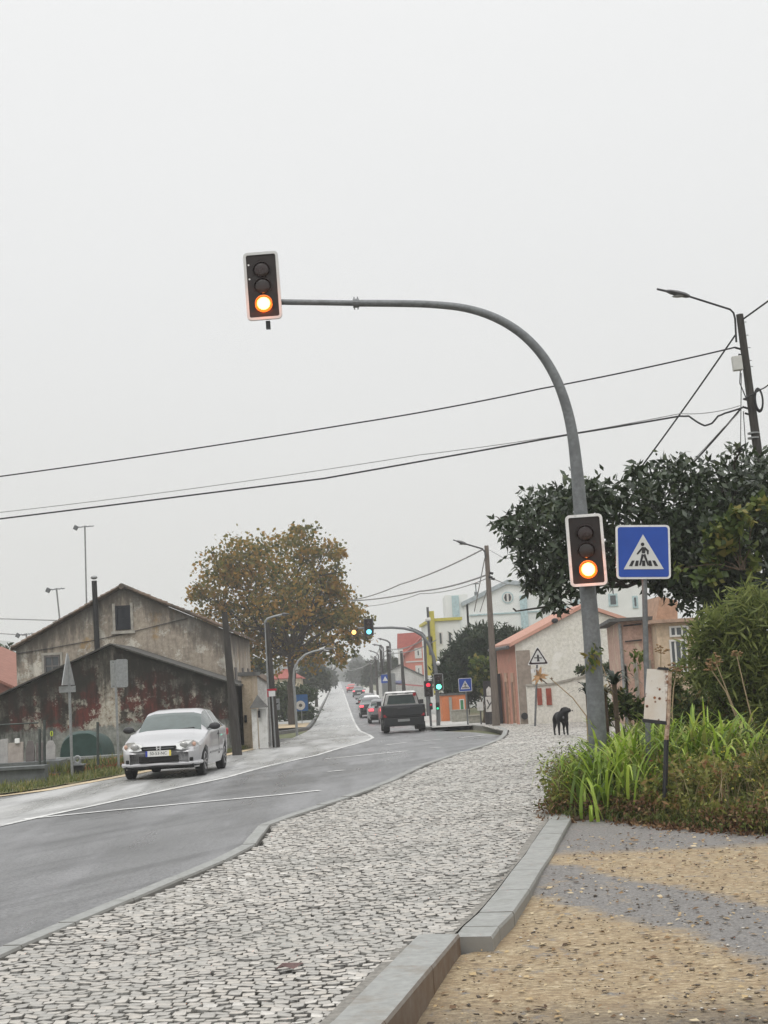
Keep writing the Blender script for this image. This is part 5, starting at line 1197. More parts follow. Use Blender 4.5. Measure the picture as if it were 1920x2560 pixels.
# ---- yard fence, walls, slabs at the left edge
Yf = 33.
def left_yard():
    M_gal = mat('dark_green_fence_post', (.05, .06, .055), .6)
    b = P(60, 1950, Yf); b.z = zr(Yf)
    e = empty('yard_fence', b, 'thin dark post and rail fence round the stone yard at the left edge', 'fence'); r = lambda x, y, dy=0: P(x, y, Yf+dy)-b
    for x, y0, y1 in ((100, 1822, 1962), (112, 1800, 1950), (245, 1805, 1912)):
        MB().tube([r(x, y1), r(x-1, y0)], .03, 6).build('post', M_gal, e)
    MB().tube([r(-60, 1815), r(96, 1807)], .018, 5).build('rail', M_gal, e)
    MB().tube([r(20, 1925), r(70, 1958)], .012, 5).build('wire', M_gal, e)
    M_w = mat('wet_grey_wall', (.13, .14, .14), .7, var=.3, scale=3, dirt=(.08, .085, .085))
    for i, (x0, x1, yt, Y, lab) in enumerate(((-120, 112, 1926, 31.4, 'low dark wet wall below the stone slabs at the left edge'), (100, 305, 1898, 37.5, 'long low grey wall behind the orange planter and green tarpaulin'))):
        A = P(x0, yt+(8 if i == 0 else 3), Y); B = P(x1, yt-(6 if i == 0 else 3), Y); z0 = zr(Y)-.15; w_ = empty('retaining_wall', ((A.x+B.x)/2, Y, z0), lab, 'wall'); h = (A.z+B.z)/2-z0
        MB().box((0, .15, h/2), (B.x-A.x, .3, h)).build('wall', M_w, w_); MB().box((0, .13, h+.03), (B.x-A.x, .42, .06)).build('coping', M_galv2 if i else M_w, w_)
    M_marb = mat('grey_marble_slab', (.32, .31, .30), .5, var=.25, scale=5); M_marb2 = mat('brownish_slab', (.33, .29, .26), .6, var=.25, scale=5); M_dk = mat('dark_slab', (.12, .105, .10), .5, var=.3)
    for x0, x1, y0, y1, mt, lab, arch in ((-14, 20, 1848, 1922, M_marb, 'grey stone slab leaning at the extreme left edge', 0), (18, 58, 1856, 1912, M_marb2, 'brownish stone slab left of the dark rounded one', 0), (62, 86, 1852, 1908, M_dk, 'dark rounded stone slab between two paler ones', 1), (88, 108, 1856, 1902, M_dk, 'dark slab half hidden behind the fence posts', 0), (112, 138, 1852, 1898, M_marb, 'leaning grey slab right of the fence posts', 1), (36, 48, 1846, 1858, M_white, 'small white stone block on top of the brownish slab', 0)):
        Y = 34.5; A = P(x0, y0, Y); B = P(x1, y1, Y); e = empty('stone_slab', ((A.x+B.x)/2, Y, B.z if arch < 2 else 0), lab, 'stone slab', 'stone slabs leaning in the yard'); w_ = B.x-A.x; h = A.z-B.z
        q = [(-w_/2, 0), (w_/2, 0), (w_/2, h*.7), (w_*.25, h), (-w_*.25, h), (-w_/2, h*.7)] if arch else [(-w_/2, 0), (w_/2, 0), (w_/2*.96, h), (-w_/2, h*.97)]
        mb = MB(); plate(mb, q, 0, .06); o = mb.build('slab', mt, e, bevel=.01); o.rotation_euler = (R(-8), 0, 0)
    # plinth the slabs stand on
    A = P(-120, 1915, 34.2); B = P(150, 1903, 34.2); z0 = zr(34)-.1; w_ = empty('stone_bench', ((A.x+B.x)/2, 34.2, z0), 'long grey ledge carrying the stone slabs', 'ledge'); h = (A.z+B.z)/2-z0
    MB().box((0, .4, h/2), (B.x-A.x, .8, h)).build('ledge', M_w, w_)
    # orange brick planter edge
    Y = 34.; A = P(118, 1936, Y); B = P(280, 1912, Y); b = Vector((A.x, Y, zr(Y)-.05)); e = empty('brick_planter', b, 'low orange brick planter edge with grass growing over it left of the silver car', 'planter'); mb = MB()
    p = [Vector((0, 0, 0)), Vector((B.x-A.x, 4.5, .0)), Vector((B.x-A.x, 4.5, .34)), Vector((0, 0, A.z-b.z))]
    mb.poly(p, Vector((-1, .5, 0)).normalized(), .12); mb.box((.12, .03, (A.z-b.z)/2), (.24, .1, A.z-b.z+.01)); mb.build('brick_edge', mat('orange_brick', (.42, .12, .07), .85, var=.3, scale=8, dirt=(.18, .13, .05)), e)
    n = 900; t = rng.random(n); blades('grass_tuft', np.stack([t*(B.x-A.x)+.1+rng.normal(0, .12, n), t*4.5-.25+rng.normal(0, .12, n), .12+.1*rng.random(n)], 1), .22, .016, M_blade, 2, parent=e)
    # black box with white ring on it
    Y = 34.3; b = P(197, 1941, Y); b.z = zr(Y)+.02; e = empty('plant_pot', b, 'small black square pot beside the sign pole on the verge', 'plant pot'); mb = MB()
    mb.add([(-.1, -.1, 0), (.1, -.1, 0), (.1, .1, 0), (-.1, .1, 0), (-.13, -.13, .2), (.13, -.13, .2), (.13, .13, .2), (-.13, .13, .2)], [(3, 2, 1, 0), (0, 1, 5, 4), (1, 2, 6, 5), (2, 3, 7, 6), (3, 0, 4, 7), (4, 5, 6, 7)]); mb.build('pot', M_black, e)
    mb = MB(); mb.box((0, 0, .215), (.3, .3, .025)); mb.build('rim', M_galv, e)
    b = P(194, 1920, Y); b.z = zr(Y)+.02+.229; e = empty('stone_ornament', b, 'small pale ring-shaped ornament standing on the black pot', 'ornament'); mb = MB(); n = 12
    mb.tube([Vector((.07*math.cos(2*math.pi*i/n), 0, .1+.075*math.sin(2*math.pi*i/n))) for i in range(n+1)], .03, 6, False); mb.build('ring', M_galv2, e, True); MB().box((0, 0, .01), (.16, .1, .04)).build('foot', M_galv2, e)
    # green tarpaulin dome
    Y = 38.3; A = P(165, 1896, Y); B = P(262, 1896, Y); T = P(210, 1826, Y); b = Vector(((A.x+B.x)/2, Y, zr(Y))); e = empty('tarpaulin', b, 'dark green tarpaulin draped over a rounded pile against the red shed', 'tarpaulin'); V = []; Fq = []; nu, nv = 20, 8
    for j in range(nv+1):
        ph = math.pi/2*j/nv
        for i in range(nu+1):
            th = math.pi*i/nu; rr = .62+.03*math.sin(i*2.1)*math.cos(ph*2); hh = (T.z-b.z)
            V.append((-math.cos(th)*rr*math.cos(ph*.92), -math.sin(th)*0-.5*math.sin(th)*math.cos(ph)+.3, (hh*math.sin(ph)**.75 if j else 0)+.0))
    V = []; 
    for i in range(nu+1):
        a = math.pi*i/nu; V.append((-.62*math.copysign(abs(math.cos(a))**.75, math.cos(a)), -.15, (T.z-b.z)*abs(math.sin(a))**.6))
        V.append((-.55*math.copysign(abs(math.cos(a))**.75, math.cos(a)), -.4-.1*math.sin(3*a), (T.z-b.z)*.93*abs(math.sin(a))**.6)); V.append((-.62*math.copysign(abs(math.cos(a))**.75, math.cos(a)), .8, (T.z-b.z)*.9*abs(math.sin(a))**.6))
    mb = MB(); fs = []
    for i in range(nu): fs += [(3*i, 3*i+3, 3*i+4, 3*i+1), (3*i+2, 3*i+5, 3*i+3, 3*i)]
    fs.append(tuple(3*i+1 for i in range(nu+1))); mb.add(V, fs); mb.build('sheet', mat('dark_green_tarp', (.022, .05, .042), .6, var=.25), e, True)
    # yellow-black reflective marker
    Y = 37.; b = P(128, 1845, Y); b.z = P(128, 1900, Y).z; e = empty('marker', b, 'small fluorescent yellow tool hanging by the left yard slabs', 'marker'); c = P(129, 1834, Y)-b; MB().tube([(0, 0, 0), (c.x, 0, c.z+.1)], .012, 5).build('stick', M_black, e)
    mb = MB(); n = 10; mb.tube([c+Vector((.025*math.cos(2*math.pi*i/n), 0, .06*math.sin(2*math.pi*i/n))) for i in range(n+1)], .014, 5, False); mb.build('loop', mat('fluorescent_yellow', (.5, .6, .05), .5), e)
left_yard()
# ---- overpass and far right-hand poles
def overpass():
    Y = 520.; A = P(770, 1682, Y); B = P(968, 1674, Y); z = (A.z+B.z)/2; e = empty('overpass', ((A.x+B.x)/2, Y, zr(Y)), 'hazy concrete road bridge crossing the far end of the road', 'bridge'); o = Vector(e.location); mb = MB()
    mb.box((0, 0, z-o.z), (44, 9, 1.1)); mb.build('deck', mat('bridge_concrete', (.16, .16, .16), .9), e)
    mb = MB(); mb.box((0, -4.6, z-o.z+1.0), (44, .2, .9)); mb.build('parapet', mat('bridge_parapet', (.22, .22, .22), .9), e)
    for x in (-13, -6, 4, 11): MB().box((x, 0, (z-o.z-.56)/2), (1, 3, z-o.z-.56)).build('pier', mat('bridge_concrete', (.2, .2, .2), .9), e)
overpass()
for i, (xb, yb, xt, yt, Y, lab) in enumerate(((975, 1725, 969, 1615, 112., 'thick dark pole nearest behind the pickup, topmost at the red roof'), (958, 1722, 951, 1612, 130., 'second dark pole of the receding row left of the pickup cab'), (944, 1722, 938, 1640, 160., 'third thinner pole of the receding row along the far kerb'), (930, 1720, 926, 1652, 200., 'fourth small hazy pole far down the receding row'), (1010, 1730, 1003, 1628, 118., 'thin pole with pink box in front of the white workshop'))):
    ee, bb, tt2 = pole('utility_pole', lab, 'utility pole', (xt, yt), (xb, yb), Y, .22, .34, M_wood, 'receding row of poles')
for i, (base, pts, Y, lab) in enumerate((((1068, 1760), ((1062, 1600), (1061, 1590), (1055, 1583), (1035, 1573), (1018, 1566)), 95., 'grey street lamp whose arm reaches left above the pink house roof'), ((978, 1726), ((975, 1612), (974, 1607), (968, 1602), (955, 1598), (944, 1596)), 140., 'farther street lamp arm pointing left beside the red roof'), ((962, 1722), ((958, 1622), (957, 1618), (950, 1614), (940, 1612), (930, 1611)), 165., 'small hazy street lamp pointing left halfway down the road'), ((948, 1720), ((946, 1640), (945, 1636), (940, 1632), (930, 1628), (921, 1626)), 200., 'tiny hazy street lamp farthest down the right-hand row'))):
    street_lamp(lab, Y, base, pts, .09, 0, M_galvd)
wire('overhead_cable', 'hazy cable linking the far poles along the right side of the road', crv(((1068, 1592), (969, 1622), (950, 1618), (926, 1655), (880, 1672)), (95, 112, 130, 200, 320)), .035, sag=.3, mt=M_cable2)
wire('overhead_cable', 'second hazy cable strung lower along the far right poles', crv(((1090, 1600), (970, 1632), (938, 1646), (926, 1658), (870, 1676)), (95, 112, 160, 200, 330)), .035, sag=.3, mt=M_cable2)
def mk_tri(e, c):
    mb = MB(); plate(mb, [(-.2, -.16), (.2, -.16), (0, .2)], -.004, .003); mb.build('white_triangle', M_white, e).location = c
small_sign('crossing_sign', 'tiny blue crossing sign on a pale board left of the pickup cab', 112., (963, 1697), .62, .62, (966, 1735), M_blue, mark=mk_tri)
small_sign('info_board', 'plain pale board standing behind the tiny crossing sign', 113., (972, 1712), 1.05, 1.7, (975, 1740), M_galv2)
# ================================================================ VEHICLES
M_silver = mat('silver_car_paint', (.44, .44, .45), .32, .2, var=.03, spec=.5, coat=.6)
M_blackp = mat('black_car_paint', (.02, .021, .024), .25, .1, var=.1, coat=.7); M_greyp = mat('grey_car_paint', (.16, .165, .17), .3, .3, var=.1, coat=.5)
M_redp = mat('red_car_paint', (.45, .03, .03), .3, .1, var=.1, coat=.5); M_whitep = mat('white_car_paint', (.7, .7, .7), .3, .0, var=.05, coat=.5)
M_cglass = mat('car_window_glass', (.06, .085, .08), .1, 0, var=.15, spec=.6, coat=.2); M_rub = mat('tyre_rubber', (.018, .018, .018), .85)
M_rim = mat('wheel_rim', (.35, .35, .36), .35, .6); M_hl = mat('headlight_glass', (.62, .63, .62), .12, .2, var=.2, spec=.8)
M_tail = mat('tail_light_red', (.35, .02, .03), .3); M_taillit = emis('tail_light_lit', (1, .12, .16), 1.1); M_chrome = mat('chrome', (.75, .75, .75), .18, .9); M_under = mat('underbody', (.012, .012, .012), .9)
M_plate = mat('number_plate', (.66, .66, .63), .5, var=.05); M_eu = mat('plate_blue_band', (.02, .04, .3), .4); M_platey = mat('plate_yellow_band', (.6, .5, .05), .4)
def car(label, pos, yaw, paint, L=4.15, W=1.70, H=1.38, detail=False, lit=False, group='cars queuing in the right lane', slope=0., prof=None, name='car'):
    """faces -y at yaw 0; the body is a loft along its length"""
    e = empty(name, pos, label, 'car', group); e.rotation_euler = (slope, 0, yaw)
    s_ = np.linspace(0, 1, 57)
    zc = prof or [(0, .40), (.006, .56), (.03, .66), (.10, .745), (.2, .82), (.285, .90), (.35, 1.10), (.42, 1.29), (.47, 1.355), (.56, H), (.70, H-.01), (.78, 1.30), (.86, 1.14), (.925, .99), (.975, .93), (.993, .80), (1, .45)]
    zt = np.interp(s_, [a for a, _ in zc], [b for _, b in zc]); k = np.array([.25, .5, .25]); z2 = np.convolve(np.pad(zt, 1, 'edge'), k, 'valid'); zt = np.where((s_ > .02) & (s_ < .98), z2, zt)
    w = np.interp(s_, [0, .015, .06, .14, .3, .6, .85, .96, 1], [.60, .70, .79, .835, .85, .85, .84, .79, .68])*W/1.70
    fw_, rw = .175, .80; rad = .335
    yy = -L/2+s_*L; zb = np.full(len(s_), .20); zb[:2] = .27; zb[-2:] = .3
    for c in (fw_, rw):
        d = np.abs(s_-c)*L; arch = np.sqrt(np.clip(rad**2-d**2, 0, None)); zb = np.where(d < rad, np.maximum(zb, .28+arch*1.02), zb)
    zbelt = np.minimum(zt-.03, np.interp(s_, [0, .28, 1], [.70, .885, .96])); g = np.clip((zt-zbelt-.03)/.42, 0, 1)
    V = []; n = 8
    for i in range(len(s_)):
        wt = w[i]*(.80-.12*g[i]); ze = zt[i]-.035-.02*g[i]
        side = [(w[i]*.93, zb[i]), (w[i]*.985, max(zb[i], .36)), (w[i], max(zb[i]+.0, .52)), (w[i]*.99, max(zbelt[i]-.06, zb[i]+.0)), (w[i]*.955, zbelt[i]), (wt, max(ze, zbelt[i]+.002)), (wt*.72, zt[i]-.008), (0, zt[i]+.004)]
        ring = [(x, yy[i], z) for x, z in side]+[(-x, yy[i], z) for x, z in side[-2::-1]]
        V += ring
    m_ = 15; F_ = {'body': [], 'windscreen': [], 'rear_window': [], 'side_window': [[], []]}
    for i in range(len(s_)-1):
        sm = (s_[i]+s_[i+1])/2
        for j in range(m_-1):
            f = (i*m_+j, (i+1)*m_+j, (i+1)*m_+j+1, i*m_+j+1); jj = j if j < 7 else 13-j
            if jj in (5, 6) and .30 < sm < .435: F_['windscreen'].append(f)
            elif jj in (5, 6) and .775 < sm < .91: F_['rear_window'].append(f)
            elif jj == 4 and .345 < sm < .80 and not (.565 < sm < .59) and g[i] > .3: F_['side_window'][0 if j < 7 else 1].append(f)
            else: F_['body'].append(f)
    F_['body'] += [tuple(range(m_)), tuple(range((len(s_)-1)*m_, len(s_)*m_))[::-1]]
    def mk_(nm, fs, mt, sm=True, lift=0.):
        used = sorted({i for f in fs for i in f}); mp = {u: q for q, u in enumerate(used)}
        o = MB().add([V[u] for u in used], [tuple(mp[i] for i in f) for f in fs]).build(nm, mt, e, sm); return o
    mk_('body', F_['body'], paint); mk_('windscreen', F_['windscreen'], M_cglass); mk_('rear_window', F_['rear_window'], M_cglass)
    for q in (0, 1): mk_('side_window', F_['side_window'][q], M_cglass)
    mb = MB(); mb.box((0, 0, .36), (W*.80, L*.93, .34)); mb.build('underbody', M_under, e)
    for c in (fw_, rw):
        for sx in (-1, 1):
            x = sx*(W/2-.12); y = -L/2+c*L; mb = MB(); mb.tube([(-.09, 0, 0), (-.075, 0, 0), (.075, 0, 0), (.09, 0, 0)], [.27, .30, .30, .27], 20); t = mb.build('wheel', M_rub, e); t.location = (x, y, .30)
            mb = MB(); mb.tube([(sx*.085, 0, 0), (sx*.097, 0, 0)], [.19, .175], 16); r_ = mb.build('rim', M_rim, t)
            if detail:
                mb = MB()
                for k_ in range(7): a = 2*math.pi*k_/7; mb.box((sx*.099, .105*math.cos(a), .105*math.sin(a)), (.008, .035, .09), Matrix.Rotation(-a+math.pi/2, 3, 'X'))
                mb.build('hub_cap', M_under, t)
    # rear end
    for sx in (-1, 1):
        mb = MB(); mb.box((0, 0, 0), (.30, .12, .15)); o = mb.build('tail_light', M_taillit if lit else M_tail, e, bevel=.02); o.location = (sx*(W/2-.20), L/2-.055, .80)
    mb = MB(); mb.box((0, L/2-.02, .52), (.52, .09, .12)); mb.build('number_plate', M_plate, e)
    mb = MB(); mb.box((0, L/2-.02, .36), (W*.86, .12, .12)); mb.build('rear_bumper', M_under, e, bevel=.02)
    for sx in (-1, 1):
        mb = MB(); mb.sphere((0, 0, 0), 1, 12, 8, (.125, .07, .075)); o = mb.build('wing_mirror', M_black, e, True); o.location = (sx*(W/2+.07), -L/2+.355*L, .98)
        MB().box((sx*(W/2-.01), -L/2+.352*L, .955), (.14, .04, .035)).build('mirror_arm', M_black, e)
    if detail:
        y0 = -L/2
        for sx in (-1, 1):
            # headlamp: rounded wedge hugging the corner
            pts = [(.30, .595), (.36, .70), (.52, .755), (.68, .745), (.77, .69), (.80, .63), (.72, .585), (.45, .565)]
            def yfront(x): return y0+float(np.interp(abs(x), [0, .3, .6, .72, .8, .86], [.0, .008, .035, .11, .25, .42]))
            vs = [(sx*x, yfront(x)-.012+(z-.57)*.42, z) for x, z in pts]; vs2 = [(x, y+.1, z) for x, y, z in vs]; kk = len(pts)
            c = len(vs); fs = [tuple(range(kk)) if sx > 0 else tuple(range(kk))[::-1]]+[(i, (i+1) % kk, kk+(i+1) % kk, kk+i) for i in range(kk)]
            h = MB().add(vs+vs2, fs).build('headlight', M_hl, e); 
            mb = MB(); x = .50; mb.sphere((sx*x, yfront(x)+.03, .66), 1, 12, 8, (.085, .03, .065)); mb.build('reflector', M_rimd, h, True)
            mb = MB(); x = .70; mb.sphere((sx*x, yfront(x)+.045, .665), 1, 10, 6, (.04, .04, .045)); mb.build('indicator', M_orange, h, True)
            mb = MB(); mb.box((sx*.62, yfront(.62)-.005, .37), (.13, .06, .07)); mb.build('fog_light_recess', M_under, e, bevel=.015)
        mb = MB(); plate(mb, [(-.36, .625), (-.33, .575), (.33, .575), (.36, .625), (.34, .655), (-.34, .655)], y0-.014, .08); gr = mb.build('grille', M_under, e)
        mb = MB(); mb.box((0, y0-.02, .612), (.62, .012, .012)); mb.build('grille_bar', M_greyp, gr)
        # badge: a chrome letter-shaped emblem in the middle of the grille
        mb = MB()
        for sx in (-1, 1): plate(mb, [(sx*.052, .036), (sx*.024, .036), (sx*.020, -.036), (sx*.043, -.036)][::sx], -.006, .01)
        mb.box((0, -.001, -.002), (.05, .01, .022)); o = mb.build('badge', M_chrome, gr); o.location = (0, y0-.02, .617)
        mb = MB(); mb.box((0, y0-.012, .40), (.80, .07, .13)); mb.build('air_intake', M_under, e, bevel=.012)
        pl = MB(); pl.box((0, 0, 0), (.52, .012, .115)); o = pl.build('number_plate', M_plate, e); o.location = (0, y0-.055, .515); o.rotation_euler = (R(-3), 0, 0)
        MB().box((-.24, -.0075, 0), (.042, .003, .112)).build('blue_band', M_eu, o); MB().box((.24, -.0075, 0), (.036, .003, .112)).build('yellow_band', M_platey, o)
        text('50-53-NC', .085, M_black, o, (0, -.007, 0))
        mb = MB(); mb.tube([(-W*.475, y0+.34, .30), (-W*.445, y0+.12, .295), (-W*.36, y0+.035, .295), (0, y0+.0, .295), (W*.36, y0+.035, .295), (W*.445, y0+.12, .295), (W*.475, y0+.34, .30)], .04, 8); mb.build('bumper_lip', M_silver, e, True)
        mb = MB(); mb.tube([(-W*.46, y0+.3, .265), (-W*.40, y0+.05, .25), (0, y0-.02, .25), (W*.40, y0+.05, .25), (W*.46, y0+.3, .265)], .03, 6); mb.build('chin_spoiler', M_under, e, True)
        mb = MB(); 
        for a, b in (((-.55, .315, .935), (-.05, .318, .96)), ((-.02, .312, .94), (.52, .315, .955))): mb.tube([(a[0], y0+a[1]*L-.03, a[2]+.0), (b[0], y0+b[1]*L-.02, b[2]+.02)], .012, 5)
        mb.build('wiper', M_black, e)
        for sx in (-1, 1):
            mb = MB(); mb.box((sx*(W/2+.003), y0+.565*L, .80), (.02, .12, .035)); mb.build('door_handle', M_black, e)
            mb = MB(); mb.box((sx*(W/2-.001), y0+.49*L, .44), (.018, L*.40, .035)); mb.build('rubbing_strip', M_greyp, e)
            mb = MB(); mb.box((sx*(W/2-.0035), y0+.575*L, .62), (.01, .012, .5)); mb.build('door_gap', M_under, e)
    return e
M_rimd = mat('headlight_reflector', (.35, .35, .34), .15, .5); M_orange = mat('indicator_lens', (.55, .35, .27), .3)
A = G(418, 1943)
yawc = math.atan2(.02, 1)
c = A+Vector((.045, 1.33, 0)); c.z = (zr(c.y-1.3)+zr(c.y+1.3))/2+.004
slope = math.atan2(zr(c.y+1.3)-zr(c.y-1.3), 2.6)
car('silver three-door hatchback driving towards the camera on the wet road', c, R(-2.2), M_silver, detail=True, group=None, slope=slope, name='hatchback')
def place_car(label, px, Y, paint, lit=True, **kw):
    x = P(px, 1750, Y).x; sl_ = math.atan2(zr(Y+1.5)-zr(Y-1.5), 3); return car(label, (x, Y+2.1, zr(Y+2.1)+.006), -math.atan(RX)+math.pi-math.pi, paint, lit=lit, slope=sl_, **kw)
sedan = [(0, .45), (.006, .56), (.03, .70), (.1, .78), (.25, .90), (.33, 1.10), (.40, 1.30), (.46, 1.39), (.55, 1.42), (.66, 1.40), (.73, 1.28), (.80, 1.08), (.835, 1.01), (.93, .98), (.985, .93), (1, .45)]
# these show their rear: length runs away from the camera, so turn them round
def rear_car(label, px, Y, paint, **kw):
    x = P(px, 1750, Y).x; sl_ = -math.atan2(zr(Y+4)-zr(Y), 4)
    return car(label, (x+RX*2.1, Y+2.1, zr(Y+2.1)+.006), math.pi-math.atan(RX), paint, lit=True, L=4.4, W=1.74, H=1.42, prof=sedan, slope=sl_, **kw)
rear_car('dark grey car with a lit tail light just left of the pickup', 955, 88, M_greyp)
rear_car('black car with lit tail lights behind the grey one left of the pickup', 927, 106, M_blackp)
rear_car('white-roofed car third in the queue left of the pickup cab', 930, 116, M_whitep)
rear_car('black car with dark roof fourth in the queue left of the pickup cab', 920, 128, M_blackp)
rear_car('small dark car with two red lights far ahead on the road', 898, 205, M_blackp)
rear_car('tiny hazy car with a red light beyond the small dark one', 880, 260, M_redp)
rear_car('red car whose roof shows above the pickup cab', 985, 84, M_redp)
for sx in (): pass
fc = P(833, 1707, 430); ee = car('far pale car with headlights on at the end of the road', (fc.x, 430, zr(430)+.01), -math.atan(RX), M_whitep, group=None)
M_hlit = emis('headlight_lit', (1, 1, .95), 6)
for sx in (-1, 1):
    mb = MB(); mb.sphere((sx*.55, -2.1, .65), .28, 10, 6, (1, .3, .8)); mb.build('headlight', M_hlit, ee)
# ---- pickup
def pickup():
    Y = 60.; x = (P(960, 1750, Y)+(P(1008, 1750, Y)-P(960, 1750, Y))).x; e = empty('pickup_truck', (x, Y, zr(Y)+.006), 'dark pickup truck with pale cab waiting with its tailgate to the camera', 'pickup truck')
    e.rotation_euler = (math.atan2(zr(Y+3)-zr(Y), 3)*.6, 0, -math.atan(RX))
    M_pk = mat('pickup_dark_grey', (.016, .018, .020), .6, .1, var=.3, scale=3, dirt=(.03, .03, .03)); M_cab = mat('pickup_pale_cab', (.62, .62, .60), .45)
    mb = MB(); w = .885
    vs = [(-w, 0, .60), (w, 0, .60), (w*.97, 0, 1.10), (-w*.97, 0, 1.10)]; vs += [(a, 2.1, c) for a, b, c in vs]
    mb.add(vs, [(0, 1, 2, 3), (7, 6, 5, 4), (0, 4, 5, 1), (1, 5, 6, 2), (2, 6, 7, 3), (3, 7, 4, 0)]); mb.build('cargo_bed', M_pk, e, bevel=.03)
    mb = MB(); mb.box((0, -.03, .86), (1.5, .05, .36)); mb.build('tailgate', M_pk, e, bevel=.02)
    mb = MB(); mb.box((0, -.062, .99), (.5, .012, .02)); mb.build('tailgate_handle', M_galvd, e)
    mb = MB(); mb.box((0, .25, .44), (1.62, .5, .34)); mb.build('rear_bumper', M_pk, e, bevel=.04)
    mb = MB(); mb.box((0, 1.9, .45), (1.2, 3.6, .3)); mb.build('chassis', M_under, e)
    mb = MB(); mb.box((-.02, -.03, .50), (.48, .03, .10)); mb.build('number_plate', M_galv2, e)
    for s in (-1, 1):
        for y in (.85, 3.9):
            mb = MB(); mb.tube([(-.12, 0, 0), (-.1, 0, 0), (.1, 0, 0), (.12, 0, 0)], [.32, .35, .35, .32], 18); o = mb.build('wheel', M_rub, e); o.location = (s*.72, y, .35); MB().tube([(s*.115, 0, 0), (s*.128, 0, 0)], .2, 14).build('rim', M_rim, o)
        MB().box((s*.72, .38, .24), (.27, .02, .34)).build('mud_flap', M_under, e)
        mb = MB(); mb.box((s*.76, -.025, .70), (.13, .03, .1)); mb.build('tail_light', M_tail, e)
    V = []; ys = (2.1, 2.25, 3.5, 4.0); wb = .78
    ring = lambda y, z0, z1, wt: [(-wb, y, z0), (wb, y, z0), (wb*.98, y, 1.1), (wt, y, z1), (-wt, y, z1), (-wb*.98, y, 1.1)]
    rr = [ring(2.1, .6, 1.56, .60), ring(2.28, .6, 1.64, .62), ring(3.3, .6, 1.66, .62), ring(4.0, .6, 1.15, .66)]
    V = [v for q in rr for v in q]; fs = [tuple(range(6))[::-1], tuple(range(18, 24))]+[(i*6+k, i*6+(k+1) % 6, (i+1)*6+(k+1) % 6, (i+1)*6+k) for i in range(3) for k in range(6)]
    MB().add(V, fs).build('cab', M_cab, e, bevel=.03)
    mb = MB(); mb.box((0, 4.7, .78), (1.55, 1.4, .42)); mb.build('bonnet', M_pk, e, bevel=.08)
    mb = MB(); mb.poly([(-.60, 2.075, 1.14), (.60, 2.075, 1.14), (.50, 2.055, 1.50), (-.50, 2.055, 1.50)], (0, 1, 0), .03); o = mb.build('rear_window', M_cglass, e)
    mb = MB(); mb.tube([(-.75, 2.0, 1.1), (-.62, 2.0, 1.57), (.62, 2.0, 1.57), (.75, 2.0, 1.1)], .028, 8); mb.build('roll_bar', M_black, e)
    for x0 in (-.46, 0, .42): MB().box((x0, 1.98, 1.535), (.32 if x0 == 0 else .2, .02, .05)).build('reflective_strip', M_white, e)
    MB().box((.56, 1.97, 1.50), (.12, .03, .13)).build('brake_light', M_tail, e)
    mb = MB(); plate(mb, circ(.075, 12), 0, .008); o = mb.build('sticker', M_white, e); o.location = (.66, -.012, .92)
    mb = MB(); mb.box((-.9, 3.2, 1.18), (.18, .08, .18)); mb.build('wing_mirror', M_black, e); 
    mb = MB(); mb.box((.9, 3.2, 1.18), (.18, .08, .18)); mb.build('wing_mirror', M_black, e)
pickup()
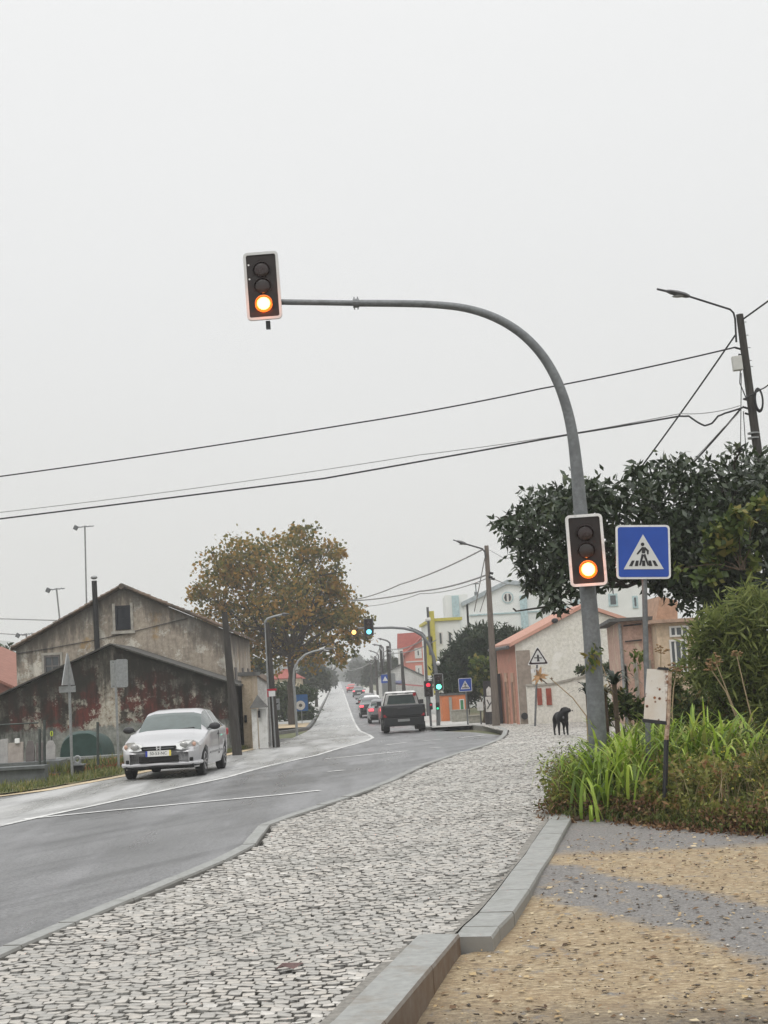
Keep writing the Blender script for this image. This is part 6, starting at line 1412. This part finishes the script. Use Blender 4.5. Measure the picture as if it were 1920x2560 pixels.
# ---- the dog
def dog():
    b = G(1405, 1838, .13); Y = b.y
    me = bpy.data.meshes.new('dog'); o = bpy.data.objects.new('dog', me); COL.objects.link(o)
    f = Vector((.06, -.998, 0))*1.05; l = Vector((.998, .06, 0))*1.05; up = Vector((0, 0, 1))
    def q(a, s, z): return f*a+l*s+up*z*1.05
    V = [q(-.02, 0, .44), q(.14, 0, .44), q(.24, .0, .47), q(.31, .03, .56), q(.34, .07, .625), q(.37, .15, .60), q(.38, .20, .585),   # 0-6 trunk, chest, neck, head, muzzle
         q(-.20, 0, .46), q(-.31, 0, .46),                                                                                  # 7 loin, 8 rump
         q(.21, .10, .36), q(.20, .105, .20), q(.22, .105, .04), q(.26, .105, .018),                                            # 9-12 front left
         q(.21, -.10, .36), q(.24, -.10, .21), q(.20, -.10, .04), q(.24, -.10, .018),                                           # 13-16
         q(-.30, .10, .36), q(-.24, .11, .24), q(-.36, .115, .15), q(-.33, .115, .03), q(-.28, .115, .016),                      # 17-21 hind
         q(-.30, -.10, .36), q(-.26, -.115, .24), q(-.38, -.115, .15), q(-.36, -.115, .03), q(-.31, -.115, .016),                # 22-26
         q(-.37, 0, .47), q(-.47, .02, .40), q(-.53, .03, .30),                                                              # 27-29 tail
         q(.32, .0, .66), q(.33, -.03, .59), q(.33, .10, .67), q(.30, .13, .61)]                                             # ears
    E = [(0, 1), (1, 2), (2, 3), (3, 4), (4, 5), (5, 6), (0, 7), (7, 8), (2, 9), (9, 10), (10, 11), (11, 12), (2, 13), (13, 14), (14, 15), (15, 16), (8, 17), (17, 18), (18, 19), (19, 20), (20, 21), (8, 22), (22, 23), (23, 24), (24, 25), (25, 26), (8, 27), (27, 28), (28, 29), (4, 30), (30, 31), (4, 32), (32, 33)]
    rad = [.125, .14, .135, .085, .085, .048, .032, .115, .11, .062, .036, .024, .03, .062, .036, .024, .03, .075, .05, .028, .024, .03, .075, .05, .028, .024, .03, .04, .025, .014, .026, .022, .026, .022]
    me.from_pydata([tuple(v) for v in V], E, []); rad = [r_*1.14 for r_ in rad[:9]]+rad[9:]; sk = o.modifiers.new('skin', 'SKIN'); me.skin_vertices.new() if not me.skin_vertices else None
    for i, r_ in enumerate(rad): me.skin_vertices[0].data[i].radius = (r_, r_)
    me.skin_vertices[0].data[0].use_root = True; sk.use_smooth_shade = True
    ss = o.modifiers.new('sub', 'SUBSURF'); ss.levels = 2; ss.render_levels = 2
    bpy.context.view_layer.update(); dg = bpy.context.evaluated_depsgraph_get(); m2 = bpy.data.meshes.new_from_object(o.evaluated_get(dg)); bpy.data.objects.remove(o)
    e = empty('dog', b, 'black short-haired dog standing on the cobbled pavement with its head turned right', 'dog'); m2.name = 'body'
    M_fur = mat('black_fur', (.006, .006, .0065), .6, var=.5, scale=30, spec=.3); m2.materials.clear(); linkmesh('body', m2, M_fur, e)
    M_eye = mat('dog_eye', (.02, .01, .006), .1)
    for s in (0, .05): mb = MB(); mb.sphere(q(.40-s, .12+s, .645), .012, 8, 6); mb.build('eye', M_eye, e, True)
    mb = MB(); mb.sphere(q(.385, .225, .592), .019, 8, 6); mb.build('nose', M_black, e, True)
    mb = MB(); mb.sphere(q(.365, .0, .44), .03, 8, 6, (.8, .5, 1.1)); mb.build('chest_patch', mat('grey_chest_fur', (.12, .12, .125), .8), e, True)
dog()
# ================================================================ VEGETATION
M_bark = mat('dark_bark', (.06, .05, .042), .95, var=.5, scale=8, bmp=.6, stretch=(3, 3, .6)); M_twig = mat('brown_twig', (.09, .065, .045), .9, var=.4)
M_plane = leafmat('autumn_leaf', [(.05, .06, .02), (.10, .11, .03), (.19, .17, .04), (.30, .20, .045), (.40, .22, .05), (.24, .22, .055)], .6, .5)
L_ = pxlobes([(545, 1425, 55), (525, 1500, 50), (495, 1480, 26), (605, 1392, 58), (590, 1480, 75), (680, 1400, 66), (755, 1362, 50), (800, 1400, 48), (825, 1368, 30), (850, 1385, 18), (700, 1480, 90), (780, 1480, 70), (838, 1520, 58), (880, 1555, 48), (905, 1585, 26), (660, 1565, 80), (760, 1570, 80), (842, 1610, 48), (625, 1625, 45), (700, 1640, 45), (780, 1640, 38), (850, 1640, 25), (560, 1560, 45), (590, 1650, 28), (740, 1330, 20), (830, 1450, 40)], 93., 2.6)
b = P(733, 1797, 93); b.z = zr(93); tree('autumn_tree', 'large broad tree with rust-brown autumn leaves over the left side of the road', 'tree', b, P(727, 1640, 93), L_, 20000, .24, M_plane, M_bark, .30, aspect=.75, per=20, cs=.24, shell=.35)
# big glossy-leaved tree over the bank
M_gloss = leafmat('dark_glossy_leaf', [(.010, .018, .008), (.020, .034, .014), (.036, .056, .020), (.026, .044, .020), (.07, .09, .035)], .36, .14, .5)
L_ = pxlobes([(1295, 1315, 48), (1255, 1300, 24), (1370, 1290, 72), (1350, 1392, 66), (1338, 1455, 34), (1290, 1528, 12), (1390, 1500, 34), (1450, 1282, 85), (1440, 1400, 88), (1560, 1275, 88), (1560, 1395, 74), (1680, 1235, 90), (1660, 1370, 92), (1800, 1235, 95), (1780, 1370, 115), (1905, 1250, 115), (1905, 1420, 115), (1740, 1470, 62), (1850, 1500, 75), (1590, 1180, 16), (1480, 1215, 20), (1700, 1150, 22), (1850, 1130, 26), (1660, 1455, 22), (1480, 1462, 30)], 24., .8)
b = P(1850, 1700, 24.5); b.z = bank_z(b.x, 24.5); tree('leafy_tree', 'large dark glossy-leaved tree spreading behind the near signal and crossing sign', 'tree', b, P(1800, 1480, 24.5), L_, 19000, .145, M_gloss, M_bark, .16, aspect=.42, per=14, cs=.26, shell=.45, droop=.5, dy=.9)
# ivy/yellowing climber in front of that tree at right
M_yelleaf = leafmat('yellowing_leaf', [(.025, .045, .012), (.05, .08, .02), (.09, .13, .03), (.15, .18, .04), (.30, .24, .07)], .5, .3)
def shrub(name, label, cat, Y, lobes, n, ls, lm, base, per=22, cs=.22, shell=.4, aspect=.4, dy=1., spread=.3, r0=.04, bz=None, droop=0., group=None):
    b = P(*base, Y); b.z = (zr(Y) if bz is None else bz); L_ = pxlobes(lobes, Y, spread)
    e = empty(name, b, label, cat, group); mb = MB()
    for c, r in L_: limb(mb, b+Vector((random.uniform(-.1, .1), 0, -.05)), c, r0, r0*.3, .06, 5, 4)
    mb.build('stems', M_twig, e, True, rel=b); pts, tn = lobe_points(L_, n, per, cs, shell, dy)
    leaves('foliage', pts-np.array(b), ls, lm, e, aspect, tn, droop); return e
shrub('climber', 'yellow-green climbing plant hanging on the right part of the dark tree', 'climbing plant', 22.6, [(1800, 1330, 34), (1790, 1390, 30), (1850, 1300, 30), (1770, 1430, 22), (1840, 1370, 22), (1905, 1270, 30), (1700, 1420, 16), (1880, 1400, 24)], 800, .14, M_yelleaf, (1850, 1420), 8, .3, .3, .7, bz=P(1850, 1420, 23).z, r0=.012)
M_feather = leafmat('feathery_green_leaf', [(.045, .065, .02), (.10, .135, .04), (.18, .22, .06), (.28, .31, .10), (.09, .12, .035)], .6, .5)
shrub('shrub', 'tall feathery green shrub at the right edge below the dark tree', 'shrub', 20.5, [(1800, 1585, 62), (1770, 1560, 30), (1880, 1540, 75), (1762, 1680, 52), (1850, 1680, 95), (1925, 1640, 95), (1905, 1770, 85), (1795, 1740, 55), (1840, 1800, 60), (1740, 1620, 34)], 10000, .18, M_feather, (1850, 1900), 20, .24, .3, .15, bz=bank_z(4.8, 20.5))
# pines in the middle distance
M_pine = leafmat('dark_pine_needles', [(.012, .024, .012), (.020, .038, .018), (.032, .05, .022), (.05, .065, .03)], .7, .15)
for lab, base, fk, L, n in (('dark green pine left of the brown pole above the garage', (1165, 1800), (1165, 1720), [(1182, 1612, 38), (1150, 1640, 34), (1112, 1662, 20), (1170, 1660, 55), (1125, 1695, 40), (1165, 1720, 42), (1205, 1700, 40), (1215, 1640, 38), (1205, 1580, 20), (1105, 1700, 22)], 15000), ('dark green pine right of the brown pole behind the salmon roof', (1270, 1790), (1270, 1700), [(1245, 1598, 34), (1295, 1615, 36), (1240, 1640, 38), (1340, 1598, 20), (1275, 1665, 42), (1362, 1585, 12)], 9000)):
    b = P(*base, 78); b.z = zr(78); tree('pine_tree', lab, 'tree', b, P(*fk, 78), pxlobes(L, 78, 1.2), n, .34, M_pine, M_bark, .2, 'dark pines behind the cottage', .22, 24, .2, .4, -.1)
shrub('shrub', 'pale yellow-green bush beside the brown utility pole', 'shrub', 66., [(1200, 1665, 20), (1222, 1680, 20), (1195, 1690, 16), (1215, 1715, 18)], 1500, .2, M_yelleaf, (1210, 1800), 14, .3, .4, .7, r0=.04)
M_hedge = leafmat('hedge_leaf', [(.014, .03, .012), (.03, .055, .018), (.05, .08, .025), (.08, .10, .03)], .6, .2)
shrub('hedge', 'clipped dark hedge on top of the garden wall in front of the cottage', 'hedge', 54.6, [(1452, 1678, 10), (1468, 1676, 11), (1486, 1674, 11), (1505, 1672, 12), (1522, 1668, 13), (1538, 1664, 14), (1550, 1660, 14)], 2600, .12, M_hedge, (1500, 1690), 20, .3, .2, .5, bz=P(1500, 1690, 54.6).z, r0=.01, spread=0)
shrub('hedge', 'green hedge along the sandy corner beneath the autumn tree', 'hedge', 104., [(700, 1740, 24), (700, 1775, 26), (722, 1760, 26), (742, 1775, 28), (765, 1780, 22), (690, 1720, 16), (775, 1740, 18), (720, 1725, 16), (755, 1735, 18)], 6500, .26, M_hedge, (735, 1800), 20, .3, .2, .5)
shrub('shrub', 'bushy hedge at the far left edge below the hill', 'shrub', 85., [(-20, 1640, 30), (10, 1640, 22), (32, 1648, 16), (-60, 1640, 34)], 2500, .3, M_hedge, (0, 1700), 18, .3, .2, .5)
M_far = leafmat('far_tree_leaf', [(.022, .032, .02), (.035, .048, .026), (.05, .06, .03)], .8, .1)
for i, (lab, Y, base, L) in enumerate((
    ('dark roundish tree left of the road just beyond the autumn tree', 150., (790, 1735), [(780, 1700, 24), (800, 1690, 20), (765, 1680, 22), (812, 1712, 14), (775, 1650, 16)]),
    ('hazy grey-green tree left of the road below the overpass', 260., (815, 1720), [(812, 1690, 18), (795, 1675, 14), (830, 1700, 12), (790, 1655, 10)]),
    ('hazy tree right of the road below the overpass', 330., (895, 1722), [(893, 1672, 17), (905, 1690, 18), (880, 1690, 14), (915, 1675, 12)]),
    ('dark tree behind the receding row of poles', 230., (925, 1725), [(925, 1680, 14), (935, 1665, 12), (918, 1700, 12), (940, 1690, 14)]),
    ('bushy tree between the poles and the pink house', 165., (975, 1730), [(978, 1668, 16), (965, 1680, 13), (990, 1680, 14), (985, 1655, 10), (1040, 1705, 16), (1066, 1700, 18)]),
    ('faint tall tree against the sky above the overpass right end', 480., (893, 1700), [(893, 1650, 11), (880, 1662, 8), (905, 1660, 9)]),
    ('sparse roadside tree behind the gate pillars', 110., (600, 1800), [(600, 1690, 24), (625, 1680, 20), (580, 1680, 20), (648, 1665, 18), (610, 1730, 20)]))):
    b = P(*base, Y); b.z = zr(Y); tree('roadside_tree', lab, 'tree', b, P(base[0], base[1]-18, Y), pxlobes(L, Y, 1.5), 3200, .3 if Y < 200 else .6, M_far, M_bark, .18, 'trees along the far road', .6, 16, .28, .3)
# far woodland
def woods():
    pts = []; 
    for _ in range(420):
        Y = random.uniform(600, 950); px = random.uniform(-200, 2100); t = P(px, 1690, Y); h = random.uniform(5, 11); c = np.array([t.x, Y, zr(Y)+h*.4]); pts.append(c+rng.normal(size=(40, 3))*np.array([5, 4, h*.32]))
    pts = np.concatenate(pts); pts[:, 2] = np.maximum(pts[:, 2], -1); tag(leaves('woodland', pts, 3.2, M_far, None, .8), kind='stuff')
woods()
# ---- the bank: lilies, weeds, dead stems
def bz_px(px, Y):
    x = P(px, 1800, Y).x; return Vector((x, Y, bank_z(x, Y)))
M_lily = leafmat('strap_leaf', [(.06, .10, .014), (.15, .24, .025), (.28, .41, .045), (.44, .55, .10), (.30, .28, .09)], .4, .4, .45)
def lilies(name, label, cpx, Y, wd, n, length, lift=0.):
    c = bz_px(cpx, Y); e = empty(name, c, label, 'plant', 'clumps of strap-leaved plants'); V = []; Fq = []; T = []; seg = 6
    for i in range(n):
        bx, by = random.gauss(0, wd*.45), random.gauss(0, .32); th = random.uniform(0, 2*math.pi); out = Vector((math.cos(th), math.sin(th)*.8, 0)); L = length*random.uniform(.6, 1.15); w0 = random.uniform(.026, .048); arch = random.uniform(.6, 2.0); sd_ = Vector((-out.y, out.x, 0)).normalized(); k = len(V); tone = random.random()
        bz0 = bank_z(c.x+bx, c.y+by)-c.z; p = Vector((bx, by, bz0-.02+lift)); a = R(88)-random.uniform(0, .45); ds = L/seg
        for s in range(seg+1):
            t = s/seg; w_ = w0*(1-t**3)*.5+.001; V += [tuple(p-sd_*w_), tuple(p+sd_*w_)]; ang = a-arch*1.9*t*t; p = p+(out*math.cos(ang)+Vector((0, 0, 1))*math.sin(ang))*ds
        for s in range(seg): Fq.append((k+2*s, k+2*s+1, k+2*s+3, k+2*s+2)); T.append(tone)
    np_mesh('leaves', V, Fq, M_lily, e, T, True)
for nm_, (cpx, Y, wd, n, L, lab) in enumerate(((1490, 16.5, .34, 190, 1.0, 'strap-leaved clump hiding the foot of the signal mast, leftmost'), (1535, 16.4, .38, 170, 1.05, 'bright strap-leaved clump between the signal mast and the white board'), (1590, 16.9, .40, 170, 1.0, 'bright strap-leaved clump at the foot of the crossing sign'), (1640, 17.6, .35, 120, .95, 'strap-leaved clump rising behind the rusty white board'), (1700, 16.9, .40, 160, .95, 'bright strap-leaved clump right of the rusty post'), (1765, 17.2, .40, 150, .95, 'strap-leaved clump below the feathery shrub, second from the right'), (1822, 16.9, .36, 120, .85, 'strap-leaved clump nearest the right edge'), (1472, 16.5, .24, 80, .62, 'low strap-leaved clump spilling over the pavement edge'), (1560, 16.4, .45, 130, .58, 'low strap-leaved clump in front between mast and board'), (1725, 16.5, .5, 130, .55, 'low strap-leaved clump in front right of the rusty post'))):
    lilies('lily_clump', lab, cpx, Y, wd, int(n*.8), L*.97)
M_weed = leafmat('weed_leaf', [(.035, .05, .014), (.07, .10, .022), (.12, .155, .035), (.19, .21, .05), (.16, .11, .045)], .6, .35)
M_weed2 = leafmat('wild_weed_leaf', [(.05, .065, .016), (.11, .13, .03), (.19, .20, .045), (.27, .26, .07), (.26, .13, .06)], .6, .35); M_dry2 = leafmat('dry_stem', [(.10, .07, .04), (.22, .16, .09), (.36, .29, .18)], .8, .15)
M_dry = leafmat('dry_weed', [(.05, .028, .015), (.11, .055, .028), (.18, .10, .05), (.26, .17, .09)], .8, .15)
def bank_scatter(n, y0, y1, dens=None):
    y = y0+(y1-y0)*rng.random(n); xl = np.array([KRx(v) for v in y])+.22; x = xl+rng.random(n)*(y*.31-xl)
    if y0 < 19: y = y-1.5*np.maximum(0, np.minimum(x, 5)-1.9)+1.3; x = xl+(x-xl)*np.clip((y*.31-xl)/np.maximum(y0*.31-xl, .5), .3, 1.2)
    return np.stack([x, y, np.array([bank_z(a, b) for a, b in zip(x, y)])], 1)
def clumpy(p, f=1.8, th=0.): 
    v = np.sin(p[:, 0]*f*2.1+1.3*np.sin(p[:, 1]*f))+np.sin(p[:, 1]*f*2.7+p[:, 0]*f); return p[v > th]
def weeds():
    p = bank_scatter(12000, 14.85, 19.5); blades('low_grass', p, .22, .010, M_weed, 3, .9)
    # bushy fine weeds: little leaf clouds on the bank
    q = clumpy(bank_scatter(1700, 14.95, 18.5), 1.7, -.6); pts = []; tn = []
    for c in q:
        k = 34; h = random.uniform(.10, .36)*(.55+.45*min(1, max(0, c[1]+bshift(c[0], c[1])-14.9)/1.5)); d = rng.normal(size=(k, 3))*np.array([.10, .10, h*.38])+c+np.array([0, 0, h*.6]); pts.append(d); tn.append(np.clip(random.random()*.7+rng.random(k)*.3, 0, 1))
    pts = np.concatenate(pts); tn = np.concatenate(tn); tag(leaves('low_weeds', pts, .045, M_weed, None, .45, tn, 0), kind='stuff')
    p = clumpy(bank_scatter(5000, 14.85, 15.6), 1.4, .1); blades('dry_weeds', p, .24, .007, M_dry, 3, 1.1)
    q = clumpy(bank_scatter(420, 14.8, 15.4), 1.4, -.2); pts = []
    for c in q: pts.append(rng.normal(size=(22, 3))*np.array([.09, .07, .05])+c+np.array([0, 0, .07]))
    tag(leaves('dry_leaf_litter', np.concatenate(pts), .045, M_dry, None, .5, None, 0), kind='stuff')
    q = bank_scatter(1200, 14.35, 14.95); q[:, 2] = np.array([yard_z(a, b) for a, b in zip(q[:, 0], q[:, 1])])+.01; q = q[rng.random(len(q)) < .5+.5*np.sin(q[:, 0]*5+1.)]
    tag(leaves('edge_litter', np.repeat(q, 6, 0)+rng.normal(size=(len(q)*6, 3))*np.array([.08, .06, .012]), .05, M_dry, None, .5, None, 0), kind='stuff')
    q = bank_scatter(1500, 14.5, 15.0); q = q[np.sin(q[:, 0]*3.1+.6)+np.sin(q[:, 0]*7.3) > -.2]; q[:, 2] = np.maximum(q[:, 2], np.array([yard_z(a, b) for a, b in zip(q[:, 0], q[:, 1])]))
    blades('edge_weeds', q, .16, .010, M_weed, 3, 1.2)
    q = clumpy(bank_scatter(900, 14.95, 16.6), 2.3, -.3); pts = []; tn = []
    for c in q:
        k = 22; h = random.uniform(.2, .55)*min(1, .4+max(0, c[1]+bshift(c[0], c[1])-14.9)); tt_ = rng.random((k, 1)); dr = np.array([random.gauss(0, .25), random.gauss(0, .2), 1]); pts.append(c+dr*h*tt_+rng.normal(size=(k, 3))*.03); tn.append(np.clip(random.random()*.8+rng.random(k)*.3, 0, 1))
    tag(leaves('wild_weeds', np.concatenate(pts), .07, M_weed2, None, .4, np.concatenate(tn), .1), kind='stuff')
    p = bank_scatter(900, 15.0, 19); blades('dry_stems', p, .55, .006, M_dry2, 3, .5)
    # small yellow flowers
    p = bank_scatter(120, 15.1, 17.2)+np.array([0, 0, .30]); p[:, 2] += rng.uniform(-.1, .12, len(p)); m = leafmat('yellow_petal', [(.5, .42, .04), (.62, .55, .12), (.7, .66, .3)], .6, .3)
    pts = np.repeat(p, 5, 0)+rng.normal(size=(len(p)*5, 3))*.008; tag(leaves('yellow_flowers', pts, .02, m, None, .8), kind='stuff')
    # pavement edge growth further along
    y = 18+rng.random(5000)*19; x = np.array([KRx(v) for v in y])+rng.normal(0, .09, 5000)+.2; blades('edge_grass', np.stack([x, y, np.array([zr(v)+.13 for v in y])], 1), .24, .012, M_weed, 3, .9)
    p = bank_scatter(9000, 19.5, 34); blades('rough_grass', p, .42, .02, M_weed, 3, .7)
weeds()
# mixed undergrowth between the lilies and the houses
M_under2 = leafmat('undergrowth_leaf', [(.012, .022, .008), (.03, .05, .014), (.055, .08, .02), (.09, .11, .03), (.16, .10, .04)], .6, .25)
for lab, Y, L, n, base, ls in (('dark tangled undergrowth behind the lilies left of the white board', 19.6, [(1520, 1775, 22), (1555, 1755, 24), (1585, 1770, 26)], 900, (1550, 1880), .10), ('mixed brownish undergrowth right of the white board', 19.8, [(1690, 1740, 34), (1730, 1770, 36), (1700, 1790, 34), (1770, 1800, 34), (1680, 1700, 22)], 3200, (1720, 1900), .085), ('low green undergrowth at the right edge beside the lilies', 17.5, [(1880, 1880, 45), (1840, 1900, 34), (1915, 1930, 50), (1900, 1850, 40)], 5200, (1880, 1990), .06)):
    shrub('undergrowth', lab, 'shrub', Y, L, n, ls, M_under2, base, 18, .3, .2, .4, bz=bank_z(4, Y), r0=.012)
# dark rosette plants by the mast foot
def rosette(label, px, py, Y, n, L, mt):
    c = P(px, py, Y); e = empty('rosette_plant', c, label, 'plant', 'spiky rosette plants near the mast'); V = []; Fq = []; T = []; seg = 5
    for i in range(n):
        th = random.uniform(0, 6.283); out = Vector((math.cos(th), math.sin(th), 0)); sd_ = Vector((-out.y, out.x, 0)); p = Vector((0, 0, 0)); a = random.uniform(.7, 1.5); l = L*random.uniform(.7, 1.1); k = len(V); tone = random.random()
        for s in range(seg+1):
            t = s/seg; w_ = .022*(1-t**2)+.001; V += [tuple(p-sd_*w_), tuple(p+sd_*w_)]; ang = a-2.1*t; p = p+(out*math.cos(ang)+Vector((0, 0, 1))*math.sin(ang))*l/seg
        for s in range(seg): Fq.append((k+2*s, k+2*s+1, k+2*s+3, k+2*s+2)); T.append(tone)
    np_mesh('leaves', V, Fq, mt, e, T, True); z0 = bank_z(c.x, c.y)-c.z; MB().tube([(0, 0, z0), (0, 0, .02)], .03, 6).build('stem', M_twig, e)
M_ros = leafmat('dark_rosette_leaf', [(.012, .02, .014), (.03, .045, .028), (.10, .13, .09)], .4, .1)
rosette('dark spiky rosette with curling leaves left of the mast foot', 1470, 1742, 18.4, 26, .42, M_ros)
rosette('dark spiky rosette right of the mast above the lilies', 1536, 1715, 18.6, 26, .45, M_ros)
rosette('bronze tinted rosette just behind the mast foot', 1512, 1745, 19.0, 20, .36, leafmat('bronze_leaf', [(.06, .04, .02), (.12, .08, .03), (.2, .16, .06)], .5, .1))
# dead fennel stalks
M_stalk = mat('dry_stalk', (.34, .26, .16), .9, var=.3)
def stalk(label, Y, pts, head, hr):
    b = P(*pts[0], Y); b.z = min(b.z, bank_z(b.x, Y)+.5); b.z = bank_z(b.x, Y)-.03; e = empty('dead_stalk', b, label, 'dead plant', 'dead flower stalks'); q = [Vector((0, 0, 0))]+[P(x, y, Y)-b for x, y in pts]
    MB().tube(q, [.011]+[.009-.004*i/len(pts) for i in range(len(pts))], 6).build('stem', M_stalk, e, True)
    h = P(*head, Y)-b; mb = MB()
    for i in range(16):
        d = Vector((random.gauss(0, 1), random.gauss(0, 1), random.uniform(.0, 1.3))).normalized()*hr*random.uniform(.6, 1.1); mb.tube([q[-1], q[-1]+d], [.003, .0015], 4)
        mb.sphere(q[-1]+d, hr*.16, 6, 4, (1, 1, .6))
    mb.build('seed_head', mat('dry_seed_head', (.22, .14, .07), .95, var=.5), e)
stalk('tall dead stalk with seed head leaning left before the feathery shrub', 18., [(1862, 1830), (1830, 1760), (1791, 1660)], (1785, 1650), .12)
stalk('shorter dead stalk with drooping seed head left of the tall one', 18.1, [(1850, 1820), (1815, 1730), (1779, 1676)], (1772, 1670), .11)
stalk('slim pale dead stalk at the right crossing the feathery shrub', 18.2, [(1888, 1830), (1868, 1750), (1842, 1640)], (1838, 1640), .09)
stalk('thin dead stalk with brown umbel above the white board', 18.8, [(1655, 1740), (1652, 1690), (1652, 1634)], (1650, 1625), .11)
stalk('brown umbel drooping just right of the white board', 18.6, [(1680, 1780), (1684, 1720), (1692, 1678)], (1692, 1670), .13)
stalk('bare greenish stalk arching left of the mast over the pavement', 20.5, [(1466, 1790), (1432, 1745), (1378, 1698)], (1370, 1690), .03)
stalk('thin pale stalk with a dry orange flower before the warning sign', 26., [(1356, 1740), (1352, 1700), (1346, 1682)], (1346, 1670), .12) if False else None
stalk('upright thin stem right of the mast reaching above the garden hedge', 19., [(1540, 1760), (1520, 1700), (1502, 1655)], (1500, 1650), .03)
# orange dry bloom hanging on the warning sign pole
def bloom():
    Y = 49.7; b = P(1348, 1690, Y); e = empty('dried_bloom', b, 'ragged dry orange bloom hanging on the warning sign pole', 'dead flower'); mb = MB(); random.seed(3)
    for i in range(14):
        d = Vector((random.gauss(.2, .6), random.gauss(0, .3), random.gauss(0, .6))).normalized()*random.uniform(.18, .38); s = d.cross(Vector((0, 1, 0))).normalized()*.045; mb.add([-s, d*.5-s, d, d*.5+s, s], [(0, 1, 2, 3, 4)])
    mb.build('petals', mat('dry_orange_petal', (.42, .25, .12), .9, var=.5), e); MB().tube([(0, .1, .1), (.05, 0, -.1), (.25, 0, -.28)], .02, 5).build('stem', M_twig, e)
bloom()
# broad yellowing leaf sprigs against the mast
for lab, px, py, Y in (('light green leaf sprig hanging in front of the mast', 1482, 1630, 16.4), ('pale yellow-green sprig left of the crossing sign pole', 1590, 1635, 18.)):
    shrub('leaf_sprig', lab, 'plant', Y, [(px, py, 12), (px-2, py+18, 8)], 46, .09, M_yelleaf, (px+4, py+14), 8, .4, .2, .5, bz=P(px, py+24, Y).z, r0=.004, droop=1.)
# loose stones at the pavement tip and a fallen dark leaf
M_ston = mat('loose_cobble', (.45, .43, .39), .7, var=.3)
for i, (x, y, lab) in enumerate(((1292, 1806, 'loose pale cobble at the far kerb tip, leftmost of four'), (1301, 1800, 'loose pale cobble next to the leftmost at the far kerb tip'), (1318, 1803, 'loose dark-edged cobble in front of the cottage pilaster'), (1288, 1816, 'loose cobble lying nearest in front of the kerb tip'))):
    p = G(x, y, .13); o = MB(); o.box((0, 0, .05), (.16+.05*(i % 2), .13, .10), Matrix.Rotation(.4*i+.3, 3, 'Z') @ Matrix.Rotation(.15, 3, 'X')); o = o.build('cobblestone', M_ston, None, bevel=.015); o.location = p; tag(o, lab, 'stone', 'loose cobblestones')
p = G(722, 2425, .135); mb = MB(); mb.add([(-.075, -.015, .012), (-.03, -.045, .03), (.03, -.04, .012), (.085, .0, .035), (.03, .045, .03), (-.035, .03, .035), (0, 0, .02)], [(6, 0, 1), (6, 1, 2), (6, 2, 3), (6, 3, 4), (6, 4, 5), (6, 5, 0)])
o = mb.build('fallen_leaf', mat('brown_leaf', (.11, .065, .06), .7, var=.4, scale=20)); o.location = p; tag(o, 'single curled brown leaf lying on the near cobbles', 'leaf')
